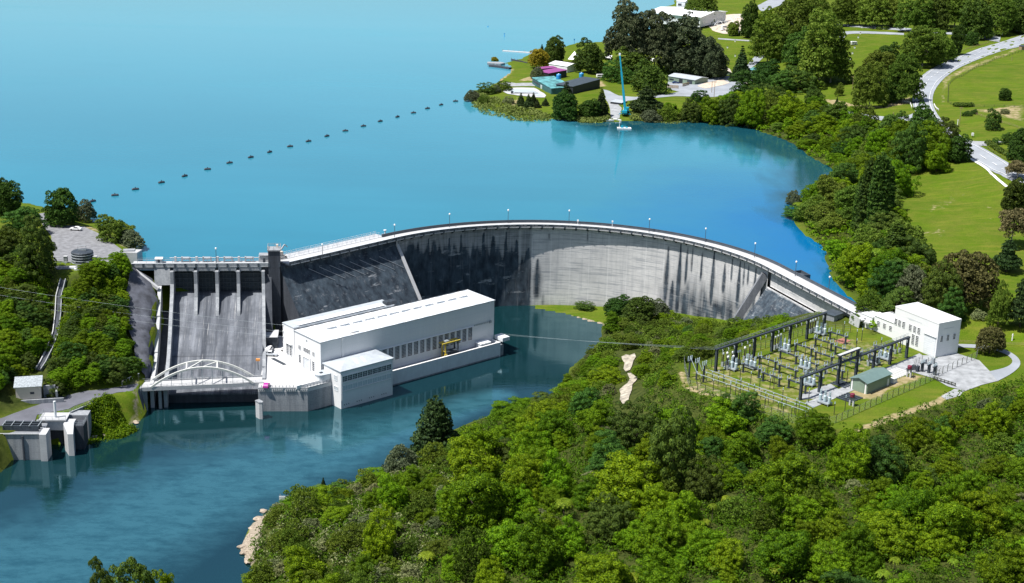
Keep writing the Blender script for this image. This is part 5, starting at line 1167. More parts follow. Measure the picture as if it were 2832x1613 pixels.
for a_, b_ in (((g0[0] - 1.7, g0[1] - .5), (g1[0] + .7, g0[1] - .5)), ((g0[0] - 1.7, g0[1] - .5), (g0[0] - 1.7, g0[1] + 5)), ((g0[0] - 1.7, g0[1] + 5.2), (g1[0] + .7, g0[1] + 5.2)), ((g1[0] + 3.4, g0[1] - 1.4), (g1[0] + 5.9, g0[1] - 1.4)), ((g1[0] + 5.9, g0[1] - 1.4), (g1[0] + 5.9, g0[1] + 3.4))):
    zb0 = 1.0 if a_[0] < g1[0] + 1 else -.6
    for h_ in (.55, 1.1): m.bar((*a_, zb0 + h_), (*b_, zb0 + h_), .06, .06)
    for q in range(5): f = q / 4; m.bar((a_[0] + (b_[0] - a_[0]) * f, a_[1] + (b_[1] - a_[1]) * f, zb0), (a_[0] + (b_[0] - a_[0]) * f, a_[1] + (b_[1] - a_[1]) * f, zb0 + 1.12), .07, .07)
m.build('railing', 'steel', t)
m = MB(); m.tube([((g0[0] + g1[0]) / 2, g0[1] + 1.5, 1.0), ((g0[0] + g1[0]) / 2, g0[1] + 1.5, 6.2)], .38, 10); m.build('vent_pipe', 'white_grey', t)
t = thing('road_wall', 'low concrete wall with railing beside the bank road, right of the gate structure', 'wall', tuple(PZ(zd(515, 215), 8.5)), 0)
e1 = PZ(zd(700, 135), 8.5) - PZ(zd(515, 215), 8.5)
m = MB(); m.bar((0, 0, -.9), (e1.x, e1.y, -.9), 0.5, 2.4); m.build('wall', 'conc', t); m = MB()
for h_ in (.9, 1.4): m.bar((0, 0, h_), (e1.x, e1.y, h_), .06, .06)
for q in range(9): m.bar((e1.x * q / 8, e1.y * q / 8, .3), (e1.x * q / 8, e1.y * q / 8, 1.42), .06, .06)
m.build('railing', 'steel', t)
q = PZ(zd(150, 350), 8.25); t = thing('gate_panel_rack', 'dark steel rack of stacked stop log panels on the bank quay', 'rack', tuple(q), rad(2))
m = MB(); m.box(-5.2, 5.2, 0, .5, 0, 1.7)
m.box(-5.2, 5.2, 1.6, 2.1, 0, 1.7); m.box(-5.2, 5.2, 3.2, 3.7, 0, 1.7); m.build('panel', 'steel_dark', t)
m = MB()
for x in (-5.2, -2.6, 0, 2.6, 5.2): m.box(x - .1, x + .1, -.25, 4.0, 1.703, 1.85)
m.build('cross_bar', 'steel', t)
# pump house under the left slope
q = PZ(zd(120, 140), 9.2); t = thing('pump_house', 'small cream hut with a weathered sloping roof beside the bank road', 'hut', (q.x, q.y, 8.6), rad(14))
m = MB(); m.box(0, 7.4, 0, 5.2, 0, 5.4); m.build('wall', 'cream', t); m = MB(); m.add([(-.5, -.4, 5.41), (7.8, -.4, 5.41), (7.8, 5.7, 5.41), (-.5, 5.7, 5.41), (-.5, -.4, 5.6), (7.8, -.4, 5.6), (7.8, 5.7, 6.9), (-.5, 5.7, 6.9)], [(3, 2, 1, 0), (4, 5, 6, 7), (0, 1, 5, 4), (1, 2, 6, 5), (2, 3, 7, 6), (3, 0, 4, 7)]); m.build('roof', 'roof_old', t)
m = MB(); m.box(4.2, 5.4, -.06, -.002, 3.0, 3.7); m.build('window', 'glass_dark', t)
m = MB(); m.box(-1.5, 14, -.8, -.3, -.6, 1.4); m.box(-1.5, 14, -.3, 7, -.9, .0); m.build('retaining_wall', 'conc', t)
m = MB(); m.box(7.9, 11.5, 2.5, 3.1, 0, 4.5); m.box(11.6, 12.2, .5, 5, 0, 3.2); m.build('side_wall', 'conc', t)
# flume down the left slope
fp = [G(z1(*p)) for p in [(305, 515), (283, 600), (278, 690), (268, 775), (240, 850), (205, 920), (185, 950)]]
fp = resample(fp, 26); t = thing('drain_flume', 'narrow concrete drain channel running down the bushy left slope', 'channel', tuple(fp[-1])); b_ = fp[-1]
for s_, nm, h_, mt in ((-.9, 'side_wall', .7, 'conc'), (.9, 'side_wall', .7, 'conc_light'), (0, 'channel_floor', .1, 'conc_dark')):
    m = MB()
    for a, c_ in zip(fp[:-1], fp[1:]):
        e_ = (c_ - a); n_ = Vector((e_.y, -e_.x, 0)).normalized() * s_
        m.bar(a + n_ - b_ + Vector((0, 0, h_ / 2 + .3)), c_ + n_ - b_ + Vector((0, 0, h_ / 2 + .3)), .28 if s_ else 1.5, h_ + .5)
    m.build(nm, mt, t)
# round tank of stacked rings by the car park
q = PZ(z1(388, 432), PARKZ); t = thing('ring_stack', 'round dark stack of banded rings at the front edge of the car park', 'tank', (q.x, q.y + 2.2, PARKZ))
for i in range(4): m = MB(); m.lathe([(3.7, i * 0.95), (3.85, i * .95 + .06), (3.85, i * .95 + .2), (3.7, i * .95 + .26)], n=24); m.build('band', 'steel', t)
m = MB(); m.lathe([(3.72, 0), (3.72, 3.7), (3.4, 3.9), (0.6, 4.1)], n=24); m.build('body', 'steel_dark', t)
m = MB(); m.box(-1.4, 1.4, -.15, .15, 4.1, 4.6); m.tube([(-1.4, 0, 4.6), (-1.4, 0, 5.8), (1.4, 0, 5.8), (1.4, 0, 4.6)], .1, 6); m.build('top_frame', 'steel', t)
for i, (x, y_) in enumerate(((316, 428), (458, 428))):
    q = PZ(z1(x, y_), PARKZ); t = thing('gate_post', ['grey gate pier left of the round ring stack', 'grey gate pier right of the round ring stack'][i], 'post', tuple(q)); m = MB(); m.box(-.6, .6, -.5, .5, 0, 2.2); m.build('pier', 'conc', t); m = MB(); m.box(-.7, .7, -.6, .6, 2.203, 2.45); m.build('cap', 'conc_light', t)
t = thing('carpark_fence', 'low white rail fence along the front edge of the car park', 'fence', tuple(PZ(z1(265, 438), PARKZ))); o_ = Vector(t.location)
pts = [PZ(z1(x, y_), PARKZ) - o_ for x, y_ in ((265, 438), (335, 436), (440, 437), (525, 437))]
m = MB()
for a, b in zip(pts[:-1], pts[1:]): m.bar(a + Vector((0, 0, .9)), b + Vector((0, 0, .9)), .1, .14)
m.build('rail', 'white_grey', t)
m = MB()
for p in resample(pts, 12): m.bar(p, p + Vector((0, 0, 1)), .12, .12)
m.build('fence_posts', 'white_grey', t)
q = PZ(z1(625, 400), 33.6); t = thing('stone_block', 'pale stone block wall where the dam crest meets the car park', 'wall', tuple(q), rad(10))
m = MB(); m.prism([(-3, 0), (2.5, -1), (4, 3), (-2, 4)], -3, 1.8); m.build('block', 'conc_light', t, False, .1); m = MB(); m.box(-2.5, 1.5, .5, 3, 1.803, 2.2); m.build('cap', 'conc', t)
for i, (x, y_) in enumerate(((348, 460), (372, 466))):
    q = PZ(z1(x, y_), PARKZ - .3); t = thing('concrete_plinth', ['small pale plinth on the lane edge below the ring stack', 'low white plinth on the lawn right of the other plinth'][i], 'plinth', (q.x, q.y, gz(q.x, q.y))); m = MB(); m.box(-1.1, 1.1, -.7, .7, -.3, .7 - i * .2); m.build('block', 'white_grey', t, False, .06)
q = G(z1(610, 1000)); t = thing('guard_rail', 'bent white guard rail at the road bend beside the gravel slope', 'railing', tuple(q)); e_ = [G(z1(*p)) - q for p in ((585, 1015), (590, 1005), (635, 985))]
m = MB(); m.tube([p + Vector((0, 0, 1.0)) for p in e_], .1, 6); m.build('rail', 'white_paint', t); m = MB()
for p in resample(e_, 5): m.tube([p, p + Vector((0, 0, 1))], .08, 5)
m.build('support', 'white_paint', t)
q = PZ(zd(1015, 45), 8.6); t = thing('lamp_pole', 'thin dark pole on the road at the left end of the bridge', 'pole', tuple(q)); m = MB(); m.tube([(0, 0, 0), (0, 0, 5.2)], .09, 6); m.build('pole', 'post', t); m = MB(); m.cbox((0, 0, 5.2), .4, .3, .2); m.build('head', 'steel', t)

# ------------------------------------------------------------------ conductors
def cable(name, label, a, b, sag, r=.035, group=None):
    a = Vector(a); b = Vector(b); t = thing(name, label, 'cable', tuple(b), 0, group); N_ = 24
    pts = [a.lerp(b, i / N_) - b - Vector((0, 0, sag * 4 * (i / N_) * (1 - i / N_))) for i in range(N_ + 1)]
    m = MB(); m.tube(pts, r, 4); m.build('conductor', 'wire', t); m = MB(); m.lathe([(.05, -.1), (.2, 0), (.2, .25), (.05, .35)], n=8); m.build('insulator', 'white_ins', t); return t
lv = [(0, 535, 335, 402), (0, 573, 335, 462), (0, 607, 335, 512)]
for i, (x0_, y0_, x1_, y1_) in enumerate(lv):
    e_ = PH.hit(z3(x1_, y1_), 0, 0.0); pb = PH.w(-0.1, HW + AW - .3 - i * .05, e_[2]); pa = PZ(z1(0, y0_), 34 - i * 2.5); pa = pb + (pa - pb) * 1.25
    cable('power_line', ['top', 'middle', 'lowest'][i] + ' of the three cables crossing the spillway to the powerhouse', pa, pb, 1.2, .024, 'cables over the spillway')
# ------------------------------------------------------------------ switchyard
SA = PZ(z5(893, 768), SUBZ); SB = PZ(z5(1680, 458), SUBZ)
S = FR(SA, math.atan2(SB.y - SA.y, SB.x - SA.x)); SL = (SB - SA).length; NB = 6; BX = SL / NB
GYF = S.l(PZ(z5(265, 555), SUBZ))[1]; GXF = S.l(PZ(z5(265, 555), SUBZ))[0]
hF = ztop(PZ(z5(265, 555), SUBZ), z5(270, 388)[1]) - SUBZ; hN = ztop(SA, z5(900, 596)[1]) - SUBZ
def gantry(label, x0, y0, h, tall=()):
    t = thing('switchyard_gantry', label, 'gantry', tuple(S.w(x0, y0)), S.a, 'steel gantries of the switchyard')
    for i in range(NB + 1):
        hh = h + (2.4 if i in tall else 0.0) - .45
        m = MB(); x = i * BX; m.box(x - .34, x - .18, -.34, .34, 0, hh); m.box(x + .18, x + .34, -.4, .4, 0, hh); m.box(x - .179, x + .179, -.1, .1, 0, hh); m.build('column', 'steel_dark', t)
    m = MB(); m.box(-.6, SL + .6, -.4, -.22, h - .44, h); m.box(-.6, SL + .6, .22, .4, h - .44, h); m.box(-.6, SL + .6, -.219, .219, h - .12, h - .02)
    m.build('beam', 'steel_dark', t)
    m = MB()
    for h_ in (.45, .85): m.bar((-.6, .38, h + h_), (SL + .6, .38, h + h_), .06, .06)
    for x in np.arange(-.5, SL + .6, 2.2): m.bar((x, .38, h), (x, .38, h + .87), .07, .07)
    m.build('walkway_rail', 'rail', t)
    m = MB()
    for i in range(NB):
        for q in (.2, .5, .8): x = (i + q) * BX; m.bar((x, -.9, h - .5), (x, .9, h - .5), .12, .12); m.lathe([(.06, 0), (.16, .1), (.16, .7), (.06, .85)], (x, -.85, h - 1.4), 6)
    m.build('insulator_arm', 'steel', t)
    return t
gantry('long steel gantry at the back of the switchyard, nearest the dam', GXF, GYF, hF)
g = gantry('long steel gantry at the front of the switchyard beside the green shed', 0, 0, hN, (2, 3))
m = MB(); m.box(2 * BX - .8, 3 * BX + .8, -.55, .55, hN + 1.96, hN + 2.3); m.build('upper_beam', 'steel_dark', g)
m = MB(); m.box(2 * BX - .6, 3 * BX + .6, -.5, .5, hN + 2.303, hN + 2.45); m.build('platform', 'conc_light', g)
q0 = S.l(PZ(z5(1365, 350), SUBZ + 3))
# disconnector stands
def stand():
    t = thing('disconnector_stand', '', 'switchgear', (0, 0, 0))
    m = MB(); m.box(-.28, .28, -3.7, 3.7, 2.35, 2.7); m.build('beam', 'steel_dark', t)
    for y_ in (-2.9, 2.9): m = MB(); m.box(-.22, .22, y_ - .22, y_ + .22, 0, 2.348); m.cbox((0, y_, 0), .9, .9, .12); m.build('leg', 'steel_dark', t)
    for y_ in (-3, 0, 3):
        for x in (-.45, .45):
            m = MB(); m.lathe([(.05, 2.72), (.14, 2.75), (.09, 3.0), (.14, 3.2), (.09, 3.4), (.14, 3.6), (.05, 3.85)], (x * 1.6, y_, 0), 6); m.build('insulator', 'porcelain', t)
        m = MB(); m.bar((-.8, y_, 3.9), (.8, y_, 3.9), .07, .07); m.box(-.85, .85, y_ - .12, y_ + .12, 2.703, 2.78); m.build('switch_arm', 'steel', t)
    return t
ST0 = stand(); first = True
bayname = ['first', 'second', 'third', 'fourth', 'fifth', 'sixth']
rows = [('back row by the rear gantry', GYF - 8.2, 0.0, 0.55), ('middle row', GYF - 16.5, -1.4, .5), ('front row by the front gantry', 5.2, 1.6, .45)]
for r_, (rn, y_, xo, fr) in enumerate(rows):
    for i in range(NB):
        if (r_, i) in ((1, 5),): continue
        o = ST0 if first else clone(ST0); first = False
        p = S.w((i + fr) * BX + xo * .6, y_ + (0.5 if i % 2 else -0.4)); o.location = p; o.rotation_euler = (0, 0, S.a + (0 if r_ != 2 else 0.0))
        o['label'] = 'disconnector stand in the %s, %s bay from the river end' % (rn, bayname[i]); o['group'] = 'disconnector stands in the switchyard'
# circuit breaker clusters
def breaker():
    t = thing('circuit_breaker', '', 'switchgear', (0, 0, 0))
    m = MB(); m.box(-1.1, 1.1, -1.9, 1.9, .45, .8)
    for x in (-.9, .9):
        for y_ in (-1.7, 1.7): m.box(x - .1, x + .1, y_ - .1, y_ + .1, 0, .449)
    m.build('base_frame', 'steel', t)
    for y_ in (-1.5, 0, 1.5):
        m = MB(); m.lathe([(.42, .803), (.48, 1.0), (.48, 2.5), (.3, 2.7)], (0, y_, 0), 10); m.build('tank', 'porcelain', t)
        for x in (-.28, .28):
            m = MB(); m.lathe([(.10, 2.65), (.17, 2.8), (.11, 3.0), (.17, 3.2), (.11, 3.45), (.17, 3.7), (.1, 4.0), (.06, 4.3)], (x, y_, 0), 6); m.build('bushing', 'porcelain', t)
    m = MB(); m.cbox((1.35, 0, .3), .5, 1.0, 1.6); m.build('control_cabinet', 'steel', t)
    return t
B0 = breaker(); first = True
bl = [(z5(525, 535), 'at the river end of the rear gantry'), (z5(775, 405), 'under the third column of the rear gantry'), (z5(1045, 285), 'at the dam end of the rear gantry'), (z5(385, 545), 'beside the row of black bushings'),
      (z5(960, 660), 'under the river end of the front gantry'), (z5(1520, 470), 'under the building end of the front gantry'), (z5(1075, 800), 'in the near corner of the yard by the fence'), (z5(1440, 500), 'beside the fifth column of the front gantry'), (z5(930, 540), 'in mid yard left of the tall columns')]
for px, txt in bl:
    o = B0 if first else clone(B0); first = False; p = PZ(px, SUBZ); o.location = p; o.rotation_euler = (0, 0, S.a); o['label'] = 'pale blue grey circuit breaker cluster ' + txt; o['group'] = 'circuit breakers in the switchyard'
# black bushing posts with white caps
def bushing(cap):
    t = thing('bushing_post', '', 'switchgear', (0, 0, 0)); m = MB(); m.box(-.35, .35, -.35, .35, 0, 1.4); m.build('pedestal', 'steel', t)
    m = MB(); m.lathe([(.2, 1.402)] + [(.16 + .08 * (i % 2), 1.5 + i * .16) for i in range(13)] + [(.12, 3.7)], n=8); m.build('insulator', 'brown_ins', t)
    m = MB(); m.lathe([(.13, 3.702), (.32, 3.8), (.34, 4.2), (.2, 4.4), (.03, 4.45)], n=8); m.build('cap', cap, t); return t
P0 = bushing('white_ins'); P1 = bushing('steel'); f0 = f1 = True
bp = [(318, 520, 1), (347, 515, 0), (352, 545, 0), (388, 510, 0), (392, 540, 0), (424, 505, 0), (440, 500, 0), (478, 475, 0), (515, 460, 1), (705, 395, 1), (725, 385, 1), (745, 375, 1), (965, 275, 1), (983, 268, 1), (1002, 260, 1), (1470, 490, 1), (1400, 515, 1), (1600, 425, 1), (1632, 415, 1)]
for x, y_, kd in bp:
    if kd: o = P1 if f1 else clone(P1); f1 = False
    else: o = P0 if f0 else clone(P0); f0 = False
    o.location = PZ(z5(x, y_), SUBZ); o.rotation_euler = (0, 0, S.a); o['group'] = 'bushing posts in the switchyard'
    side = 'by the river end column of the rear gantry' if x < 530 else 'under the rear gantry, third bay' if x < 800 else 'under the dam end of the rear gantry' if x < 1100 else 'under the building end of the front gantry'
    o['label'] = ('white capped' if not kd else 'grey capped') + ' black bushing post ' + side
# slim poles
PO0 = None
poles = [(125, 650), (168, 640), (248, 690), (285, 645), (322, 640), (372, 750), (412, 735), (445, 640), (448, 720), (525, 660), (548, 745), (590, 705), (632, 815), (668, 690), (697, 690), (760, 790), (765, 900), (860, 885), (935, 895), (955, 790), (1145, 880), (1225, 855),
    (848, 450), (930, 455), (1040, 470), (1095, 410), (1165, 340), (1215, 300), (1310, 350), (1350, 330), (1310, 400), (650, 590), (690, 640), (910, 520), (1490, 420), (1650, 395), (1240, 640), (600, 560), (370, 590), (1000, 380)]
for i, (x, y_) in enumerate(poles):
    if PO0 is None:
        PO0 = thing('support_pole', '', 'pole', (0, 0, 0)); m = MB(); m.tube([(0, 0, 0), (0, 0, 3.6)], .11, 6); m.build('pole', 'post', PO0); m = MB(); m.lathe([(.05, 3.6), (.15, 3.65), (.08, 3.9), (.15, 4.1), (.05, 4.3)], n=6); m.build('insulator', 'porcelain', PO0); o = PO0
    else: o = clone(PO0)
    o.location = PZ(z5(x, y_), SUBZ); h_ = 0.9 + 0.35 * ((i * 37) % 10) / 10; o.scale = (1, 1, h_)
    zone = 'in the grassy river end of the switchyard' if x < 800 and y_ > 560 else 'near the corner of the yard by the fence' if y_ > 780 else 'among the stands between the two gantries'
    o['label'] = 'slim dark pole with an insulator top ' + zone; o['group'] = 'slim poles ' + zone
# three bus pipes across the river end, with their angled ends
ends = [((78, 448), (130, 572), (955, 858)), ((133, 465), (168, 552), (975, 835)), ((186, 485), (215, 545), (1005, 822))]
for i, (n_, a, b) in enumerate(ends):
    pa = PZ(z5(*a), SUBZ + 3.4); pb = PZ(z5(*b), SUBZ + 3.0); pn = PZ(z5(*n_), SUBZ + 6.4)
    t = thing('bus_pipe', ['outermost', 'middle', 'innermost'][i] + ' of three pale bus pipes along the river end of the switchyard', 'busbar', (pa.x, pa.y, SUBZ), 0, 'bus pipes of the switchyard')
    o_ = Vector(t.location); m = MB(); m.tube([pn - o_, pa - o_, pb - o_], .10, 6); m.build('pipe', 'wire', t)
    for f in np.linspace(.04, .98, 9):
        p = pa.lerp(pb, f) - o_; m = MB(); m.tube([(p.x, p.y, 0), (p.x, p.y, p.z - .5)], .10, 6); m.build('support', 'post', t); m = MB(); m.lathe([(.06, -.5), (.15, -.4), (.15, -.1), (.06, 0)], p, 6); m.build('insulator', 'porcelain', t)
    fb = PZ(z5(*n_), SUBZ + 6.4); t2 = thing('landing_stand', ['leftmost', 'middle', 'rightmost'][i] + ' of three stands with N shaped insulators at the river end of the yard', 'switchgear', (fb.x, fb.y, SUBZ), S.a, 'landing stands')
    m = MB(); m.box(-.2, .2, -.2, .2, 0, 5.2); m.build('column', 'steel_dark', t2)
    m = MB(); m.box(-.9, .9, -.1, .1, 5.2, 5.35); m.build('crossarm', 'steel', t2)
    for x in (-.8, 0.1, .8): m = MB(); m.lathe([(.05, 5.352), (.14, 5.45), (.14, 6.5), (.05, 6.7)], (x, 0, 0), 6); m.build('insulator', 'porcelain', t2)
# perimeter fence
t = thing('security_fence', 'tall wire security fence with cranked posts all round the switchyard', 'fence', (0, 0, 0))
fl = [PZ(z5(*p), SUBZ) for p in [(110, 415), (75, 430), (28, 505), (66, 672), (290, 755), (560, 845), (868, 948), (1105, 955)]]; fl2 = [PZ(z5(*p), SUBZ) for p in [(1105, 955), (1140, 948), (1500, 785), (1875, 625), (1950, 575), (2210, 458), (2205, 420)]]
fp0 = None
for seg, ht in ((fl, 2.2), (fl2, 2.4)):
    L_ = sum((seg[i + 1] - seg[i]).length for i in range(len(seg) - 1)); pts = resample(seg, int(L_ / 2.7))
    for i, p in enumerate(pts):
        e_ = (pts[min(i + 1, len(pts) - 1)] - pts[max(0, i - 1)]).normalized(); n_ = Vector((e_.y, -e_.x, 0))
        if fp0 is None: m = MB(); m.bar((0, 0, 0), (0, 0, 2.2), .13, .13); m.bar((0, 0, 2.15), (.35, 0, 2.6), .1, .1); fp0 = m.build('fence_post', 'post', t); o = fp0
        else: o = clone(fp0)
        o.location = p; o.rotation_euler = (0, 0, math.atan2(n_.y, n_.x))
    m = MB()
    for h_ in (.1, .55, 1.0, 1.45, 1.9, 2.2):
        for a, b in zip(pts[:-1], pts[1:]): m.bar(a + Vector((0, 0, h_)), b + Vector((0, 0, h_)), .025, .025)
    m.build('wire_mesh', 'steel', t)
# rear fence, mostly behind the gantry
t = thing('rear_fence', 'wire fence behind the rear gantry along the edge of the bushes', 'fence', (0, 0, 0))
pts = resample([S.w(GXF - 3, GYF + 3.0), S.w(GXF + SL + 2, GYF + 3.0), PZ(z5(1265, 268), SUBZ)], 30)
for i, p in enumerate(pts): o = clone(fp0, t); o.location = p; o.rotation_euler = (0, 0, S.a + PI / 2)
m = MB()
for h_ in (.3, 1.0, 1.6, 2.2):
    for a, b in zip(pts[:-1], pts[1:]): m.bar(a + Vector((0, 0, h_)), b + Vector((0, 0, h_)), .025, .025)
m.build('wire_mesh', 'steel', t)
# green shed
ga, gb, gc = PZ(z5(1281, 690), SUBZ), PZ(z5(1388, 728), SUBZ), PZ(z5(1560, 655), SUBZ)
GS = FR(gb, math.atan2((gc - gb).y, (gc - gb).x)); gl = GS.hit(z5(1560, 655), 2, 0)[0]; gw = 5.6
t = GS.t('garage_shed', 'pale green gabled shed with a dark green roof in front of the front gantry', 'shed')
m = MB(); m.xprism([(0, 0), (gw, 0), (gw, 3.3), (gw / 2, 4.2), (0, 3.3)], 0, gl); m.build('wall', 'wall_green', t)
e = .35; m = MB(); m.xprism([(-e, 3.25), (gw / 2, 4.26), (gw + e, 3.25), (gw + e, 3.4), (gw / 2, 4.42), (-e, 3.4)], -.5, gl + .4); m.build('roof', 'roof_green', t)
m = MB(); m.box(-.08, -.002, .35, .75, 0, 3.2); m.box(-.08, -.002, gw - .75, gw - .35, 0, 3.2); m.build('corner_trim', 'white_paint', t)
m = MB(); m.box(-.06, -.001, 1.0, gw - 1.0, .02, 2.8); m.build('roller_door', 'wall_green', t)
m = MB(); m.box(gl - 1.6, gl - .7, -.06, -.002, 0.02, 2.1); m.build('door', 'white_grey', t)
p = PZ(z5(1585, 640), SUBZ); t = thing('generator_box', 'small pale equipment box at the right end of the green shed', 'cabinet', tuple(p), GS.a); m = MB(); m.box(-1, 1, -.7, .7, .15, 1.5); m.build('case', 'white_grey', t, False, .05); m = MB(); m.box(-1.2, 1.2, -.9, .9, 0, .149); m.build('plinth', 'conc', t)
# maroon drums on posts
for i, (x, y_) in enumerate(((1275, 812), (1700, 600))):
    p = PZ(z5(x, y_), SUBZ); t = thing('water_drum', ['maroon drum on pale columns in the near corner of the switchyard', 'maroon drum on pale columns beside the white building drive'][i], 'drum', tuple(p), S.a)
    for yy in (-.55, .55): m = MB(); m.box(-.22, .22, yy - .22, yy + .22, 0, 2.4); m.build('column', 'conc_light', t)
    m = MB(); m.box(-.6, .6, -.9, .9, 2.403, 2.6); m.build('shelf', 'steel_dark', t); m = MB(); m.lathe([(.62, 2.603), (.68, 2.7), (.68, 3.5), (.6, 3.62), (.1, 3.7)], n=14); m.build('drum', 'red_oxide', t)
# slabs over the cable trenches
for grp, px, n_, mt, dirx in (('beside the white building road', (1625, 568), 6, 'yard', 1), ('in front of the green shed', (1270, 752), 5, 'steel_dark', 1), ('under the front gantry', (1215, 650), 4, 'steel_dark', 1)):
    c_ = S.l(PZ(z5(*px), SUBZ)); s0 = None
    for i in range(n_):
        if s0 is None: m = MB(); m.box(-.35, .35, -2.6, 2.6, .02, .28); s0 = m.build('trench_cover', mt); o = s0
        else: o = clone(s0)
        o.location = S.w(c_[0] + (i - n_ / 2) * 1.25, c_[1]); o.rotation_euler = (0, 0, S.a); tag(o, 'one of several parallel trench cover slabs ' + grp, 'slab', 'trench covers ' + grp)
p = PZ(z5(1210, 332), SUBZ); t = tag(MB().box(-2.2, 2.2, -1.6, 1.6, 0, .12).build('clay_pad', 'pink_tent'), 'brick red pad on the grass near the dam end of the yard', 'pad'); t.location = p; t.rotation_euler = (0, 0, S.a)
# transformer bay beside the white building
for i, (x, y_) in enumerate(((1798, 560), (1848, 570), (1890, 585))):
    p = PZ(z5(x, y_), SUBZ); t = thing('isolator_post', ['left', 'middle', 'right'][i] + ' of three dark isolator posts in the fenced bay by the white building', 'switchgear', tuple(p), S.a, 'isolator posts by the white building')
    m = MB(); m.box(-.35, .35, -.35, .35, 0, 2.6); m.build('column', 'steel_dark', t); m = MB(); m.box(-1.0, 1.0, -.3, .3, 2.6, 2.85); m.build('crossarm', 'steel_dark', t)
    for xx in (-.8, 0, .8): m = MB(); m.lathe([(.05, 2.85), (.15, 2.9), (.1, 3.2), (.15, 3.5), (.05, 3.8)], (xx, 0, 0), 6); m.build('insulator', 'porcelain', t)
    m = MB(); m.cbox((0, 0, -.01), 1.8, 1.8, .1); m.build('footing', 'conc_light', t)
for i, (x, y_) in enumerate(((1735, 545), (1765, 560), (1820, 500), (1880, 500))):
    p = PZ(z5(x, y_), SUBZ); t = thing('cable_cabinet', ['dark cabinet nearest the maroon drum', 'dark cabinet left of the isolator posts', 'dark cabinet behind the left isolator post', 'dark cabinet behind the right isolator post'][i], 'cabinet', tuple(p), S.a)
    m = MB(); m.box(-.5, .5, -.4, .4, 0.1, 1.5 + .4 * (i % 2)); m.build('case', 'steel_dark' if i < 2 else 'steel', t); m = MB(); m.box(-.6, .6, -.5, .5, 0, .099); m.build('plinth', 'conc', t)
t = thing('bay_fence', 'low wire fence enclosing the isolator posts by the white building', 'fence', (0, 0, 0))
pts = resample([PZ(z5(*p), SUBZ) for p in [(1735, 610), (1740, 520), (1800, 480), (1905, 520), (1910, 590), (1850, 625)]], 16)
for p in pts: o = clone(fp0, t); o.location = p; o.scale = (.7, .7, .75)
m = MB()
for h_ in (.4, 1.0, 1.6):
    for a, b in zip(pts[:-1], pts[1:]): m.bar(a + Vector((0, 0, h_)), b + Vector((0, 0, h_)), .03, .03)
m.build('wire_mesh', 'steel', t)
ra = PZ(z5(1885, 620), SUBZ); rb = PZ(z5(2045, 672), SUBZ); t = thing('timber_barrier', 'dark timber post and rail barrier at the gravel yard entrance', 'barrier', tuple(ra)); e_ = rb - ra
for h_ in (.5, 1.0): m = MB(); m.bar((0, 0, h_), e_ + Vector((0, 0, h_)), .12, .2); m.build('rail', 'post', t)
for q in range(7): m = MB(); p = e_ * (q / 6); m.bar(p, p + Vector((0, 0, 1.2)), .2, .2); m.build('upright', 'post', t)

# ------------------------------------------------------------------ white switch building
wb_b = PZ(z5(1897, 457), SUBZ); wb_a = PZ(z5(1577, 322), SUBZ)
WB = FR(wb_a, math.atan2((wb_b - wb_a).y, (wb_b - wb_a).x)); WL_ = WB.l(wb_b)[0]; WH = 10.8; WD = 9.4
t = WB.t('switch_building', 'tall plain white building with small windows and a large door beside the switchyard', 'building')
m = MB(); m.box(0, WL_, 0, WD, -3, WH); m.build('wall', 'white_wall', t)
m = MB(); m.box(.35, WL_ - .35, .35, WD - .35, WH + .003, WH + .1); m.build('roof', 'roof_white', t)
m = MB(); m.box(-.08, WL_ + .08, -.08, .3, WH + .003, WH + .42); m.box(-.08, WL_ + .08, WD - .3, WD + .08, WH + .003, WH + .42); m.box(-.08, .3, .301, WD - .301, WH + .003, WH + .42); m.box(WL_ - .3, WL_ + .08, .301, WD - .301, WH + .003, WH + .42); m.build('parapet', 'white_wall', t)
def wbw(px): q = WB.hit(px, 1, 0.0); return q[0], q[2]
up_ = window('upper_window', t, .95, 1.9, 2, 4, 'glass_dark', 'white_wall', bar=.08); first = True
for x, y_ in ((1597, 262), (1625, 272), (1655, 284), (1705, 300), (1737, 314), (1768, 328)):
    o = up_ if first else clone(up_); first = False; q = wbw(z5(x, y_ + 4)); o.location = (q[0] - .45, -.002, 5.4)
lw_ = window('lower_window', t, .95, 3.2, 2, 6, 'glass_dark', 'white_wall', bar=.08); first = True
for x, y_ in ((1728, 360), (1758, 370)):
    o = lw_ if first else clone(lw_); first = False; q = wbw(z5(x, y_)); o.location = (q[0] - .45, -.002, 1.4)
d0 = wbw(z5(1806, 400)); d1 = wbw(z5(1888, 440)); m = MB(); m.box(d0[0], d1[0], -.08, -.002, .02, 6.4); dr = m.build('main_door', 'white_grey', t)
m = MB()
for i in range(1, 10): m.box(d0[0] + .05, d1[0] - .05, -.11, -.081, i * .64 - .03, i * .64 + .03)
m.build('door_rib', 'white_wall', dr); m = MB(); m.box(d0[0] - .2, d1[0] + .2, -.4, -.002, 6.403, 6.65); m.build('door_hood', 'white_wall', t)
m = MB(); m.box(5.5, 11.5, -.035, -.002, 9.0, 9.1); m.box(6.2, 8.2, -.035, -.002, 8.7, 8.8); m.build('wall_groove', 'roof_grey', t)
for i, x in enumerate((1.2, 3.9, 6.6)):
    g = window('end_window', t, .95, 1.8, 2, 4, 'glass_dark', 'white_wall', bar=.08); g.rotation_euler = (0, 0, PI / 2); g.location = (WL_ + .002, x, 5.0)
m = MB(); m.box(WL_ + .002, WL_ + .035, 2.2, 6.6, 9.0, 9.1); m.build('wall_groove', 'roof_grey', t)
t = WB.t('long_annexe', 'low white annexe with three windows joined to the tall white building', 'building')
AXL = -9.8
m = MB(); m.box(AXL, -.004, 1.2, WD - 1, -3, 5.0); m.build('wall', 'white_wall', t)
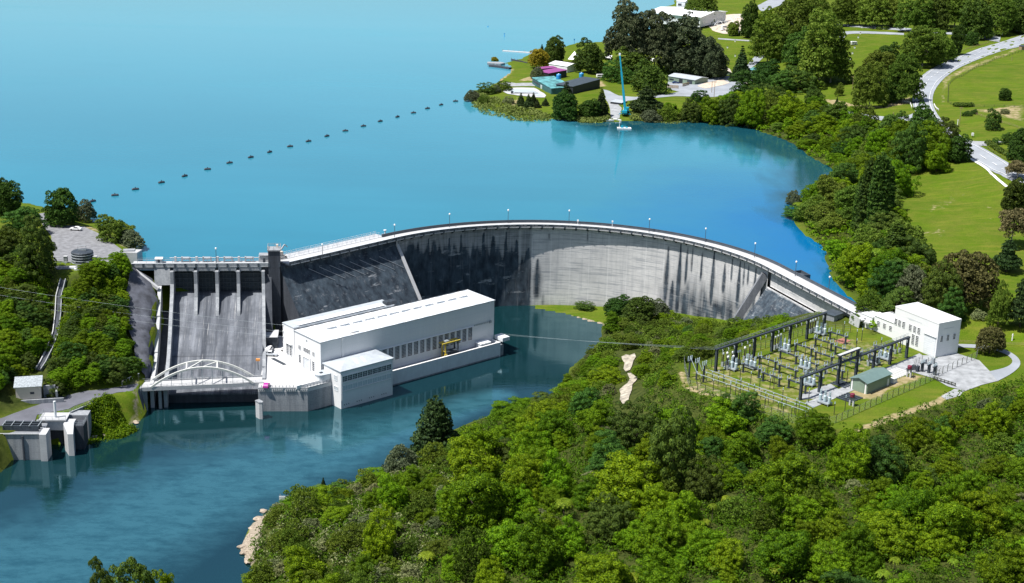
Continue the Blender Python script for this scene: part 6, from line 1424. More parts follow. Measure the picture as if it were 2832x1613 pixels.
m = MB(); m.add([(AXL - .2, 1.0, 5.003), (-.005, 1.0, 5.003), (-.005, WD - .8, 5.003), (AXL - .2, WD - .8, 5.003), (AXL - .2, 1.0, 5.2), (-.005, 1.0, 5.2), (-.005, WD - .8, 5.2), (AXL - .2, WD - .8, 5.2), (AXL + 2, WD / 2, 6.1), (-.005, WD / 2, 6.1)], [(3, 2, 1, 0), (0, 1, 5, 4), (1, 2, 6, 9, 5), (2, 3, 7, 6), (3, 0, 4, 7), (4, 5, 9, 8), (6, 7, 8, 9), (7, 4, 8)]); m.build('roof', 'roof_white', t)
for i in range(3): g = window('window', t, 1.0, 1.5, 2, 3, 'glass_dark', 'white_wall', bar=.08); g.location = (AXL + 1.6 + i * 2.7, 1.198, 2.2)
t = WB.t('end_annexe', 'smallest white annexe block at the dam end of the white building', 'building')
m = MB(); m.box(AXL - 5.2, AXL - .25, 0.6, 6.4, -3, 4.2); m.build('wall', 'white_wall', t); m = MB(); m.box(AXL - 5.35, AXL - .1, .45, 6.55, 4.203, 4.4); m.build('roof', 'roof_white', t)
g = window('window', t, 1.0, 1.3, 2, 3, 'glass_dark', 'white_wall', bar=.08); g.location = (AXL - 4.0, .598, 1.9)
g = window('window', t, 1.2, 1.4, 2, 3, 'glass_pale', 'white_wall', bar=.08); g.rotation_euler = (0, 0, PI / 2); g.location = (AXL - .248, 2.0, 1.9)
p = PZ(z5(1135, 196), 28.5); small_hut('grey_hut', 'grey flat roofed concrete hut below the right end of the dam crest', tuple(p), S.a, 5.4, 4.4, 3.4, 'conc', 'roof_dark', .05)
t = thing('crest_ramp', 'pale concrete ramp wall running down from the end of the dam crest', 'ramp', tuple(PZ(d(2140, 787), 33))); o_ = Vector(t.location)
pts = [PZ(d(2136, 784), 33), PZ(d(2160, 800), 32.4), PZ(d(2195, 812), 31.6)]; pts = [p - o_ for p in pts]
m = MB(); m.bar(pts[0], pts[1], 4.2, .5); m.bar(pts[1], pts[2], 4.2, .5); m.build('roadway', 'conc_light', t)
m = MB(); n_ = Vector(((pts[1] - pts[0]).y, -(pts[1] - pts[0]).x, 0)).normalized() * 2.2; m.bar(pts[0] + n_ + Vector((0, 0, -1)), pts[1] + n_ + Vector((0, 0, -1)), .3, 3.6); m.build('side_wall', 'conc_light', t)
# conductors from the powerhouse deck to the switchyard
for i, (y0_, y1_) in enumerate(((850, 866), (859, 868), (868, 870))):
    pa = PH.w(HL + 1.0, -1.0 - i * 1.2, -.5); pb = S.w(GXF + 1 + i * 1.5, GYF, hF - .6)
    cable('power_line', ['upper', 'middle', 'lower'][i] + ' of three pale cables from the powerhouse deck across the pool to the gantry', pa, pb, .5, .022, 'cables over the pool')
# ------------------------------------------------------------------ vegetation
def leaves(rng, C, N, size, jitter=0.5, asp=0.6):
    """small folded leaf sprays at C, facing roughly along N"""
    n = len(C); J = rng.normal(size=(n, 3)); J /= np.linalg.norm(J, axis=1, keepdims=True)
    n_ = N * (1 - jitter) + J * jitter; n_ /= np.linalg.norm(n_, axis=1, keepdims=True) + 1e-9
    a = np.cross(n_, rng.normal(size=(n, 3))); a /= np.linalg.norm(a, axis=1, keepdims=True) + 1e-9; b = np.cross(n_, a)
    s = size * rng.uniform(.6, 1.25, (n, 1)); a = a * s; b = b * s * asp
    V = np.stack([C - a, C - b * 1.0 + n_ * s * .12, C + a, C + b + n_ * s * .12], 1).reshape(-1, 3)
    return V, np.arange(4 * n).reshape(n, 4)
def clumps(rng, centers, radii, per, size, jit=0.45, flat=0.8, axis=None):
    Cs, Ns = [], []
    for c, r in zip(centers, radii):
        k = max(6, int(per * (r / radii.mean()) ** 2)); dv = rng.normal(size=(k, 3)); dv[:, 2] = np.abs(dv[:, 2]) * 1.15 - .35 * np.abs(rng.normal(size=k)); dv /= np.linalg.norm(dv, axis=1, keepdims=True)
        rad_ = r * rng.uniform(.82, 1.06, (k, 1)); Cs.append(c + dv * rad_ * np.array([1, 1, flat])); Ns.append(dv)
    return leaves(rng, np.concatenate(Cs), np.concatenate(Ns), size, jit)
def limbs(m, rng, h, r, spread, n, top):
    m.tube([(0, 0, -1.2), (0, 0, h * .5), (rng.normal() * .02 * h, rng.normal() * .02 * h, h)], [r, r * .75, r * .5], 7)
    for i in range(n):
        q = 2 * PI * i / n + rng.uniform(-.4, .4); z0 = h * rng.uniform(.55, .98); e = spread * rng.uniform(.45, .8)
        m.tube([(0, 0, z0), (math.cos(q) * e * .5, math.sin(q) * e * .5, z0 + (top - z0) * .35), (math.cos(q) * e, math.sin(q) * e, z0 + (top - z0) * .75)], [r * .42, r * .28, r * .1], 5)
class Proto: pass
PRO = {}
def mk(kind, i, V, F, leafm, trunkMB, barkm, W, H):
    p = Proto(); p.crown = npmesh('crown', V, F, leafm); me = bpy.data.meshes.new('trunk'); me.from_pydata(trunkMB.v, [], trunkMB.f); me.materials.append(MT[barkm]); p.trunk = me; p.W = W; p.H = H
    # one joined mesh for massed trees whose trunks are hidden
    jm = bpy.data.meshes.new('tree'); nv = len(V); allv = np.concatenate([V, np.array(trunkMB.v)])
    jm.from_pydata([tuple(v) for v in allv], [], [tuple(f) for f in F] + [tuple(nv + q for q in f) for f in trunkMB.f])
    jm.materials.append(leafm); jm.materials.append(MT[barkm]); mi = np.zeros(len(jm.polygons), np.int32); mi[len(F):] = 1; jm.polygons.foreach_set('material_index', mi); p.joint = jm
    PRO.setdefault(kind, []).append(p)
def dome(rng, n, W, H, zb, lump=0.12, shape=1.0, fill=0.25):
    """clump centres over an uneven dome of width W from height zb to H"""
    out = []; g = (1 + 5 ** .5) / 2
    lob = [(rng.normal(size=3), rng.uniform(.6, 1.4)) for _ in range(7)]
    for i in range(n):
        z = 1 - (i + .5) / n * 1.42; q = 2 * PI * i / g; rr = math.sqrt(max(0, 1 - z * z)); dv = np.array([rr * math.cos(q), rr * math.sin(q), z])
        f = 1 + lump * sum(a * math.cos(2.4 * (dv @ l)) for l, a in lob) / 2 + rng.normal() * .05
        if rng.random() < fill: f *= rng.uniform(.55, .85)
        x = dv * f; out.append((x[0] * W / 2, x[1] * W / 2, zb + (x[2] + .42) / 1.42 * (H - zb)))
    return np.array(out)
def make_dome(kind, leafm, bark, W, H, zb, n, r, per, size, seed, lump=.14, trunk=.3, jit=.45, flat=.75, nl=5, fill=.25):
    rng = np.random.default_rng(seed); c = dome(rng, n, W - r, H - r * .5, zb, lump, 1.0, fill); rd = rng.uniform(.7, 1.25, n) * r
    V, F = clumps(rng, c, rd, per, size, jit, flat); m = MB(); limbs(m, rng, zb + (H - zb) * .35, trunk, W / 2, nl, H * .85); mk(kind, 0, V, F, leafm, m, bark, W, H)
for s in range(4): make_dome('bush', LF['bush'], 'bark', 10, 9, .8, 130 + 10 * s, 1.05, 150, .21, 100 + s, .36, .3, .3)
for s in range(2): make_dome('bushdark', LF['dark'], 'bark', 10, 9, .6, 120, 1.05, 140, .22, 120 + s, .32, .3, .3)
for s in range(2): make_dome('olive', LF['olive'], 'bark', 8, 6.5, .6, 100, .75, 60, .24, 130 + s, .25, .2, .6)
for s in range(2): make_dome('grey', LF['grey'], 'bark_pale', 6, 5, .5, 90, .55, 60, .20, 140 + s, .28, .14, .65)
for s in range(3): make_dome('park', LF['park'], 'bark_pale', 16, 17, 2.0, 260, 1.35, 75, .42, 150 + s, .25, .45, .6, .8, 7, .4)
for s in range(2): make_dome('dark', LF['dark'], 'bark', 14, 14, .6, 180, 1.35, 80, .42, 160 + s, .2, .45, .5)
for s in range(2): make_dome('gum', LF['gum'], 'bark_pale', 22, 24, 6.0, 270, 1.65, 85, .5, 170 + s, .3, .55, .6, .7, 9, .35)
for s in range(2): make_dome('gumdark', LF['gumdark'], 'bark', 16, 24, 1.5, 260, 1.5, 75, .5, 175 + s, .3, .5, .6, .9, 8, .4)
make_dome('copper', LF['copper'], 'bark', 14, 13, 2.5, 190, 1.15, 66, .38, 180, .2, .45, .5, .75, 8)
make_dome('maroon', LF['copper'], 'bark', 9, 8, 1.6, 150, .8, 70, .28, 181, .08, .3, .5, .75, 6)
make_dome('tan', LF['tan'], 'bark_pale', 12, 14, 5, 150, 1.0, 55, .36, 182, .3, .3, .6, .75, 8, .4)
make_dome('yellow', LF['yellow'], 'bark', 9, 9, 1.0, 150, .9, 60, .3, 183, .12, .3)
make_dome('willow', LF['willow'], 'bark', 9, 7, .6, 130, .8, 70, .26, 184, .15, .2, .7)
make_dome('light', LF['park'], 'bark', 9, 8, 1.0, 130, .85, 62, .3, 185, .2, .25, .5)
def make_cone(kind, leafm, W, H, tiers, seed, zb=.6, power=1.0, r=.7, size=.34, trunk=.3, ragged=.15, per=34):
    rng = np.random.default_rng(seed); C = []; R = []
    for i in range(tiers):
        f = i / (tiers - 1); z = zb + (H - zb - .3) * f; w = W / 2 * (1 - f) ** power * rng.uniform(1 - ragged, 1 + ragged) + .12; k = max(3, int(2 * PI * w / (r * 1.15)))
        for j in range(k):
            q = 2 * PI * (j + rng.random() * .6) / k; e = w * rng.uniform(.75, 1.05); C.append((e * math.cos(q), e * math.sin(q), z - .25 * e * .4)); R.append(r * rng.uniform(.75, 1.2) * (1 - .45 * f))
            if e > r * 1.6: C.append((e * .5 * math.cos(q), e * .5 * math.sin(q), z + .1)); R.append(r)
    V, F = clumps(rng, np.array(C), np.array(R), per, size, .5, .55); m = MB(); m.tube([(0, 0, -1), (0, 0, H * .9)], [trunk, trunk * .25], 7); mk(kind, 0, V, F, leafm, m, 'bark', W, H)
for s in range(2): make_cone('conifer', LF['conifer'], 7, 12, 16, 200 + s)
make_cone('pine', LF['conifer'], 9, 17, 14, 210, 2.0, .45, 1.05, .36, .35, .35, 42)
make_cone('cedar', LF['conifer'], 9, 12, 9, 211, 2.6, .7, .85, .36, .35, .3)
make_cone('poplar', LF['dark'], 5, 18, 22, 212, .8, .28, .75, .36, .35, .15, 40)
def frond_fern(seed):
    rng = np.random.default_rng(seed); Vs = []; Fs = []; n0 = 0; H = 4.2
    for k in range(13):
        q = 2 * PI * k / 13 + rng.uniform(-.15, .15); L = rng.uniform(2.3, 2.9); pts = []
        for i in range(8):
            t_ = i / 7; pts.append((L * t_, H + .85 * math.sin(t_ * 2.3) - 1.1 * t_ * t_))
        side = np.array([-math.sin(q), math.cos(q), 0]); out = np.array([math.cos(q), math.sin(q), 0])
        for i in range(7):
            for sg in (-1, 1):
                w0_ = .62 * math.sin(PI * (.12 + .86 * i / 7)); w1_ = .62 * math.sin(PI * (.12 + .86 * (i + 1) / 7))
                a = out * pts[i][0] + np.array([0, 0, pts[i][1]]); b = out * pts[i + 1][0] + np.array([0, 0, pts[i + 1][1]])
                c_ = b + side * sg * w1_ + out * .18 - np.array([0, 0, .16]); d_ = a + side * sg * w0_ + out * .18 - np.array([0, 0, .16])
                Vs += [a, b * .6 + a * .4, c_ * .75 + d_ * .25, d_]; Fs.append((n0, n0 + 1, n0 + 2, n0 + 3)); n0 += 4
    m = MB(); m.tube([(0, 0, -1), (0, 0, H)], [.2, .16], 6); mk('fern', 0, np.array(Vs), np.array(Fs), LF['fern'], m, 'bark', 5.4, 4.9)
for s in range(3): frond_fern(220 + s)

NT_ = [0]
def plant(kind, x, y, z, w, h, label, cat, group=None, parts=False, name=None, mat=None, seed=None):
    NT_[0] += 1; r = random.Random((seed if seed is not None else NT_[0]) * 7919 + 13); p = PRO[kind][r.randrange(len(PRO[kind]))]; name = name or 'tree'
    sc = (w / p.W, w / p.W * r.uniform(.92, 1.08), h / p.H)
    if parts:
        o = thing(name, label, cat, (x, y, z), r.uniform(0, 6.28), group)
        for nm, me in (('trunk', p.trunk), ('crown', p.crown)):
            c_ = bpy.data.objects.new(nm, me); COL.objects.link(c_); c_.parent = o
            if nm == 'crown' and mat: c_.material_slots[0].link = 'OBJECT'; c_.material_slots[0].material = mat
    else:
        o = bpy.data.objects.new(name, p.joint); COL.objects.link(o); o.location = (x, y, z); o.rotation_euler = (0, 0, r.uniform(0, 6.28)); tag(o, label, cat, group)
        if mat: o.material_slots[0].link = 'OBJECT'; o.material_slots[0].material = mat
    o.scale = sc; return o
KN = {'bush': ('bush_tree', 'dome crowned native tree', 'tree'), 'bushdark': ('bush_tree', 'dark green dome crowned tree', 'tree'), 'olive': ('shrub_tree', 'olive green scrubby tree', 'tree'), 'grey': ('grey_shrub', 'grey green fine leaved shrub', 'shrub'),
      'park': ('park_tree', 'tall light green broadleaf tree', 'tree'), 'dark': ('evergreen_tree', 'dark evergreen tree', 'tree'), 'gum': ('gum_tree', 'huge brownish gum tree', 'tree'), 'gumdark': ('gum_tree', 'dark grey green gum tree', 'tree'), 'copper': ('copper_tree', 'broad copper brown tree', 'tree'),
      'maroon': ('round_tree', 'round maroon green tree', 'tree'), 'tan': ('tan_gum', 'open tan leaved gum', 'tree'), 'yellow': ('golden_tree', 'golden yellow tree', 'tree'), 'willow': ('willow_tree', 'grey green willow', 'tree'), 'light': ('leafy_tree', 'light green leafy tree', 'tree'),
      'conifer': ('conifer_tree', 'dark cone shaped conifer', 'tree'), 'pine': ('pine_tree', 'tall dark shaggy pine', 'tree'), 'cedar': ('cedar_tree', 'dark layered cedar', 'tree'), 'poplar': ('poplar_tree', 'dark columnar poplar', 'tree'), 'fern': ('tree_fern', 'bright tree fern', 'tree fern')}
PLACED = []
def T(f, kind, bx, by, ty, w, where, desc=None, group=None, grow=1.0):
    """tree read off the photograph: foot, top line and width"""
    b = G(f(bx, by)); s_ = f(1, 0)[0] - f(0, 0)[0]; h = max(1.5, ztop(b, f(bx, ty)[1]) - b.z) * grow; wd_ = w * s_ / pxm(b)
    nm, de, cat = KN[kind]; PLACED.append((b.x, b.y, wd_ / 2))
    return plant(kind, b.x, b.y, b.z - .1, wd_, h, (desc or de) + ' ' + where, cat, group, True, nm)
def scatter(poly, n, kinds, wr, hr, where, group, rng, mind=.62, keep=None, avoid=True, pre='bush', hmul=None):
    """massed growth inside a world outline"""
    xs = [p[0] for p in poly]; ys = [p[1] for p in poly]; out = []; tries = 0
    while len(out) < n and tries < n * 60:
        tries += 1; x = rng.uniform(min(xs), max(xs)); y = rng.uniform(min(ys), max(ys))
        if not inpoly(np.array([x]), np.array([y]), poly)[0]: continue
        if keep and not keep(x, y): continue
        kd = rng.choices([k_ for k_, _ in kinds], [q for _, q in kinds])[0]; w = rng.uniform(*wr.get(kd, wr['*'])); 
        if any(math.hypot(x - a, y - b) < (w + c_) / 2 * mind for a, b, c_, _ in out): continue
        if avoid and any(math.hypot(x - a, y - b) < w * .3 + c_ * .5 for a, b, c_ in PLACED): continue
        out.append((x, y, w, kd))
    for x, y, w, kd in out:
        h = w * rng.uniform(*hr.get(kd, hr['*'])) * (hmul(x, y) if hmul else 1); nm, de, cat = KN[kd]; nm = nm.replace('bush_tree', pre + '_tree').replace('shrub_tree', pre + '_shrub')
        plant(kd, x, y, gz(x, y) - .3, w, h, de + ' ' + where, cat, group + ', ' + KN[kd][0].replace('_', ' ') + 's', False, nm)
    return out
def inframe(x, y, z=None, mg=60):
    q = proj((x, y, gz(x, y) if z is None else z)); return -mg < q[0] < 2832 + mg and -mg < q[1] < 1613 + mg * 5
# ---- single trees on the left bank
T(z1, 'dark', 298, 246, 84, 150, 'beside the white car on the lakeside car park'); T(z1, 'willow', 408, 226, 140, 96, 'right of the big dark tree by the car park')
T(z1, 'light', 530, 316, 214, 130, 'at the lake edge right of the white car'); T(z1, 'light', 605, 300, 245, 90, 'tucked behind the car park hedge trees'); T(z1, 'willow', 622, 352, 280, 140, 'at the right corner of the car park by the dam')
T(z1, 'bushdark', 182, 480, 275, 165, 'standing on the lawn left of the ring stack'); T(z1, 'bushdark', 120, 268, 172, 150, 'at the left entrance of the car park'); T(z1, 'dark', 35, 200, 55, 130, 'at the far left edge above the lawn')
T(z1, 'dark', 0, 190, 40, 90, 'cut by the left edge of the view, tallest there'); T(z1, 'light', 50, 380, 270, 130, 'on the left lawn behind the slope bush'); T(z1, 'bushdark', 15, 400, 290, 120, 'at the left edge halfway down the lawn')
T(z1, 'bush', 580, 470, 385, 95, 'against the dam abutment railing')
# ---- park: zoomed readings
T(z6, 'gum', 1440, 610, 62, 400, 'towering over the shore sheds, left of the pair'); T(z6, 'gum', 1650, 620, 150, 300, 'right of the largest gum'); T(z6, 'gumdark', 1960, 640, 195, 330, 'behind the grey green depot shed'); T(z6, 'gumdark', 1800, 630, 230, 210, 'between the brown gums and the depot trees')
T(z6, 'gumdark', 2170, 680, 350, 190, 'at the right end of the depot grove'); T(z6, 'gumdark', 2060, 660, 300, 220, 'in front of the depot grove'); T(z6, 'dark', 782, 548, 335, 175, 'on the shore behind the golden tree', 'rounded blue green evergreen')
T(z6, 'conifer', 680, 480, 380, 60, 'beside the rounded blue green tree', 'thin dark conifer'); T(z6, 'yellow', 655, 590, 420, 165, 'beside the shore sheds'); T(z6, 'yellow', 275, 547, 490, 62, 'alone on the stone jetty point', 'tiny golden tree')
T(z6, 'dark', 1100, 630, 365, 235, 'right of the white shed'); T(z6, 'willow', 642, 682, 590, 105, 'beside the purple roofed shed'); T(z6, 'bushdark', 985, 590, 515, 110, 'behind the white shed')
T(z6, 'dark', 1480, 640, 430, 290, 'under the brown gums'); T(z6, 'bushdark', 1275, 700, 560, 140, 'on the lawn left of the crane boom'); T(z6, 'bushdark', 1410, 720, 600, 130, 'behind the crane boom')
T(z6, 'dark', 1610, 800, 548, 275, 'standing tallest beside the crane boom'); T(z6, 'cedar', 1580, 975, 740, 235, 'right of the crane, low by the water'); T(z6, 'light', 1745, 640, 585, 70, 'behind the depot fence', 'small light green tree')
T(z6, 'dark', 870, 1025, 810, 210, 'at the water below the charcoal shed'); T(z6, 'conifer', 1190, 1005, 765, 155, 'at the water left of the crane'); T(z6, 'dark', 1080, 1015, 860, 190, 'between two shore conifers'); T(z6, 'conifer', 890, 900, 705, 165, 'below the charcoal shed wall')
for bx, by, ty, w, wh in ((500, 912, 800, 82, 'tallest left of the five small shore conifers'), (565, 936, 810, 92, 'second from left of five small shore conifers'), (608, 890, 795, 62, 'third from left of five small shore conifers'), (640, 928, 855, 66, 'fourth from left of five small shore conifers'), (712, 910, 845, 66, 'rightmost of five small shore conifers')):
    T(z6, 'conifer', bx, by, ty, w, wh, 'small conifer')
for bx, by, ty, w, kd, wh in ((78, 872, 790, 115, 'willow', 'at the tip of the peninsula'), (200, 812, 735, 125, 'bushdark', 'on the peninsula behind the tip'), (350, 782, 715, 120, 'olive', 'beside the gravel shore track'), (390, 892, 835, 100, 'grey', 'above the white pond edge'), (180, 890, 830, 80, 'olive', 'on the reedy shore slope'), (280, 800, 740, 90, 'willow', 'in the peninsula hedge')):
    T(z6, kd, bx, by, ty, w, wh)
T(z6, 'conifer', 2395, 692, 395, 165, 'standing alone right of the depot grove'); T(z6, 'dark', 2480, 325, 15, 135, 'right of the white marquee frames'); T(z6, 'light', 2330, 312, 198, 100, 'in front of the marquee frames'); T(z6, 'park', 2035, 212, -40, 225, 'in front of the white roofed pavilion')
T(z6, 'bushdark', 2035, 885, 800, 135, 'at the lake edge of the depot yard'); T(z6, 'conifer', 1828, 988, 895, 72, 'on the bank right of the crane', 'small dark conifer')
for bx, by, ty, w, kd, wh in ((1960, 1052, 880, 170, 'bushdark', 'first along the cove bank right of the crane'), (2150, 1062, 870, 190, 'bush', 'second along the cove bank'), (2300, 1082, 850, 190, 'bushdark', 'third along the cove bank'), (2460, 1100, 820, 210, 'bush', 'fourth along the cove bank'), (1620, 1045, 960, 170, 'willow', 'by the water right of the crane'), (1760, 1050, 940, 150, 'olive', 'by the water between the crane and cove')):
    T(z6, kd, bx, by, ty, w, wh)
k7 = [('park', 560, 180, 15, 210), ('park', 700, 175, 0, 230), ('park', 915, 205, 0, 180), ('park', 1150, 212, -15, 240), ('park', 1300, 205, 15, 190), ('park', 1475, 245, -5, 210), ('dark', 1640, 240, -15, 190), ('park', 1790, 210, -30, 230), ('dark', 1950, 300, 10, 240), ('park', 2100, 270, 0, 230), ('dark', 2250, 245, -25, 210), ('park', 1010, 160, -10, 190), ('park', 2010, 200, -40, 220), ('dark', 2330, 260, 10, 200)]
for i, (kd, bx, by, ty, w) in enumerate(k7): T(z7, kd, bx, by, ty, w, '%s in the top road row from the lake side' % ORD[i], None, 'park trees along the top road')
T(z7, 'dark', 195, 292, 60, 125, 'left of the camp drive at the top'); T(z7, 'bush', 300, 272, 105, 160, 'right of the dark tree by the marquee'); T(z7, 'light', 75, 275, 185, 85, 'in front of the marquee frames on the lawn', 'small light tree')
for i, (kd, bx, by, ty, w) in enumerate([('park', 340, 492, 180, 220), ('park', 740, 640, 190, 410), ('park', 590, 430, 60, 330), ('dark', 450, 470, 300, 230), ('park', 830, 640, 270, 250), ('dark', 560, 500, 240, 220), ('park', 480, 330, 120, 230)]):
    T(z7, kd, bx, by, ty, w, '%s of the big clump left of the caravan lawn' % ORD[i], None, 'park trees left of the caravan lawn')
for i, (kd, bx, by, ty, w) in enumerate([('dark', 330, 640, 480, 230), ('bushdark', 560, 705, 540, 260), ('bushdark', 420, 862, 700, 150), ('bushdark', 200, 765, 600, 210), ('dark', 705, 830, 680, 140), ('bush', 130, 835, 735, 180), ('willow', 545, 885, 770, 130), ('bushdark', 440, 720, 570, 200), ('bush', 60, 870, 740, 170), ('bushdark', 290, 850, 700, 190)]):
    T(z7, kd, bx, by, ty, w, '%s of the native clump above the cove' % ORD[i], None, 'native trees above the cove')
T(z7, 'light', 898, 745, 655, 55, 'alone on the small lawn by the dirt bank', 'small neat tree'); T(z7, 'conifer', 880, 805, 750, 30, 'on the dirt bank above the lake road', 'tiny thin conifer')
for i, (kd, bx, by, ty, w) in enumerate([('dark', 1250, 525, 345, 190), ('park', 1200, 645, 430, 270), ('park', 1390, 795, 470, 240), ('park', 1130, 838, 555, 210), ('dark', 1300, 790, 590, 190), ('park', 1540, 515, 250, 290), ('park', 1680, 470, 262, 180), ('dark', 1790, 425, 215, 110), ('dark', 1050, 612, 520, 85), ('dark', 1920, 352, 255, 100)]):
    T(z7, kd, bx, by, ty, w, '%s of the trees inside the road curve' % ORD[i], None, 'trees inside the road curve')
for i, (kd, bx, by, ty, w) in enumerate([('dark', 1290, 1085, 880, 220), ('dark', 1545, 1050, 830, 220), ('bushdark', 1720, 1105, 940, 180), ('bush', 1560, 1255, 1000, 270), ('dark', 1800, 1245, 1050, 200), ('bushdark', 1430, 1335, 1000, 230), ('bush', 1340, 1200, 980, 200), ('bush', 1650, 1330, 1150, 200)]):
    T(z7, kd, bx, by, ty, w, '%s of the clump below the road curve' % ORD[i], None, 'trees between the lake road and the curve')
T(z7, 'dark', 2180, 776, 690, 100, 'alone in the upper right paddock', 'small round paddock tree'); T(z7, 'bushdark', 2085, 1005, 880, 120, 'alone by the paddock fence', 'bushy dark tree'); T(z7, 'dark', 2295, 1240, 1010, 190, 'at the right edge above the road'); T(z7, 'bushdark', 2110, 1122, 1075, 60, 'left end of the hedge by the farm drive', 'small bush'); T(z7, 'bushdark', 2200, 1112, 1035, 85, 'beside the farm drive hedge'); T(z7, 'tan', 2275, 1375, 1240, 155, 'at the right edge beside the road')
T(z7, 'bushdark', 1890, 900, 865, 70, 'left of the paddock fence corner', 'low dark bush'); T(z7, 'bushdark', 1945, 885, 850, 45, 'on the dry slope by the paddock fence', 'small dark bush'); T(z7, 'grey', 2180, 880, 845, 70, 'on the dry slope at the right', 'low dark shrub')
# ---- right bank near the dam
for i, (kd, bx, by, ty, w) in enumerate([('poplar', 730, 692, 140, 125), ('poplar', 800, 712, 100, 135), ('poplar', 862, 610, 180, 110), ('poplar', 930, 892, 590, 125), ('poplar', 690, 660, 250, 100)]):
    T(z8, kd, bx, by, ty, w, '%s of the dark poplars beside the mown field' % ORD[i], None, 'poplars beside the mown field')
T(z8, 'copper', 1420, 1185, 820, 350, 'spreading over the field edge behind the white building'); T(z8, 'light', 1655, 1312, 1050, 125, 'on the lawn behind the white building', 'slim upright tree'); T(z8, 'cedar', 1810, 1312, 950, 190, 'at the right edge below the field'); T(z8, 'cedar', 1712, 932, 690, 150, 'standing in the field near its right edge', 'open dark pine')
T(z8, 'tan', 1745, 762, 470, 220, 'right of the mown field', 'grey olive gum'); T(z8, 'dark', 1765, 525, 295, 190, 'below the white path at the right edge'); T(z8, 'grey', 1520, 1262, 1200, 95, 'on the lawn beside the copper tree', 'low weeping shrub'); T(z8, 'tan', 1790, 300, 155, 140, 'beside the road at the right edge', 'small tan tree')
T(z5, 'maroon', 2300, 422, 225, 195, 'in the loop of the drive right of the white building')
for i, (kd, bx, by, ty, w) in enumerate([('willow', 1050, 1160, 935, 260), ('bushdark', 1240, 1205, 915, 210), ('bushdark', 1070, 935, 755, 270), ('bush', 880, 1025, 800, 210), ('fern', 800, 900, 770, 150), ('bush', 650, 1005, 770, 230), ('bushdark', 880, 1140, 940, 220), ('bush', 760, 1150, 1000, 170), ('bushdark', 1330, 1290, 1110, 170), ('willow', 235, 475, 380, 95), ('fern', 270, 515, 450, 90), ('bushdark', 250, 560, 500, 140)]):
    T(z8, kd, bx, by, ty, w, '%s in the bank growth by the dam\'s right end' % ORD[i], None, 'bank growth right of the dam')
T(z5, 'light', 1315, 205, 135, 100, 'between the grey hut and the white annexe', 'small light bush')
# ---- river bank and pool
T(z4, 'dark', 1215, 600, 512, 150, 'left of the dark bushes at the foot of the arch', 'low rounded willow'); T(z4, 'dark', 1320, 635, 520, 160, 'middle of the dark bushes at the foot of the arch', 'low rounded willow'); T(z4, 'willow', 1420, 610, 530, 130, 'right of the dark bushes at the foot of the arch'); T(z4, 'bushdark', 1040, 572, 540, 80, 'on the grassy spit at the foot of the arch', 'small dark bush'); T(z4, 'bush', 1195, 680, 605, 120, 'at the pool edge by the spit')
T(za, 'pine', 535, 560, 88, 270, 'standing at the river edge above the forest'); T(za, 'willow', 285, 670, 480, 230, 'at the water beside the tall pine', 'rounded blue green willow'); T(zc, 'conifer', 775, 800, 685, 60, 'at the water edge of the forest', 'thin grey conifer')
bb = PZ(d(340, 1545), 5); plant('bushdark', bb.x, bb.y, gz(bb.x, bb.y), 9.5, ztop(Vector((bb.x, bb.y, gz(bb.x, bb.y))), d(0, 1414)[1]) - gz(bb.x, bb.y), 'dark tree crown rising from the bottom edge below the river', 'tree', None, True, 'bush_tree')
bb = PZ(d(258, 1545), 5); plant('bushdark', bb.x, bb.y, gz(bb.x, bb.y), 6, ztop(Vector((bb.x, bb.y, gz(bb.x, bb.y))), d(0, 1436)[1]) - gz(bb.x, bb.y), 'smaller crown at the bottom edge left of the other', 'tree', None, True, 'bush_tree')
bb = PZ(d(415, 1545), 5); plant('bush', bb.x, bb.y, gz(bb.x, bb.y), 6, ztop(Vector((bb.x, bb.y, gz(bb.x, bb.y))), d(0, 1449)[1]) - gz(bb.x, bb.y), 'low crown at the bottom edge right of the dark one', 'tree', None, True, 'bush_tree')
# ---- big foreground trees that stand out
for i, (bx, by, ty, w, kd) in enumerate([(1480, 860, 700, 190, 'bush'), (2250, 760, 270, 330, 'bushdark'), (1900, 860, 590, 420, 'bush'), (1390, 860, 570, 260, 'bush'), (840, 760, 480, 400, 'bush'), (850, 1050, 700, 400, 'bush'), (1500, 1260, 1035, 230, 'bush'), (120, 1300, 1000, 240, 'bush'), (1290, 540, 380, 230, 'bush'), (800, 1400, 1130, 230, 'olive'), (2150, 1000, 790, 250, 'bush'), (1720, 460, 350, 180, 'bush')]):
    T(za, kd, bx, by, ty, w, '%s of the big crowns in the forest\'s left half' % ORD[i], None, 'big crowns in the left half of the forest')
for i, (bx, by, ty, w, kd) in enumerate([(320, 260, 80, 330, 'bush'), (650, 330, 180, 230, 'bushdark'), (970, 320, 140, 230, 'bush'), (120, 800, 530, 260, 'bushdark'), (800, 800, 480, 460, 'bush'), (890, 980, 800, 260, 'bush'), (1440, 600, 350, 330, 'bushdark'), (2000, 980, 680, 270, 'bush'), (1560, 930, 730, 210, 'bush'), (1840, 1030, 870, 220, 'bush'), (720, 1320, 1050, 390, 'bush'), (900, 1110, 960, 170, 'bush'), (2130, 760, 580, 230, 'bush'), (1900, 1190, 1030, 260, 'bush'), (280, 1320, 1120, 240, 'bush'), (1050, 1380, 1180, 320, 'bush'), (280, 100, 0, 120, 'bushdark'), (430, 160, 0, 190, 'bushdark')]):
    T(zb, kd, bx, by, ty, w, '%s of the big crowns in the forest\'s right half' % ORD[i], None, 'big crowns in the right half of the forest')
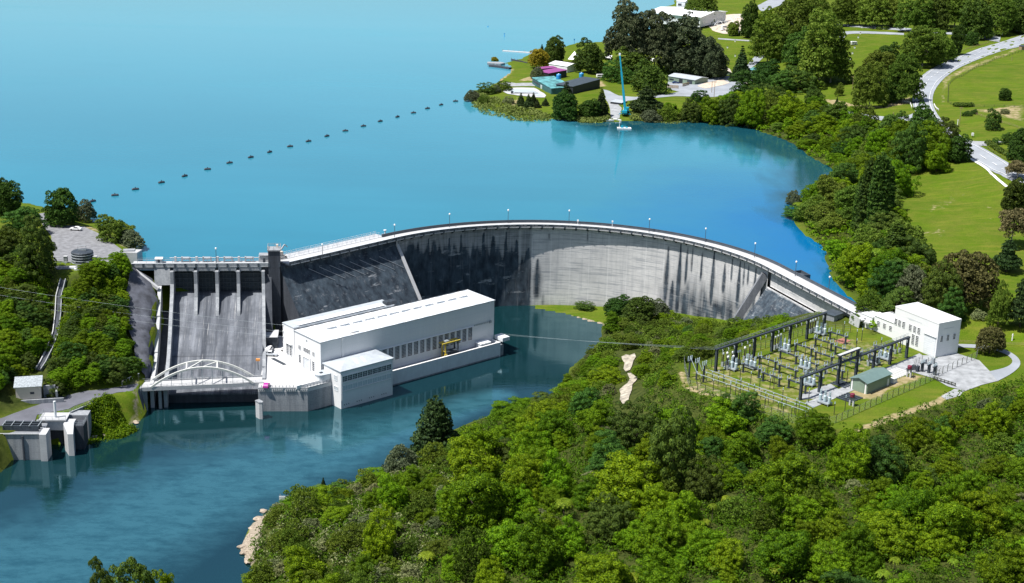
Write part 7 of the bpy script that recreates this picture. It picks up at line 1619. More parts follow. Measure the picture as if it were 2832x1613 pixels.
for i, (f, bx, by, ty, w) in enumerate([(za, 1470, 960, 840, 190), (za, 1400, 1050, 980, 90), (zb, 290, 860, 740, 120), (zb, 190, 900, 800, 110), (zb, 130, 990, 920, 130), (zb, 1060, 640, 590, 80), (zb, 1075, 1190, 1105, 160), (zb, 1570, 1300, 1210, 140), (zb, 2010, 1310, 1220, 120), (zb, 1480, 1400, 1310, 180), (zb, 660, 1380, 1270, 160), (zb, 2460, 470, 430, 80), (zb, 1640, 1130, 1080, 100), (zb, 2260, 1240, 1190, 100), (zb, 190, 1330, 1280, 80), (zb, 2140, 590, 550, 80)]):
    T(f, 'fern', bx, by + 40, ty, w * .8, '%s of the star shaped fern crowns among the forest' % ORD[i], 'yellow green tree fern', 'tree ferns in the forest')
# ---- massed growth
pathp = [xy(G(d(*p))) for p in [(1535, 878), (1604, 870), (1610, 1000), (1600, 1075), (1520, 1080), (1530, 960)]]
R2 = random.Random(42)
fpoly = wp(d, 3, (1480, 900), (1395, 975), (1290, 1030), (1130, 1085), (1050, 1140), (960, 1185), (880, 1215), (780, 1245), (680, 1280), (625, 1350), (645, 1440), (610, 1520)) + wp(d, 15, (600, 1750), (1200, 1800)) + wp(d, 28, (2000, 1800), (2750, 1800), (2800, 1300), (2800, 1050)) + wp(z5, 29, (2600, 640), (2180, 760), (1900, 830), (1600, 930), (1290, 1040), (1120, 1020), (860, 1000), (280, 810), (30, 720), (-40, 660), (-30, 600))
wrF = {'*': (4.0, 11.5), 'grey': (3.2, 5.5), 'olive': (4, 7.5), 'fern': (3.6, 5.2)}; hrF = {'*': (.6, 1.12), 'grey': (.6, .9), 'fern': (.8, 1)}
far_band = lambda x, y: inframe(x, y, None, 120)
def offroad(x, y, m=2.0): a = np.array([x]); b = np.array([y]); return not inpoly(a, b, road_poly)[0] and dist_line(a, b, road_poly, True)[0] > m and not inpoly(a, b, gsl)[0]
def keepf(x, y): return far_band(x, y) and not inpoly(np.array([x]), np.array([y]), pathp)[0] and dist_line(np.array([x]), np.array([y]), sub_poly, True)[0] > 11 and not any(math.hypot(x - a, y - b) < 3 for a, b, c_ in PLACED[-60:])
scatter(fpoly, 270, [('bush', 6), ('bushdark', 1.2), ('olive', 1.8), ('grey', .8), ('fern', .12)], wrF, hrF, 'in the dense forest on the near slope', 'forest on the near slope', R2, .55, keepf, pre='forest', hmul=lambda x, y: min(1, max(.38, dist_line(np.array([x]), np.array([y]), riv_R)[0] / 34)))
lpoly = wp(d, 3, (1130, 1085), (1050, 1140), (960, 1185), (880, 1215), (780, 1245), (680, 1280), (625, 1350), (645, 1440), (610, 1520)) + wp(d, 12, (1000, 1560), (1150, 1300))
scatter(lpoly, 80, [('grey', 4), ('olive', 3), ('bush', 1)], wrF, hrF, 'on the pale shrubby point beside the river', 'shrubs on the river point', R2, .62, far_band, False, pre='point')
bpoly = wp(d, 2, (1500, 850), (1440, 930), (1395, 975), (1500, 1040)) + [(48, 384), (44, 398), (54, 409), (84, 439), (96, 449), (88, 480), (70, 500), (40, 525)]
wrB = {'*': (3.5, 6.5), 'grey': (2.5, 4.5), 'fern': (3, 4)}; hrB = {'*': (.5, .8)}
scatter(bpoly, 120, [('bush', 3), ('olive', 4), ('grey', 1), ('bushdark', .8), ('light', 1)], wrB, hrB, 'on the bank between the pool and the switchyard', 'bank bushes below the switchyard', R2, .58, lambda x, y: not inpoly(np.array([x]), np.array([y]), pathp)[0], pre='bank')
apoly = [arc(t_, -3) for t_ in np.linspace(1.0, .35, 12)] + [(97, 448), (86, 440), (75, 470), (55, 515)]
scatter(apoly, 45, [('olive', 3), ('grey', 1.5), ('bush', 1.5)], {'*': (2.5, 4.5)}, {'*': (.5, .8)}, 'in the scrub along the foot of the arch dam', 'scrub along the foot of the arch', R2, .6, pre='bank')
FLL = [(p.x, p.y) for p in fp]
def FLK(x, y): return dist_line(np.array([x]), np.array([y]), FLL)[0] > 4.5 and offroad(x, y)
l1 = wp(z1, 26, (-60, 540), (120, 535), (250, 600)) + wp(z1, 20, (245, 700)) + wp(z1, 13, (215, 850), (160, 960)) + wp(z1, 9.5, (150, 1000), (40, 1050), (-60, 1120)) + wp(z1, 20, (-160, 800))
scatter(l1, 62, [('bushdark', 3), ('bush', 3), ('olive', 1)], {'*': (4.5, 8)}, {'*': (.6, .85)}, 'on the slope left of the drain channel', 'bush left of the drain channel', R2, .52, FLK, pre='slope')
l2 = wp(z1, 32, (345, 535), (470, 500), (590, 490)) + wp(z1, 24, (590, 620)) + wp(z1, 17, (600, 780), (640, 900)) + wp(z1, 10.5, (660, 940), (540, 1005), (250, 1050)) + wp(z1, 16, (270, 850)) + wp(z1, 26, (315, 620))
scatter(l2, 66, [('bush', 4), ('bushdark', 2), ('olive', 1.2)], {'*': (4, 7.5)}, {'*': (.6, .85)}, 'on the slope between the drain channel and the spillway', 'bush right of the drain channel', R2, .52, FLK, pre='slope')
l3 = wp(zd, 4, (610, 360), (640, 220), (760, 180), (900, 230), (980, 260), (860, 320), (700, 360))
scatter(l3, 14, [('olive', 3), ('bush', 1)], {'*': (1.6, 3)}, {'*': (.5, .8)}, 'on the rocky bank below the road', 'scrub below the bank road', R2, .6, offroad, pre='bank')
r1 = lakeside_poly
scatter(r1, 150, [('bush', 5), ('bushdark', 2.5), ('olive', 1), ('fern', 1.0), ('light', 2)], {'*': (6, 13), 'fern': (5, 6.5)}, {'*': (.7, 1.05), 'fern': (.8, 1)}, 'in the lakeside bush right of the dam', 'lakeside bush', R2, .58, lambda x, y: inframe(x, y) and not inpoly(np.array([x]), np.array([y]), lake_poly)[0] and dist_line(np.array([x]), np.array([y]), lake_R)[0] > 4.5, pre='lakeside', hmul=lambda x, y: min(1, .5 + dist_line(np.array([x]), np.array([y]), lake_R)[0] / 40))
# undergrowth: low mixed leaf cover filling the gaps
def undergrowth(name, polys, n, lm, hgt, size, label, rng, keep=None, per=26):
    C = []; N_ = []
    for poly in polys:
        xs = [p[0] for p in poly]; ys = [p[1] for p in poly]; k_ = 0
        X = rng.uniform(min(xs), max(xs), n * 6); Y = rng.uniform(min(ys), max(ys), n * 6); ok = inpoly(X, Y, poly); X = X[ok][:n]; Y = Y[ok][:n]
        for x, y in zip(X, Y):
            if keep and not keep(x, y): continue
            z = gz(x, y); r = rng.uniform(.7, 1.5); dv = rng.normal(size=(per, 3)); dv[:, 2] = np.abs(dv[:, 2]); dv /= np.linalg.norm(dv, axis=1, keepdims=True)
            C.append(np.array([x, y, z + rng.uniform(0, hgt)]) + dv * r); N_.append(dv)
    V_, F_ = leaves(rng, np.concatenate(C), np.concatenate(N_), size, .5); me = npmesh(name, V_, F_, lm); o = bpy.data.objects.new(name, me); COL.objects.link(o); return tag(o, label, None, None, 'stuff')
G2 = np.random.default_rng(5)
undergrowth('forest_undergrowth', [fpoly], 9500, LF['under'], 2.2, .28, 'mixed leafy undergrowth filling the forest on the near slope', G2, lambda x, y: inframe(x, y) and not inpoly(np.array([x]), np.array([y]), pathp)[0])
undergrowth('shrub_undergrowth', [lpoly], 1100, LF['grey'], 1.2, .28, 'grey green low scrub on the river point', G2)
undergrowth('bank_undergrowth', [bpoly, apoly], 1500, LF['olive'], .8, .30, 'low scrub on the bank below the switchyard', G2, lambda x, y: not inpoly(np.array([x]), np.array([y]), pathp)[0])
undergrowth('slope_undergrowth', [l1, l2, l3], 1500, LF['bush'], 1.6, .30, 'low bush on the left bank slope', G2, lambda x, y: offroad(x, y, 1.0))
undergrowth('lakeside_undergrowth', [r1], 2200, LF['bush'], 2.5, .45, 'low leafy growth along the lakeside', G2, lambda x, y: not inpoly(np.array([x]), np.array([y]), lake_poly)[0])
rp = wp(z6, 30.6, (70, 930), (100, 880), (60, 820), (140, 790), (230, 860), (420, 930), (560, 950), (760, 1010), (760, 1040), (560, 1050), (440, 1045), (330, 1010), (160, 985))
rp2 = wp(z6, 30.6, (990, 1030), (1080, 1010), (1240, 1010), (1260, 1045), (1100, 1060), (1000, 1055)); rp3 = wp(z6, 30.6, (1440, 1040), (1480, 980), (1700, 1000), (1900, 1060), (1860, 1075), (1600, 1050))
undergrowth('shore_reeds', [rp, rp2, rp3], 420, LF['reed'], .6, .55, 'pale green reeds fringing the peninsula', G2, None, 20)
# ------------------------------------------------------------------ park buildings
def qb(name, label, f, px, z0, h, wallm, roofm, style='gable', rise=1.0, cat='shed', ov=.35, holes=()):
    """building read off its four eave corners: front left, front right, back right, back left"""
    c = [PZ(f(*p), z0 + h) for p in px]; o_ = Vector((sum(p.x for p in c) / 4, sum(p.y for p in c) / 4, z0)); a = math.atan2((c[1] - c[0]).y + (c[2] - c[3]).y, (c[1] - c[0]).x + (c[2] - c[3]).x)
    t = thing(name, label, cat, tuple(o_), a); R_ = Matrix.Rotation(-a, 3, 'Z'); q = [R_ @ (p - o_) for p in c]
    x0 = (q[0].x + q[3].x) / 2; x1 = (q[1].x + q[2].x) / 2; y0 = (q[0].y + q[1].y) / 2; y1 = (q[2].y + q[3].y) / 2
    m = MB()
    if style == 'gable': m.xprism([(y0, -1.5), (y1, -1.5), (y1, h), ((y0 + y1) / 2, h + rise), (y0, h)], x0, x1)
    elif style == 'cross': m.yprism([(x0, -1.5), (x1, -1.5), (x1, h), ((x0 + x1) / 2, h + rise), (x0, h)], y0, y1)
    else: m.xprism([(y0, -1.5), (y1, -1.5), (y1, h + rise), (y0, h)], x0, x1)
    m.build('wall', wallm, t); m = MB(); s_ = rise / ((y1 - y0) / 2); k_ = ov
    if style == 'gable': ym = (y0 + y1) / 2; pr = [(y0 - k_, h - s_ * k_ + .02), (ym, h + rise + .02), (y1 + k_, h - s_ * k_ + .02), (y1 + k_, h - s_ * k_ + .2), (ym, h + rise + .22), (y0 - k_, h - s_ * k_ + .2)]; m.xprism(pr, x0 - k_, x1 + k_)
    elif style == 'cross': s_ = rise / ((x1 - x0) / 2); xm = (x0 + x1) / 2; m.yprism([(x0 - k_, h - s_ * k_ + .02), (xm, h + rise + .02), (x1 + k_, h - s_ * k_ + .02), (x1 + k_, h - s_ * k_ + .2), (xm, h + rise + .22), (x0 - k_, h - s_ * k_ + .2)], y0 - k_, y1 + k_)
    else: s_ = rise / (y1 - y0); m.xprism([(y0 - k_, h - s_ * k_ + .02), (y1 + k_, h + rise + s_ * k_ + .02), (y1 + k_, h + rise + s_ * k_ + .22), (y0 - k_, h - s_ * k_ + .22)], x0 - k_, x1 + k_)
    m.build('roof', roofm, t)
    for kind, a0, a1, za_, zb_, mt in holes:        # openings along the front, fractions of its length
        m = MB(); w_ = x1 - x0; m.box(x0 + a0 * w_, x0 + a1 * w_, y0 - .08, y0 - .003, za_, zb_); m.build(kind, mt, t)
    return t, x0, x1, y0, y1
qb('boat_shed', 'long white gabled shed near the golden tree on the peninsula', z6, [(770, 556), (925, 577), (985, 556), (828, 528)], 32.3, 3.6, 'white_wall', 'roof_white', 'gable', 1.2, 'shed', .3, (('door', .78, .95, .02, 2.6, 'white_grey'), ('window', .1, .25, 1.4, 2.4, 'glass_pale')))
qb('purple_shed', 'dark shed with a bright purple roof in front of the white shed', z6, [(694, 628), (785, 640), (855, 612), (765, 588)], 32.3, 3.2, 'wall_dark', 'roof_purple', 'mono', .8, 'shed', .35, (('door', .3, .6, .02, 2.4, 'steel_dark'),))
qb('lean_to', 'small dull purple roof tucked behind the bright purple shed', z6, [(668, 594), (704, 606), (778, 582), (742, 568)], 32.3, 3.0, 'wall_dark', 'roof_purple', 'mono', .5)
tb = qb('teal_workshop', 'long low workshop with a patchy teal and white roof on the peninsula', z6, [(642, 690), (812, 798), (905, 728), (740, 650)], 32.3, 3.8, 'wall_teal', 'roof_teal', 'mono', .6, 'workshop', .3, (('door', .45, .53, .02, 2.6, 'glass_pale'), ('wall_panel', .05, .4, 1.6, 2.6, 'steel_dark')))[0]
cb = qb('charcoal_workshop', 'tall charcoal workshop with a sloping dark roof beside the teal roofed one', z6, [(1005, 760), (1165, 778), (975, 672), (850, 650)], 32.3, 5.2, 'wall_dark', 'roof_dark', 'mono', 1.0, 'workshop', .35)[0]
m = MB()
for i in range(7): m.box(-9.6, -9.5, -14 + i * 4.2, -12.3 + i * 4.2, 3.4, 4.6)
qb('depot_shed', 'grey green gabled shed with a grey roof beside the sealed yard', z6, [(1800, 662), (2012, 694), (2105, 672), (1850, 632)], 33.2, 3.4, 'wall_green', 'roof_dark' if False else 'roof_grey', 'gable', 1.0, 'shed', .35, (('open_bay', .42, .55, .02, 2.8, 'wall_dark'), ('roller_door', .72, .9, .02, 2.8, 'steel_dark'), ('window', .06, .22, 1.2, 2.2, 'glass_dark')))
qb('garage', 'small cream gabled garage left of the lone dark conifer', z6, [(2240, 628), (2300, 622), (2312, 600), (2250, 590)], 34, 2.8, 'wall_green', 'cream', 'cross', .9)
qb('green_shed', 'long shed with a pale teal roof behind the lone dark conifer', z6, [(2465, 630), (2575, 600), (2570, 570), (2478, 590)], 35, 2.6, 'wall_green', 'roof_teal', 'gable', .8)
pv = qb('pavilion', 'large lakeside pavilion with a wide white roof beyond the gum trees', z6, [(1655, 114), (2085, 152), (2235, 98), (1770, 55)], 37, 6.5, 'white_grey', 'roof_white', 'gable', 2.2, 'pavilion', 1.2, (('verandah', .02, .36, 1.0, 5.2, 'wall_dark'), ('window_row', .68, .98, .6, 4.6, 'glass_dark')))
qb('pavilion_tower', 'square white tower behind the pavilion at the top edge', z6, [(1850, 12), (1925, 16), (1940, 2), (1868, -3)], 37, 11, 'white_grey', 'roof_white', 'gable', .8, 'tower', .3, (('window', .2, .6, 7.5, 9.3, 'glass_dark'),))
qb('low_store', 'low dark flat roofed store beside the crane track', z6, [(1292, 880), (1392, 894), (1394, 872), (1300, 862)], 32.2, 2.0, 'wall_dark', 'roof_grey', 'mono', .2, 'shed', .2)
qb('toilet_block', 'small white roofed block at the edge of the camp road trees', z6, [(2440, 712), (2490, 702), (2500, 690), (2450, 700)], 34, 2.6, 'cream', 'roof_white', 'gable', .6)
# marquee and white canopies
def tent(name, label, f, px, z0, h, rise):
    c = [PZ(f(*p), z0 + h) for p in px]; o_ = sum(c, Vector()) / 4; t = thing(name, label, 'tent', (o_.x, o_.y, z0)); m = MB(); m.v = [tuple(p - Vector((o_.x, o_.y, z0))) for p in c] + [(0, 0, h + rise)]; m.f = [(0, 1, 4), (1, 2, 4), (2, 3, 4), (3, 0, 4), (3, 2, 1, 0)]; m.build('canopy', 'white_paint', t)
    for p in c: q = p - Vector((o_.x, o_.y, z0)); m = MB(); m.tube([(q.x * .95, q.y * .95, 0), (q.x * .95, q.y * .95, h)], .12, 5); m.build('pole', 'steel', t)
    return t
tent('marquee', 'white peaked marquee behind the white shed on the shore', z6, [(905, 512), (1000, 520), (1010, 500), (930, 492)], 32.4, 2.4, 5.0)
tent('canopy', 'flat white canopy between the marquee and the gum trees', z6, [(1205, 492), (1275, 505), (1290, 480), (1215, 470)], 32.6, 2.6, .5)
for i, px in enumerate(([(2170, 210), (2250, 222), (2275, 190), (2200, 182)], [(2260, 180), (2330, 190), (2350, 160), (2285, 152)], [(2345, 150), (2420, 158), (2430, 130), (2360, 124)])):
    c = [PZ(z6(*p), 37 + 3) for p in px]; o_ = sum(c, Vector()) / 4; t = thing('bare_tent', ['nearest', 'middle', 'farthest'][i] + ' of three bare white tent frames right of the pavilion', 'tent frame', (o_.x, o_.y, 37), 0, 'white tent frames')
    q = [p - Vector((o_.x, o_.y, 37)) for p in c]; m = MB()
    for k_ in range(4): m.tube([q[k_], q[(k_ + 1) % 4]], .13, 5); m.tube([q[k_], (0, 0, 4.6)], .12, 5)
    m.build('roof_frame', 'white_paint', t)
    for k_ in range(4): m = MB(); m.tube([(q[k_].x, q[k_].y, 0), tuple(q[k_])], .13, 5); m.build('leg', 'white_paint', t)
area('sand_court', z6, 36.5, [(2150, 250), (2100, 170), (2230, 130), (2420, 130), (2420, 290), (2250, 280)], 'sand', 'pale sandy court under the white tent frames', .15)
# tanks on and by the workshops
for i, (x, y_, z0) in enumerate(((826, 680, 37.0), (1022, 668, 32.4))):
    p = PZ(z6(x, y_), z0); t = thing('water_tank', ['bright blue tank standing on the teal workshop roof', 'bright blue tank on the lawn behind the charcoal workshop'][i], 'tank', tuple(p)); m = MB(); m.lathe([(1.5, 0), (1.5, 2.4), (1.2, 2.8), (.3, 3.0)], n=14); m.build('body', 'blue_paint', t); m = MB(); m.lathe([(.4, 2.98), (.4, 3.25), (.1, 3.3)], n=10); m.build('lid', 'white_paint', t)
# pond with a white rim
o = flat_poly('pond_rim', wp(z6, 32, (345, 785), (372, 768), (440, 760), (612, 764), (655, 785), (718, 832), (705, 846), (640, 846), (470, 836), (390, 812)), .16, 'conc_light', 2, True); tag(o, 'pale concrete rim and apron of the drained pool', None, None, 'structure')
o = flat_poly('pond_floor', wp(z6, 32, (372, 785), (440, 772), (600, 776), (640, 800), (690, 836), (640, 838), (600, 812), (450, 808)), .24, 'glass_pale', 2, True); tag(o, 'pale blue floor of the drained pool', None, None, 'structure')
p = PZ(z6(545, 815), 32); t = thing('pool_wall', 'low grey wall crossing the drained pool on the peninsula', 'wall', tuple(p), rad(-6)); m = MB(); m.box(-7, 7, -.2, .2, 0, 1.1); m.build('wall', 'conc', t); m = MB(); m.box(-9, -7.6, -.8, .8, 0, 1.6); m.build('pump_box', 'steel_dark', t)
# jetties and walls at the shore
def strip_thing(name, label, cat, f, pts, z, w, h, mt, mt2=None):
    c = [PZ(f(*p), z) for p in pts]; o_ = c[0]; t = thing(name, label, cat, tuple(o_)); m = MB()
    for a, b in zip(c[:-1], c[1:]): m.bar(a - o_ - Vector((0, 0, h / 2)), b - o_ - Vector((0, 0, h / 2)), w, h)
    m.build('deck' if cat == 'jetty' else 'wall', mt, t)
    m = MB()
    for p in resample(c, 7): q = p - o_; m.tube([(q.x, q.y + w / 2 + .2, -h - 2), (q.x, q.y + w / 2 + .2, .7)], .16, 6)
    m.build('pile', mt2 or 'timber', t); return t
strip_thing('jetty', 'long pale floating jetty reaching into the lake behind the peninsula', 'jetty', z6, [(345, 436), (480, 445), (625, 456)], 31.1, 3.2, .6, 'conc_light')
strip_thing('stone_jetty', 'dark stone wall jetty ending at the tiny golden tree', 'jetty', z6, [(232, 560), (320, 570), (410, 584)], 31.6, 3.0, 1.6, 'conc_dark')
strip_thing('shore_wall', 'dark timber retaining wall along the lawn behind the jetty point', 'wall', z6, [(418, 508), (500, 524), (556, 540)], 31.8, .6, 1.6, 'conc_dark')
o_ = MB(); p = PZ(z6(275, 552), 31.0); o_.prism([(-5, -3), (4, -4), (7, 0), (4, 4), (-5, 3)], -1, .9); o = o_.build('jetty_islet', 'conc'); o.location = p; tag(o, 'small stone islet under the tiny golden tree', 'islet')
strip_thing('marina_pontoon', 'grey pontoon by the pavilion with a red boat beside it', 'jetty', z6, [(1660, 95), (1740, 75), (1790, 62)], 31.1, 3, .6, 'conc')
# crane
p = G(z6(1402, 985)); t = thing('mobile_crane', 'teal mobile crane with its long boom raised at the lake edge', 'crane', tuple(p), rad(80))
m = MB(); m.box(-5.5, 5.5, -1.4, 1.4, .9, 1.7); m.box(4.0, 6.6, -1.3, 1.3, .8, 3.0); m.build('carrier', 'teal_paint', t, False, .08)
m = MB(); m.box(6.603, 6.65, -1.1, 1.1, 1.7, 2.8); m.build('windscreen', 'glass_dark', t)
m = MB(); m.box(-4, 1.8, -1.3, .2, 1.703, 3.2); m.box(-6.0, -4.0, -1.4, 1.4, 1.703, 3.0); m.build('superstructure', 'teal_paint', t, False, .08); m = MB(); m.box(.2, 2.2, .5, 1.4, 1.8, 3.6); m.build('cab', 'white_paint', t, False, .08)
for x in (-4.2, -2.6, 2.6, 4.6):
    for y_ in (-1.3, 1.3): m = MB(); m.tube([(x, y_ - .2, .6), (x, y_ + .2, .6)], .6, 12); m.build('wheel', 'tyre', t)
for x in (-3.4, 3.6): m = MB(); m.bar((x, -3.2, .8), (x, 3.2, .8), .3, .3); m.bar((x, -3.2, 0), (x, -3.2, .9), .25, .25); m.bar((x, 3.2, 0), (x, 3.2, .9), .25, .25); m.build('outrigger', 'teal_paint', t)
tipz = ztop(p, z6(0, 468)[1]); lat = (z6(1342, 0)[0] - z6(1415, 0)[0]) / pxm(p)
tip = Vector((lat, 0, tipz - p.z)); tip = Matrix.Rotation(-rad(80), 3, 'Z') @ tip; s0 = Vector((-2.5, 0, 2.8)); dv = tip - s0
for i, (a, b, w_) in enumerate(((0, .36, 1.25), (.3, .68, 1.0), (.62, 1.0, .75))): m = MB(); m.bar(s0 + dv * a, s0 + dv * b, w_, w_); m.build('boom_section', 'teal_paint', t)
m = MB(); m.bar(tip - Vector((0, 0, .8)), tip + Vector((0, 0, .4)), 1.0, 1.0); m.build('boom_head', 'white_paint', t); m = MB(); m.tube([(-.5, 0, 2.0), s0 + dv * .25], .28, 8); m.build('luffing_ram', 'steel', t)
# boats
def pontoon(px, z, label, a, L_=7.0):
    p = PZ(px, z); t = thing('work_pontoon', label, 'boat', tuple(p), a); m = MB()
    for y_ in (-1.1, 1.1): m.tube([(-L_ / 2, y_, .1), (L_ / 2 - .6, y_, .1), (L_ / 2, y_, .35)], .42, 8)
    m.build('float', 'white_grey', t); m = MB(); m.box(-L_ / 2, L_ / 2 - .3, -1.5, 1.5, .45, .65); m.build('deck', 'white_paint', t)
    m = MB(); m.box(-2.0, -.6, -.6, .6, .653, 1.6); m.box(.6, 1.8, -.5, .5, .653, 1.2); m.build('locker', 'teal_paint', t); m = MB(); m.tube([(-2.6, 0, .65), (-2.7, .1, 4.6)], .12, 6); m.build('mast', 'white_paint', t); return t
pontoon(z6(1392, 1112), LAKE, 'small white work pontoon with a mast floating off the crane', rad(2), 7.5)
def dinghy(px, z, label, a, hull, L_=5.0):
    p = PZ(px, z); t = thing('small_boat', label, 'boat', tuple(p), a); n_ = 9; m = MB(); sec = []
    for i in range(n_):
        f = i / (n_ - 1); x = -L_ / 2 + L_ * f; w_ = .95 * (1 - max(0, f - .45) ** 2 * 3.2); sec.append([(x, -w_, .7 + .2 * f), (x, -w_ * .7, .05), (x, 0, -.15), (x, w_ * .7, .05), (x, w_, .7 + .2 * f)])
    for s_ in sec: m.v += s_
    for i in range(n_ - 1):
        for j in range(4): m.f.append((i * 5 + j, i * 5 + j + 1, i * 5 + j + 6, i * 5 + j + 5))
    m.f.append((0, 1, 2, 3, 4)); m.build('hull', hull, t); m = MB(); m.add([(s_[0][0], s_[0][1] * .9, .5) for s_ in sec] + [(s_[4][0], s_[4][1] * .9, .5) for s_ in sec][::-1], [tuple(range(2 * n_))]); m.build('floor', 'white_grey', t)
    m = MB(); m.box(-.4, .4, -.55, .55, .503, 1.25); m.build('console', 'white_paint', t); return t
dinghy(z6(1325, 1040), LAKE + .1, 'white boat drawn up to the bank below the crane', rad(-40), 'white_paint', 6.5); dinghy(z6(1270, 1048), LAKE + .1, 'small white dinghy in the reeds left of the crane', rad(5), 'white_paint', 4.5); dinghy(z6(1690, 92), LAKE, 'red boat moored at the pavilion pontoon', rad(10), 'orange_paint', 7)
# posts and marks out in the lake
for i, (x, y0_, y1_, mt) in enumerate(((358, 288, 312, 'blue_paint'), (960, 335, 392, 'blue_paint'), (217, 224, 231, 'blue_paint'))):
    p = PZ(z6(x, y1_), LAKE); h_ = ztop(p, z6(x, y0_)[1]) - LAKE; t = thing('channel_mark', ['blue channel post far out beyond the peninsula', 'tall blue channel post off the shore wall', 'small blue float farthest out on the lake'][i], 'channel mark', tuple(p))
    m = MB(); m.lathe([(.5, -.3), (.5, .3), (.15, .5)], n=8); m.build('float', mt, t); m = MB(); m.tube([(0, 0, .4), (0, 0, h_)], .16, 6); m.box(-.45, .45, -.1, .1, h_ * .75, h_); m.build('mark', mt, t)
# boom of floats across the lake
bu = [(1137, 254), (1101, 263), (1067, 272), (1032, 283), (992, 293), (949, 304), (907, 316), (862, 328), (816, 341), (770, 354), (724, 367), (673, 381), (626, 394), (573, 408), (518, 424), (461, 441), (403, 457), (338, 474), (287, 489), (231, 504)]
t0 = thing('boom_float', '', 'buoy', (0, 0, 0)); m = MB(); m.tube([(-1.5, 0, .25), (-1.1, 0, .3), (1.1, 0, .3), (1.5, 0, .25)], [.35, .55, .55, .35], 10); m.build('drum', 'steel_dark', t0); m = MB(); m.box(-.15, .15, -.15, .15, .8, 1.25); m.build('lug', 'steel_dark', t0)
for i, (x, y_) in enumerate(bu):
    o = t0 if i == 0 else clone(t0); o.location = PZ(d(x, y_), LAKE); o.rotation_euler = (0, 0, rad(20 + (i * 29) % 40)); o['label'] = 'dark boom float on the lake, %s in the line from the peninsula' % ORD[i]; o['group'] = 'floats of the boom line across the lake'
# caravan, vehicles
p = G(z7(1008, 350)); t = thing('caravan', 'white caravan alone on the lawn beside the big tree clump', 'caravan', tuple(p), rad(20)); m = MB(); m.yprism([(-2.4, .5), (2.2, .5), (2.5, 1.2), (2.3, 2.6), (-2.2, 2.7), (-2.5, 2.2)], -1.15, 1.15); m.build('body', 'car_white', t, False, .12); m = MB(); m.box(-1.6, .2, -1.18, -1.152, 1.5, 2.1); m.box(.9, 1.6, -1.18, -1.152, .7, 2.2); m.build('window', 'glass_dark', t)
for y_ in (-1.05, 1.05): m = MB(); m.tube([(0, y_ - .1, .35), (0, y_ + .1, .35)], .35, 10); m.build('wheel', 'tyre', t)
m = MB(); m.bar((2.4, 0, .5), (3.7, 0, .5), .15, .12); m.build('tow_bar', 'steel', t)
car('parked_car', 'dark blue car parked at the top beside the drive', 'car', tuple(G(z7(455, 50)) + Vector((0, 0, .15))), rad(10), 'car_blue')
car('truck', 'white van parked on the lawn left of the crane trees', 'van', tuple(G(z6(1190, 672))), rad(15), 'car_white', 'van', None, 1.2)
car('parked_car', 'white van glimpsed under the dark depot trees', 'van', tuple(G(z6(1642, 535))), rad(60), 'car_white', 'van', None, 1.2)
car('parked_car', 'dark car parked in front of the grey green depot shed', 'car', tuple(G(z6(1835, 722)) + Vector((0, 0, .15))), rad(8), 'car_blue')
for i, (x, y_, pt, lb) in enumerate(((870, 70, 'car_white', 'white car under the far trees left of the road'), (990, 66, 'car_white', 'white car under the far trees right of another'), (1230, 165, 'car_white', 'white car half hidden under the row of park trees'), (1120, 178, 'car_blue', 'dark car under the row of park trees'))): car('parked_car', lb, 'car', tuple(G(z7(x, y_))), rad(20 + i * 30), pt)
for i, (x, y_) in enumerate(((2255, 245), (2395, 290), (2245, 265))): car('parked_car', ['white van beside the middle tent frame', 'white van right of the sandy court', 'white car in front of the tent frames'][i], 'van' if i < 2 else 'car', tuple(G(z6(x, y_))), rad(30), 'car_white', 'van' if i < 2 else 'saloon', None, 1.1)
# small posts on the lawns, signs, fences
t0 = thing('lawn_post', '', 'post', (0, 0, 0)); m = MB(); m.box(-.45, .45, -.3, .3, 0, 1.3); m.build('post', 'white_paint', t0); m = MB(); m.box(-.5, .5, -.35, .35, 1.303, 1.5); m.build('cap', 'steel_dark', t0)
for i, (f, x, y_) in enumerate(((z7, 983, 462), (z7, 1001, 420), (z7, 1018, 376), (z7, 1046, 296), (z7, 1062, 266), (z7, 92, 325), (z7, 33, 375), (z7, 93, 440), (z7, 1075, 218))):
    o = t0 if i == 0 else clone(t0); o.location = G(f(x, y_)); o['label'] = 'small white service post, ' + ('%s from the lower end of the caravan lawn' % ORD[i] if i < 5 else '%s on the upper lawns' % ORD[i - 5]); o['group'] = 'white service posts on the lawns'
def rail_fence(name, label, f, pts, mt, h, gap, wires, wt=.06, pw=.16):
    c = [G(f(*p)) for p in pts]; L_ = sum((c[i + 1] - c[i]).length for i in range(len(c) - 1)); n_ = min(95, max(3, int(L_ / gap))); q = resample(c, n_); o_ = q[0].copy(); t = thing(name, label, 'fence', tuple(o_))
    for p in q: p.z = gz(p.x, p.y)
    m = MB(); m.box(-pw / 2, pw / 2, -pw / 2, pw / 2, -.3, h); p0 = m.build('fence_post', mt, t)
    for i, p in enumerate(q): o = p0 if i == 0 else clone(p0); o.location = p - o_
    m = MB()
    for w_ in wires:
        for a, b in zip(q[:-1], q[1:]): m.bar(a - o_ + Vector((0, 0, w_)), b - o_ + Vector((0, 0, w_)), wt, wt)
    m.build('rail', mt, t); return t
rail_fence('paddock_fence', 'dark post and wire fence round the upper right paddock', z7, [(2330, 395), (2150, 450), (1950, 530), (1800, 610), (1745, 660), (1738, 800), (1800, 822), (2000, 832), (2330, 838)], 'post', 1.3, 5, (.4, .8, 1.2), .05)
rail_fence('paddock_fence', 'post and wire fence crossing the dry slope at the right edge', z7, [(1900, 872), (2000, 905), (2130, 945), (2230, 975), (2340, 1010)], 'timber', 1.2, 5, (.4, .8, 1.15), .05)
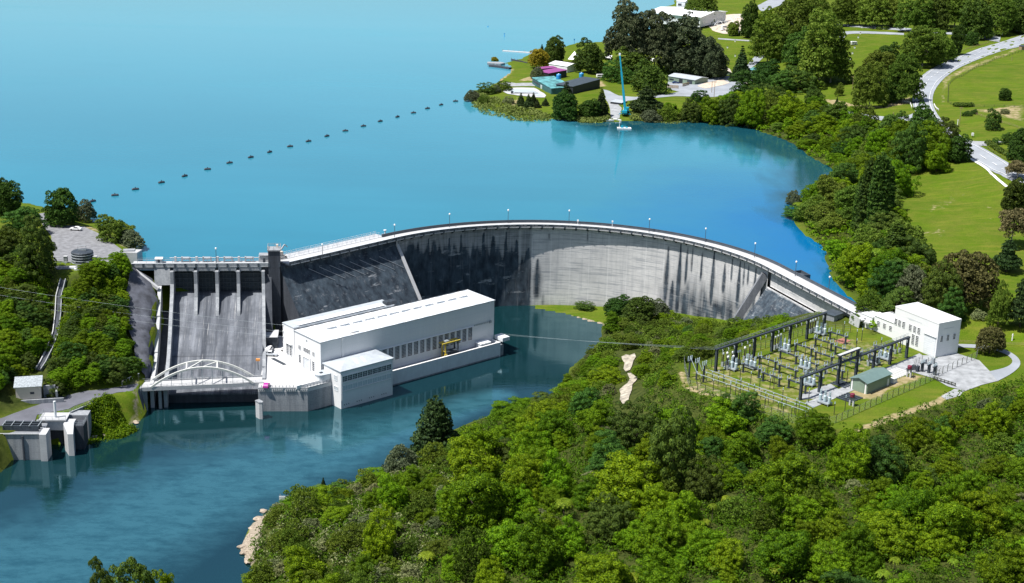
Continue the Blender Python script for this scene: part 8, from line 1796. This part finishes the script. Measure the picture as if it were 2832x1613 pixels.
rail_fence('road_fence', 'low fence along the trees above the road junction', z7, [(1845, 400), (1950, 365), (2050, 335), (2140, 322)], 'timber', 1.2, 4, (.5, 1.0), .08)
rail_fence('guard_rail', 'white guard rail on the inside of the road curve', z7, [(1400, 795), (1445, 800), (1460, 838)], 'white_paint', 1.0, 3, (.55, .9), .22, .2)
rail_fence('guard_rail', 'white guard rail on the outside of the road curve', z7, [(1632, 815), (1645, 842), (1668, 858)], 'white_paint', 1.0, 3, (.55, .9), .22, .2)
rail_fence('timber_fence', 'brown paling fence left of the grey green depot shed', z6, [(1755, 760), (1858, 765)], 'timber', 1.8, 2, (.4, .9, 1.4, 1.7), .3, .2)
rail_fence('timber_fence', 'brown paling fence in front of the depot shed doors', z6, [(1895, 748), (1950, 735)], 'timber', 1.8, 2, (.4, .9, 1.4, 1.7), .3, .2)
rail_fence('camp_fence', 'pale low fence along the lane behind the white building', z5, [(2040, 345), (2200, 352), (2330, 358), (2560, 368)], 'timber', 1.0, 5, (.5, .9), .07)
rail_fence('garden_hedge_rail', 'low rail along the hedge beside the farm drive', z7, [(2010, 1130), (2100, 1190), (2200, 1240)], 'post', .9, 4, (.4, .8), .07)
for i, (f, x, y0_, y1_, lb) in enumerate(((z7, 1828, 830, 975, 'tall timber power pole on the dry slope by the road'), (z6, 2165, 700, 850, 'tall dark pole in the sealed depot yard'), (z6, 2145, 700, 800, 'shorter pole behind the tall one in the depot yard'), (z7, 1000, 590, 700, 'timber pole on the lawn right of the tree clump'), (z7, 2160, 250, 275, 'white marker post at the top road junction'), (z7, 2235, 440, 470, 'small post in the upper paddock'), (z8, 1755, 1365, 1412, 'white post on the lawn right of the white building'), (z7, 1815, 925, 972, 'short white post near the timber power pole'), (z8, 740, 1150, 1215, 'lamp post at the right end of the dam crest'), (z7, 1318, 870, 890, 'small marker post by the lake road'))):
    p = G(f(x, y1_)); h_ = ztop(p, f(x, y0_)[1]) - p.z; wht = 'white' in lb; t = thing('pole', lb, 'pole', tuple(p)); m = MB(); m.tube([(0, 0, -.5), (0, 0, h_)], [.18, .12] if not wht else [.2, .2], 6); m.build('shaft', 'white_paint' if wht else 'timber', t)
    m = MB(); m.box(-1.1 if h_ > 6 else -.3, 1.1 if h_ > 6 else .3, -.1, .1, h_ - .6, h_ - .35); m.build('crossarm', 'white_paint' if wht else 'timber', t)
p = G(z7(1930, 1065)); t = thing('letter_box', 'small white box on a post by the farm drive', 'letter box', tuple(p)); m = MB(); m.box(-.5, .5, -.4, .4, .9, 2.2); m.build('box', 'white_paint', t); m = MB(); m.tube([(0, 0, 0), (0, 0, .9)], .15, 6); m.build('post', 'timber', t)
p = G(zc(488, 880)); t = thing('river_sign', 'small white board on posts at the tip of the river point', 'sign', tuple(p), rad(5)); m = MB(); m.box(-1.3, 1.3, -.08, .08, 1.2, 2.4); m.build('board', 'white_grey', t)
m = MB(); m.box(-1.1, -.9, .081, .2, 0, 3.0); m.box(.9, 1.1, .081, .2, 0, 3.0); m.build('post', 'steel', t)
p = G(z7(2318, 385)); t = thing('paddock_shed', 'small brown shed at the right edge by the upper road', 'shed', tuple(p), rad(20)); m = MB(); m.box(-2, 2, -1.5, 1.5, -.5, 2.4); m.build('wall', 'timber', t); m = MB(); m.add([(-2.2, -1.7, 2.41), (2.2, -1.7, 2.41), (2.2, 1.7, 2.41), (-2.2, 1.7, 2.41), (-2.2, 0, 3.2), (2.2, 0, 3.2)], [(0, 1, 5, 4), (2, 3, 4, 5), (1, 2, 5), (3, 0, 4), (3, 2, 1, 0)]); m.build('roof', 'roof_dark', t)
# farm hedges
for nm, lb, pts in (('farm_hedge', 'clipped dark hedge along the farm drive', [(2050, 1120), (2120, 1165), (2240, 1225)]), ('slope_hedge', 'ragged line of shrubs on the dry slope', [(1800, 825), (1870, 830), (1920, 826)])):
    c = resample([G(z7(*p)) for p in pts], 16); rng_ = np.random.default_rng(9); V_, F_ = clumps(rng_, np.array([[p.x, p.y, gz(p.x, p.y) + .9] for p in c]), np.full(len(c), 1.7), 120, .38, .5, .8); o = bpy.data.objects.new(nm, npmesh(nm, V_, F_, LF['dark'])); COL.objects.link(o); tag(o, lb, 'hedge')
# boulders on the river point
rng_ = np.random.default_rng(3)
bs = []
for k_ in range(3):
    bm = bmesh.new(); bmesh.ops.create_icosphere(bm, subdivisions=2, radius=1)
    for v_ in bm.verts: f = 1 + rng_.normal() * .12; v_.co = Vector((v_.co.x * f * 1.3, v_.co.y * f, v_.co.z * f * .7))
    me = bpy.data.meshes.new('boulder'); bm.to_mesh(me); bm.free(); me.materials.append(MT['shore_rock']); bs.append(me)
rk = [(zc, 200, 1190, 1.8), (zc, 235, 1110, 1.2), (zc, 260, 1060, 1.4), (zc, 300, 985, 1.5), (zc, 225, 1298, 1.7), (zc, 200, 1235, 1.2), (zc, 280, 1250, 1.5), (zc, 340, 930, 1.2), (zc, 245, 1160, 1.3), (zd, 620, 405, 1.3), (zd, 685, 395, 1.5), (zd, 760, 375, 1.2), (zd, 860, 345, 1.3), (zd, 930, 310, 1.1), (zd, 990, 285, 1.2), (zd, 820, 370, .9)]
for i, (f, x, y_, s_) in enumerate(rk):
    p = PZ(f(x, y_), .3); o = bpy.data.objects.new('boulder', bs[i % 3]); COL.objects.link(o); o.location = p; o.rotation_euler = (0, 0, i * 1.3); s_ *= .75; o.scale = (s_, s_ * (.7 + .1 * (i % 4)), s_ * (.6 + .15 * (i % 3)))
    tag(o, 'pale boulder at the water line ' + ('of the river point' if i < 9 else 'below the bank road'), 'boulder', 'boulders of the river point' if i < 9 else 'boulders below the bank road')
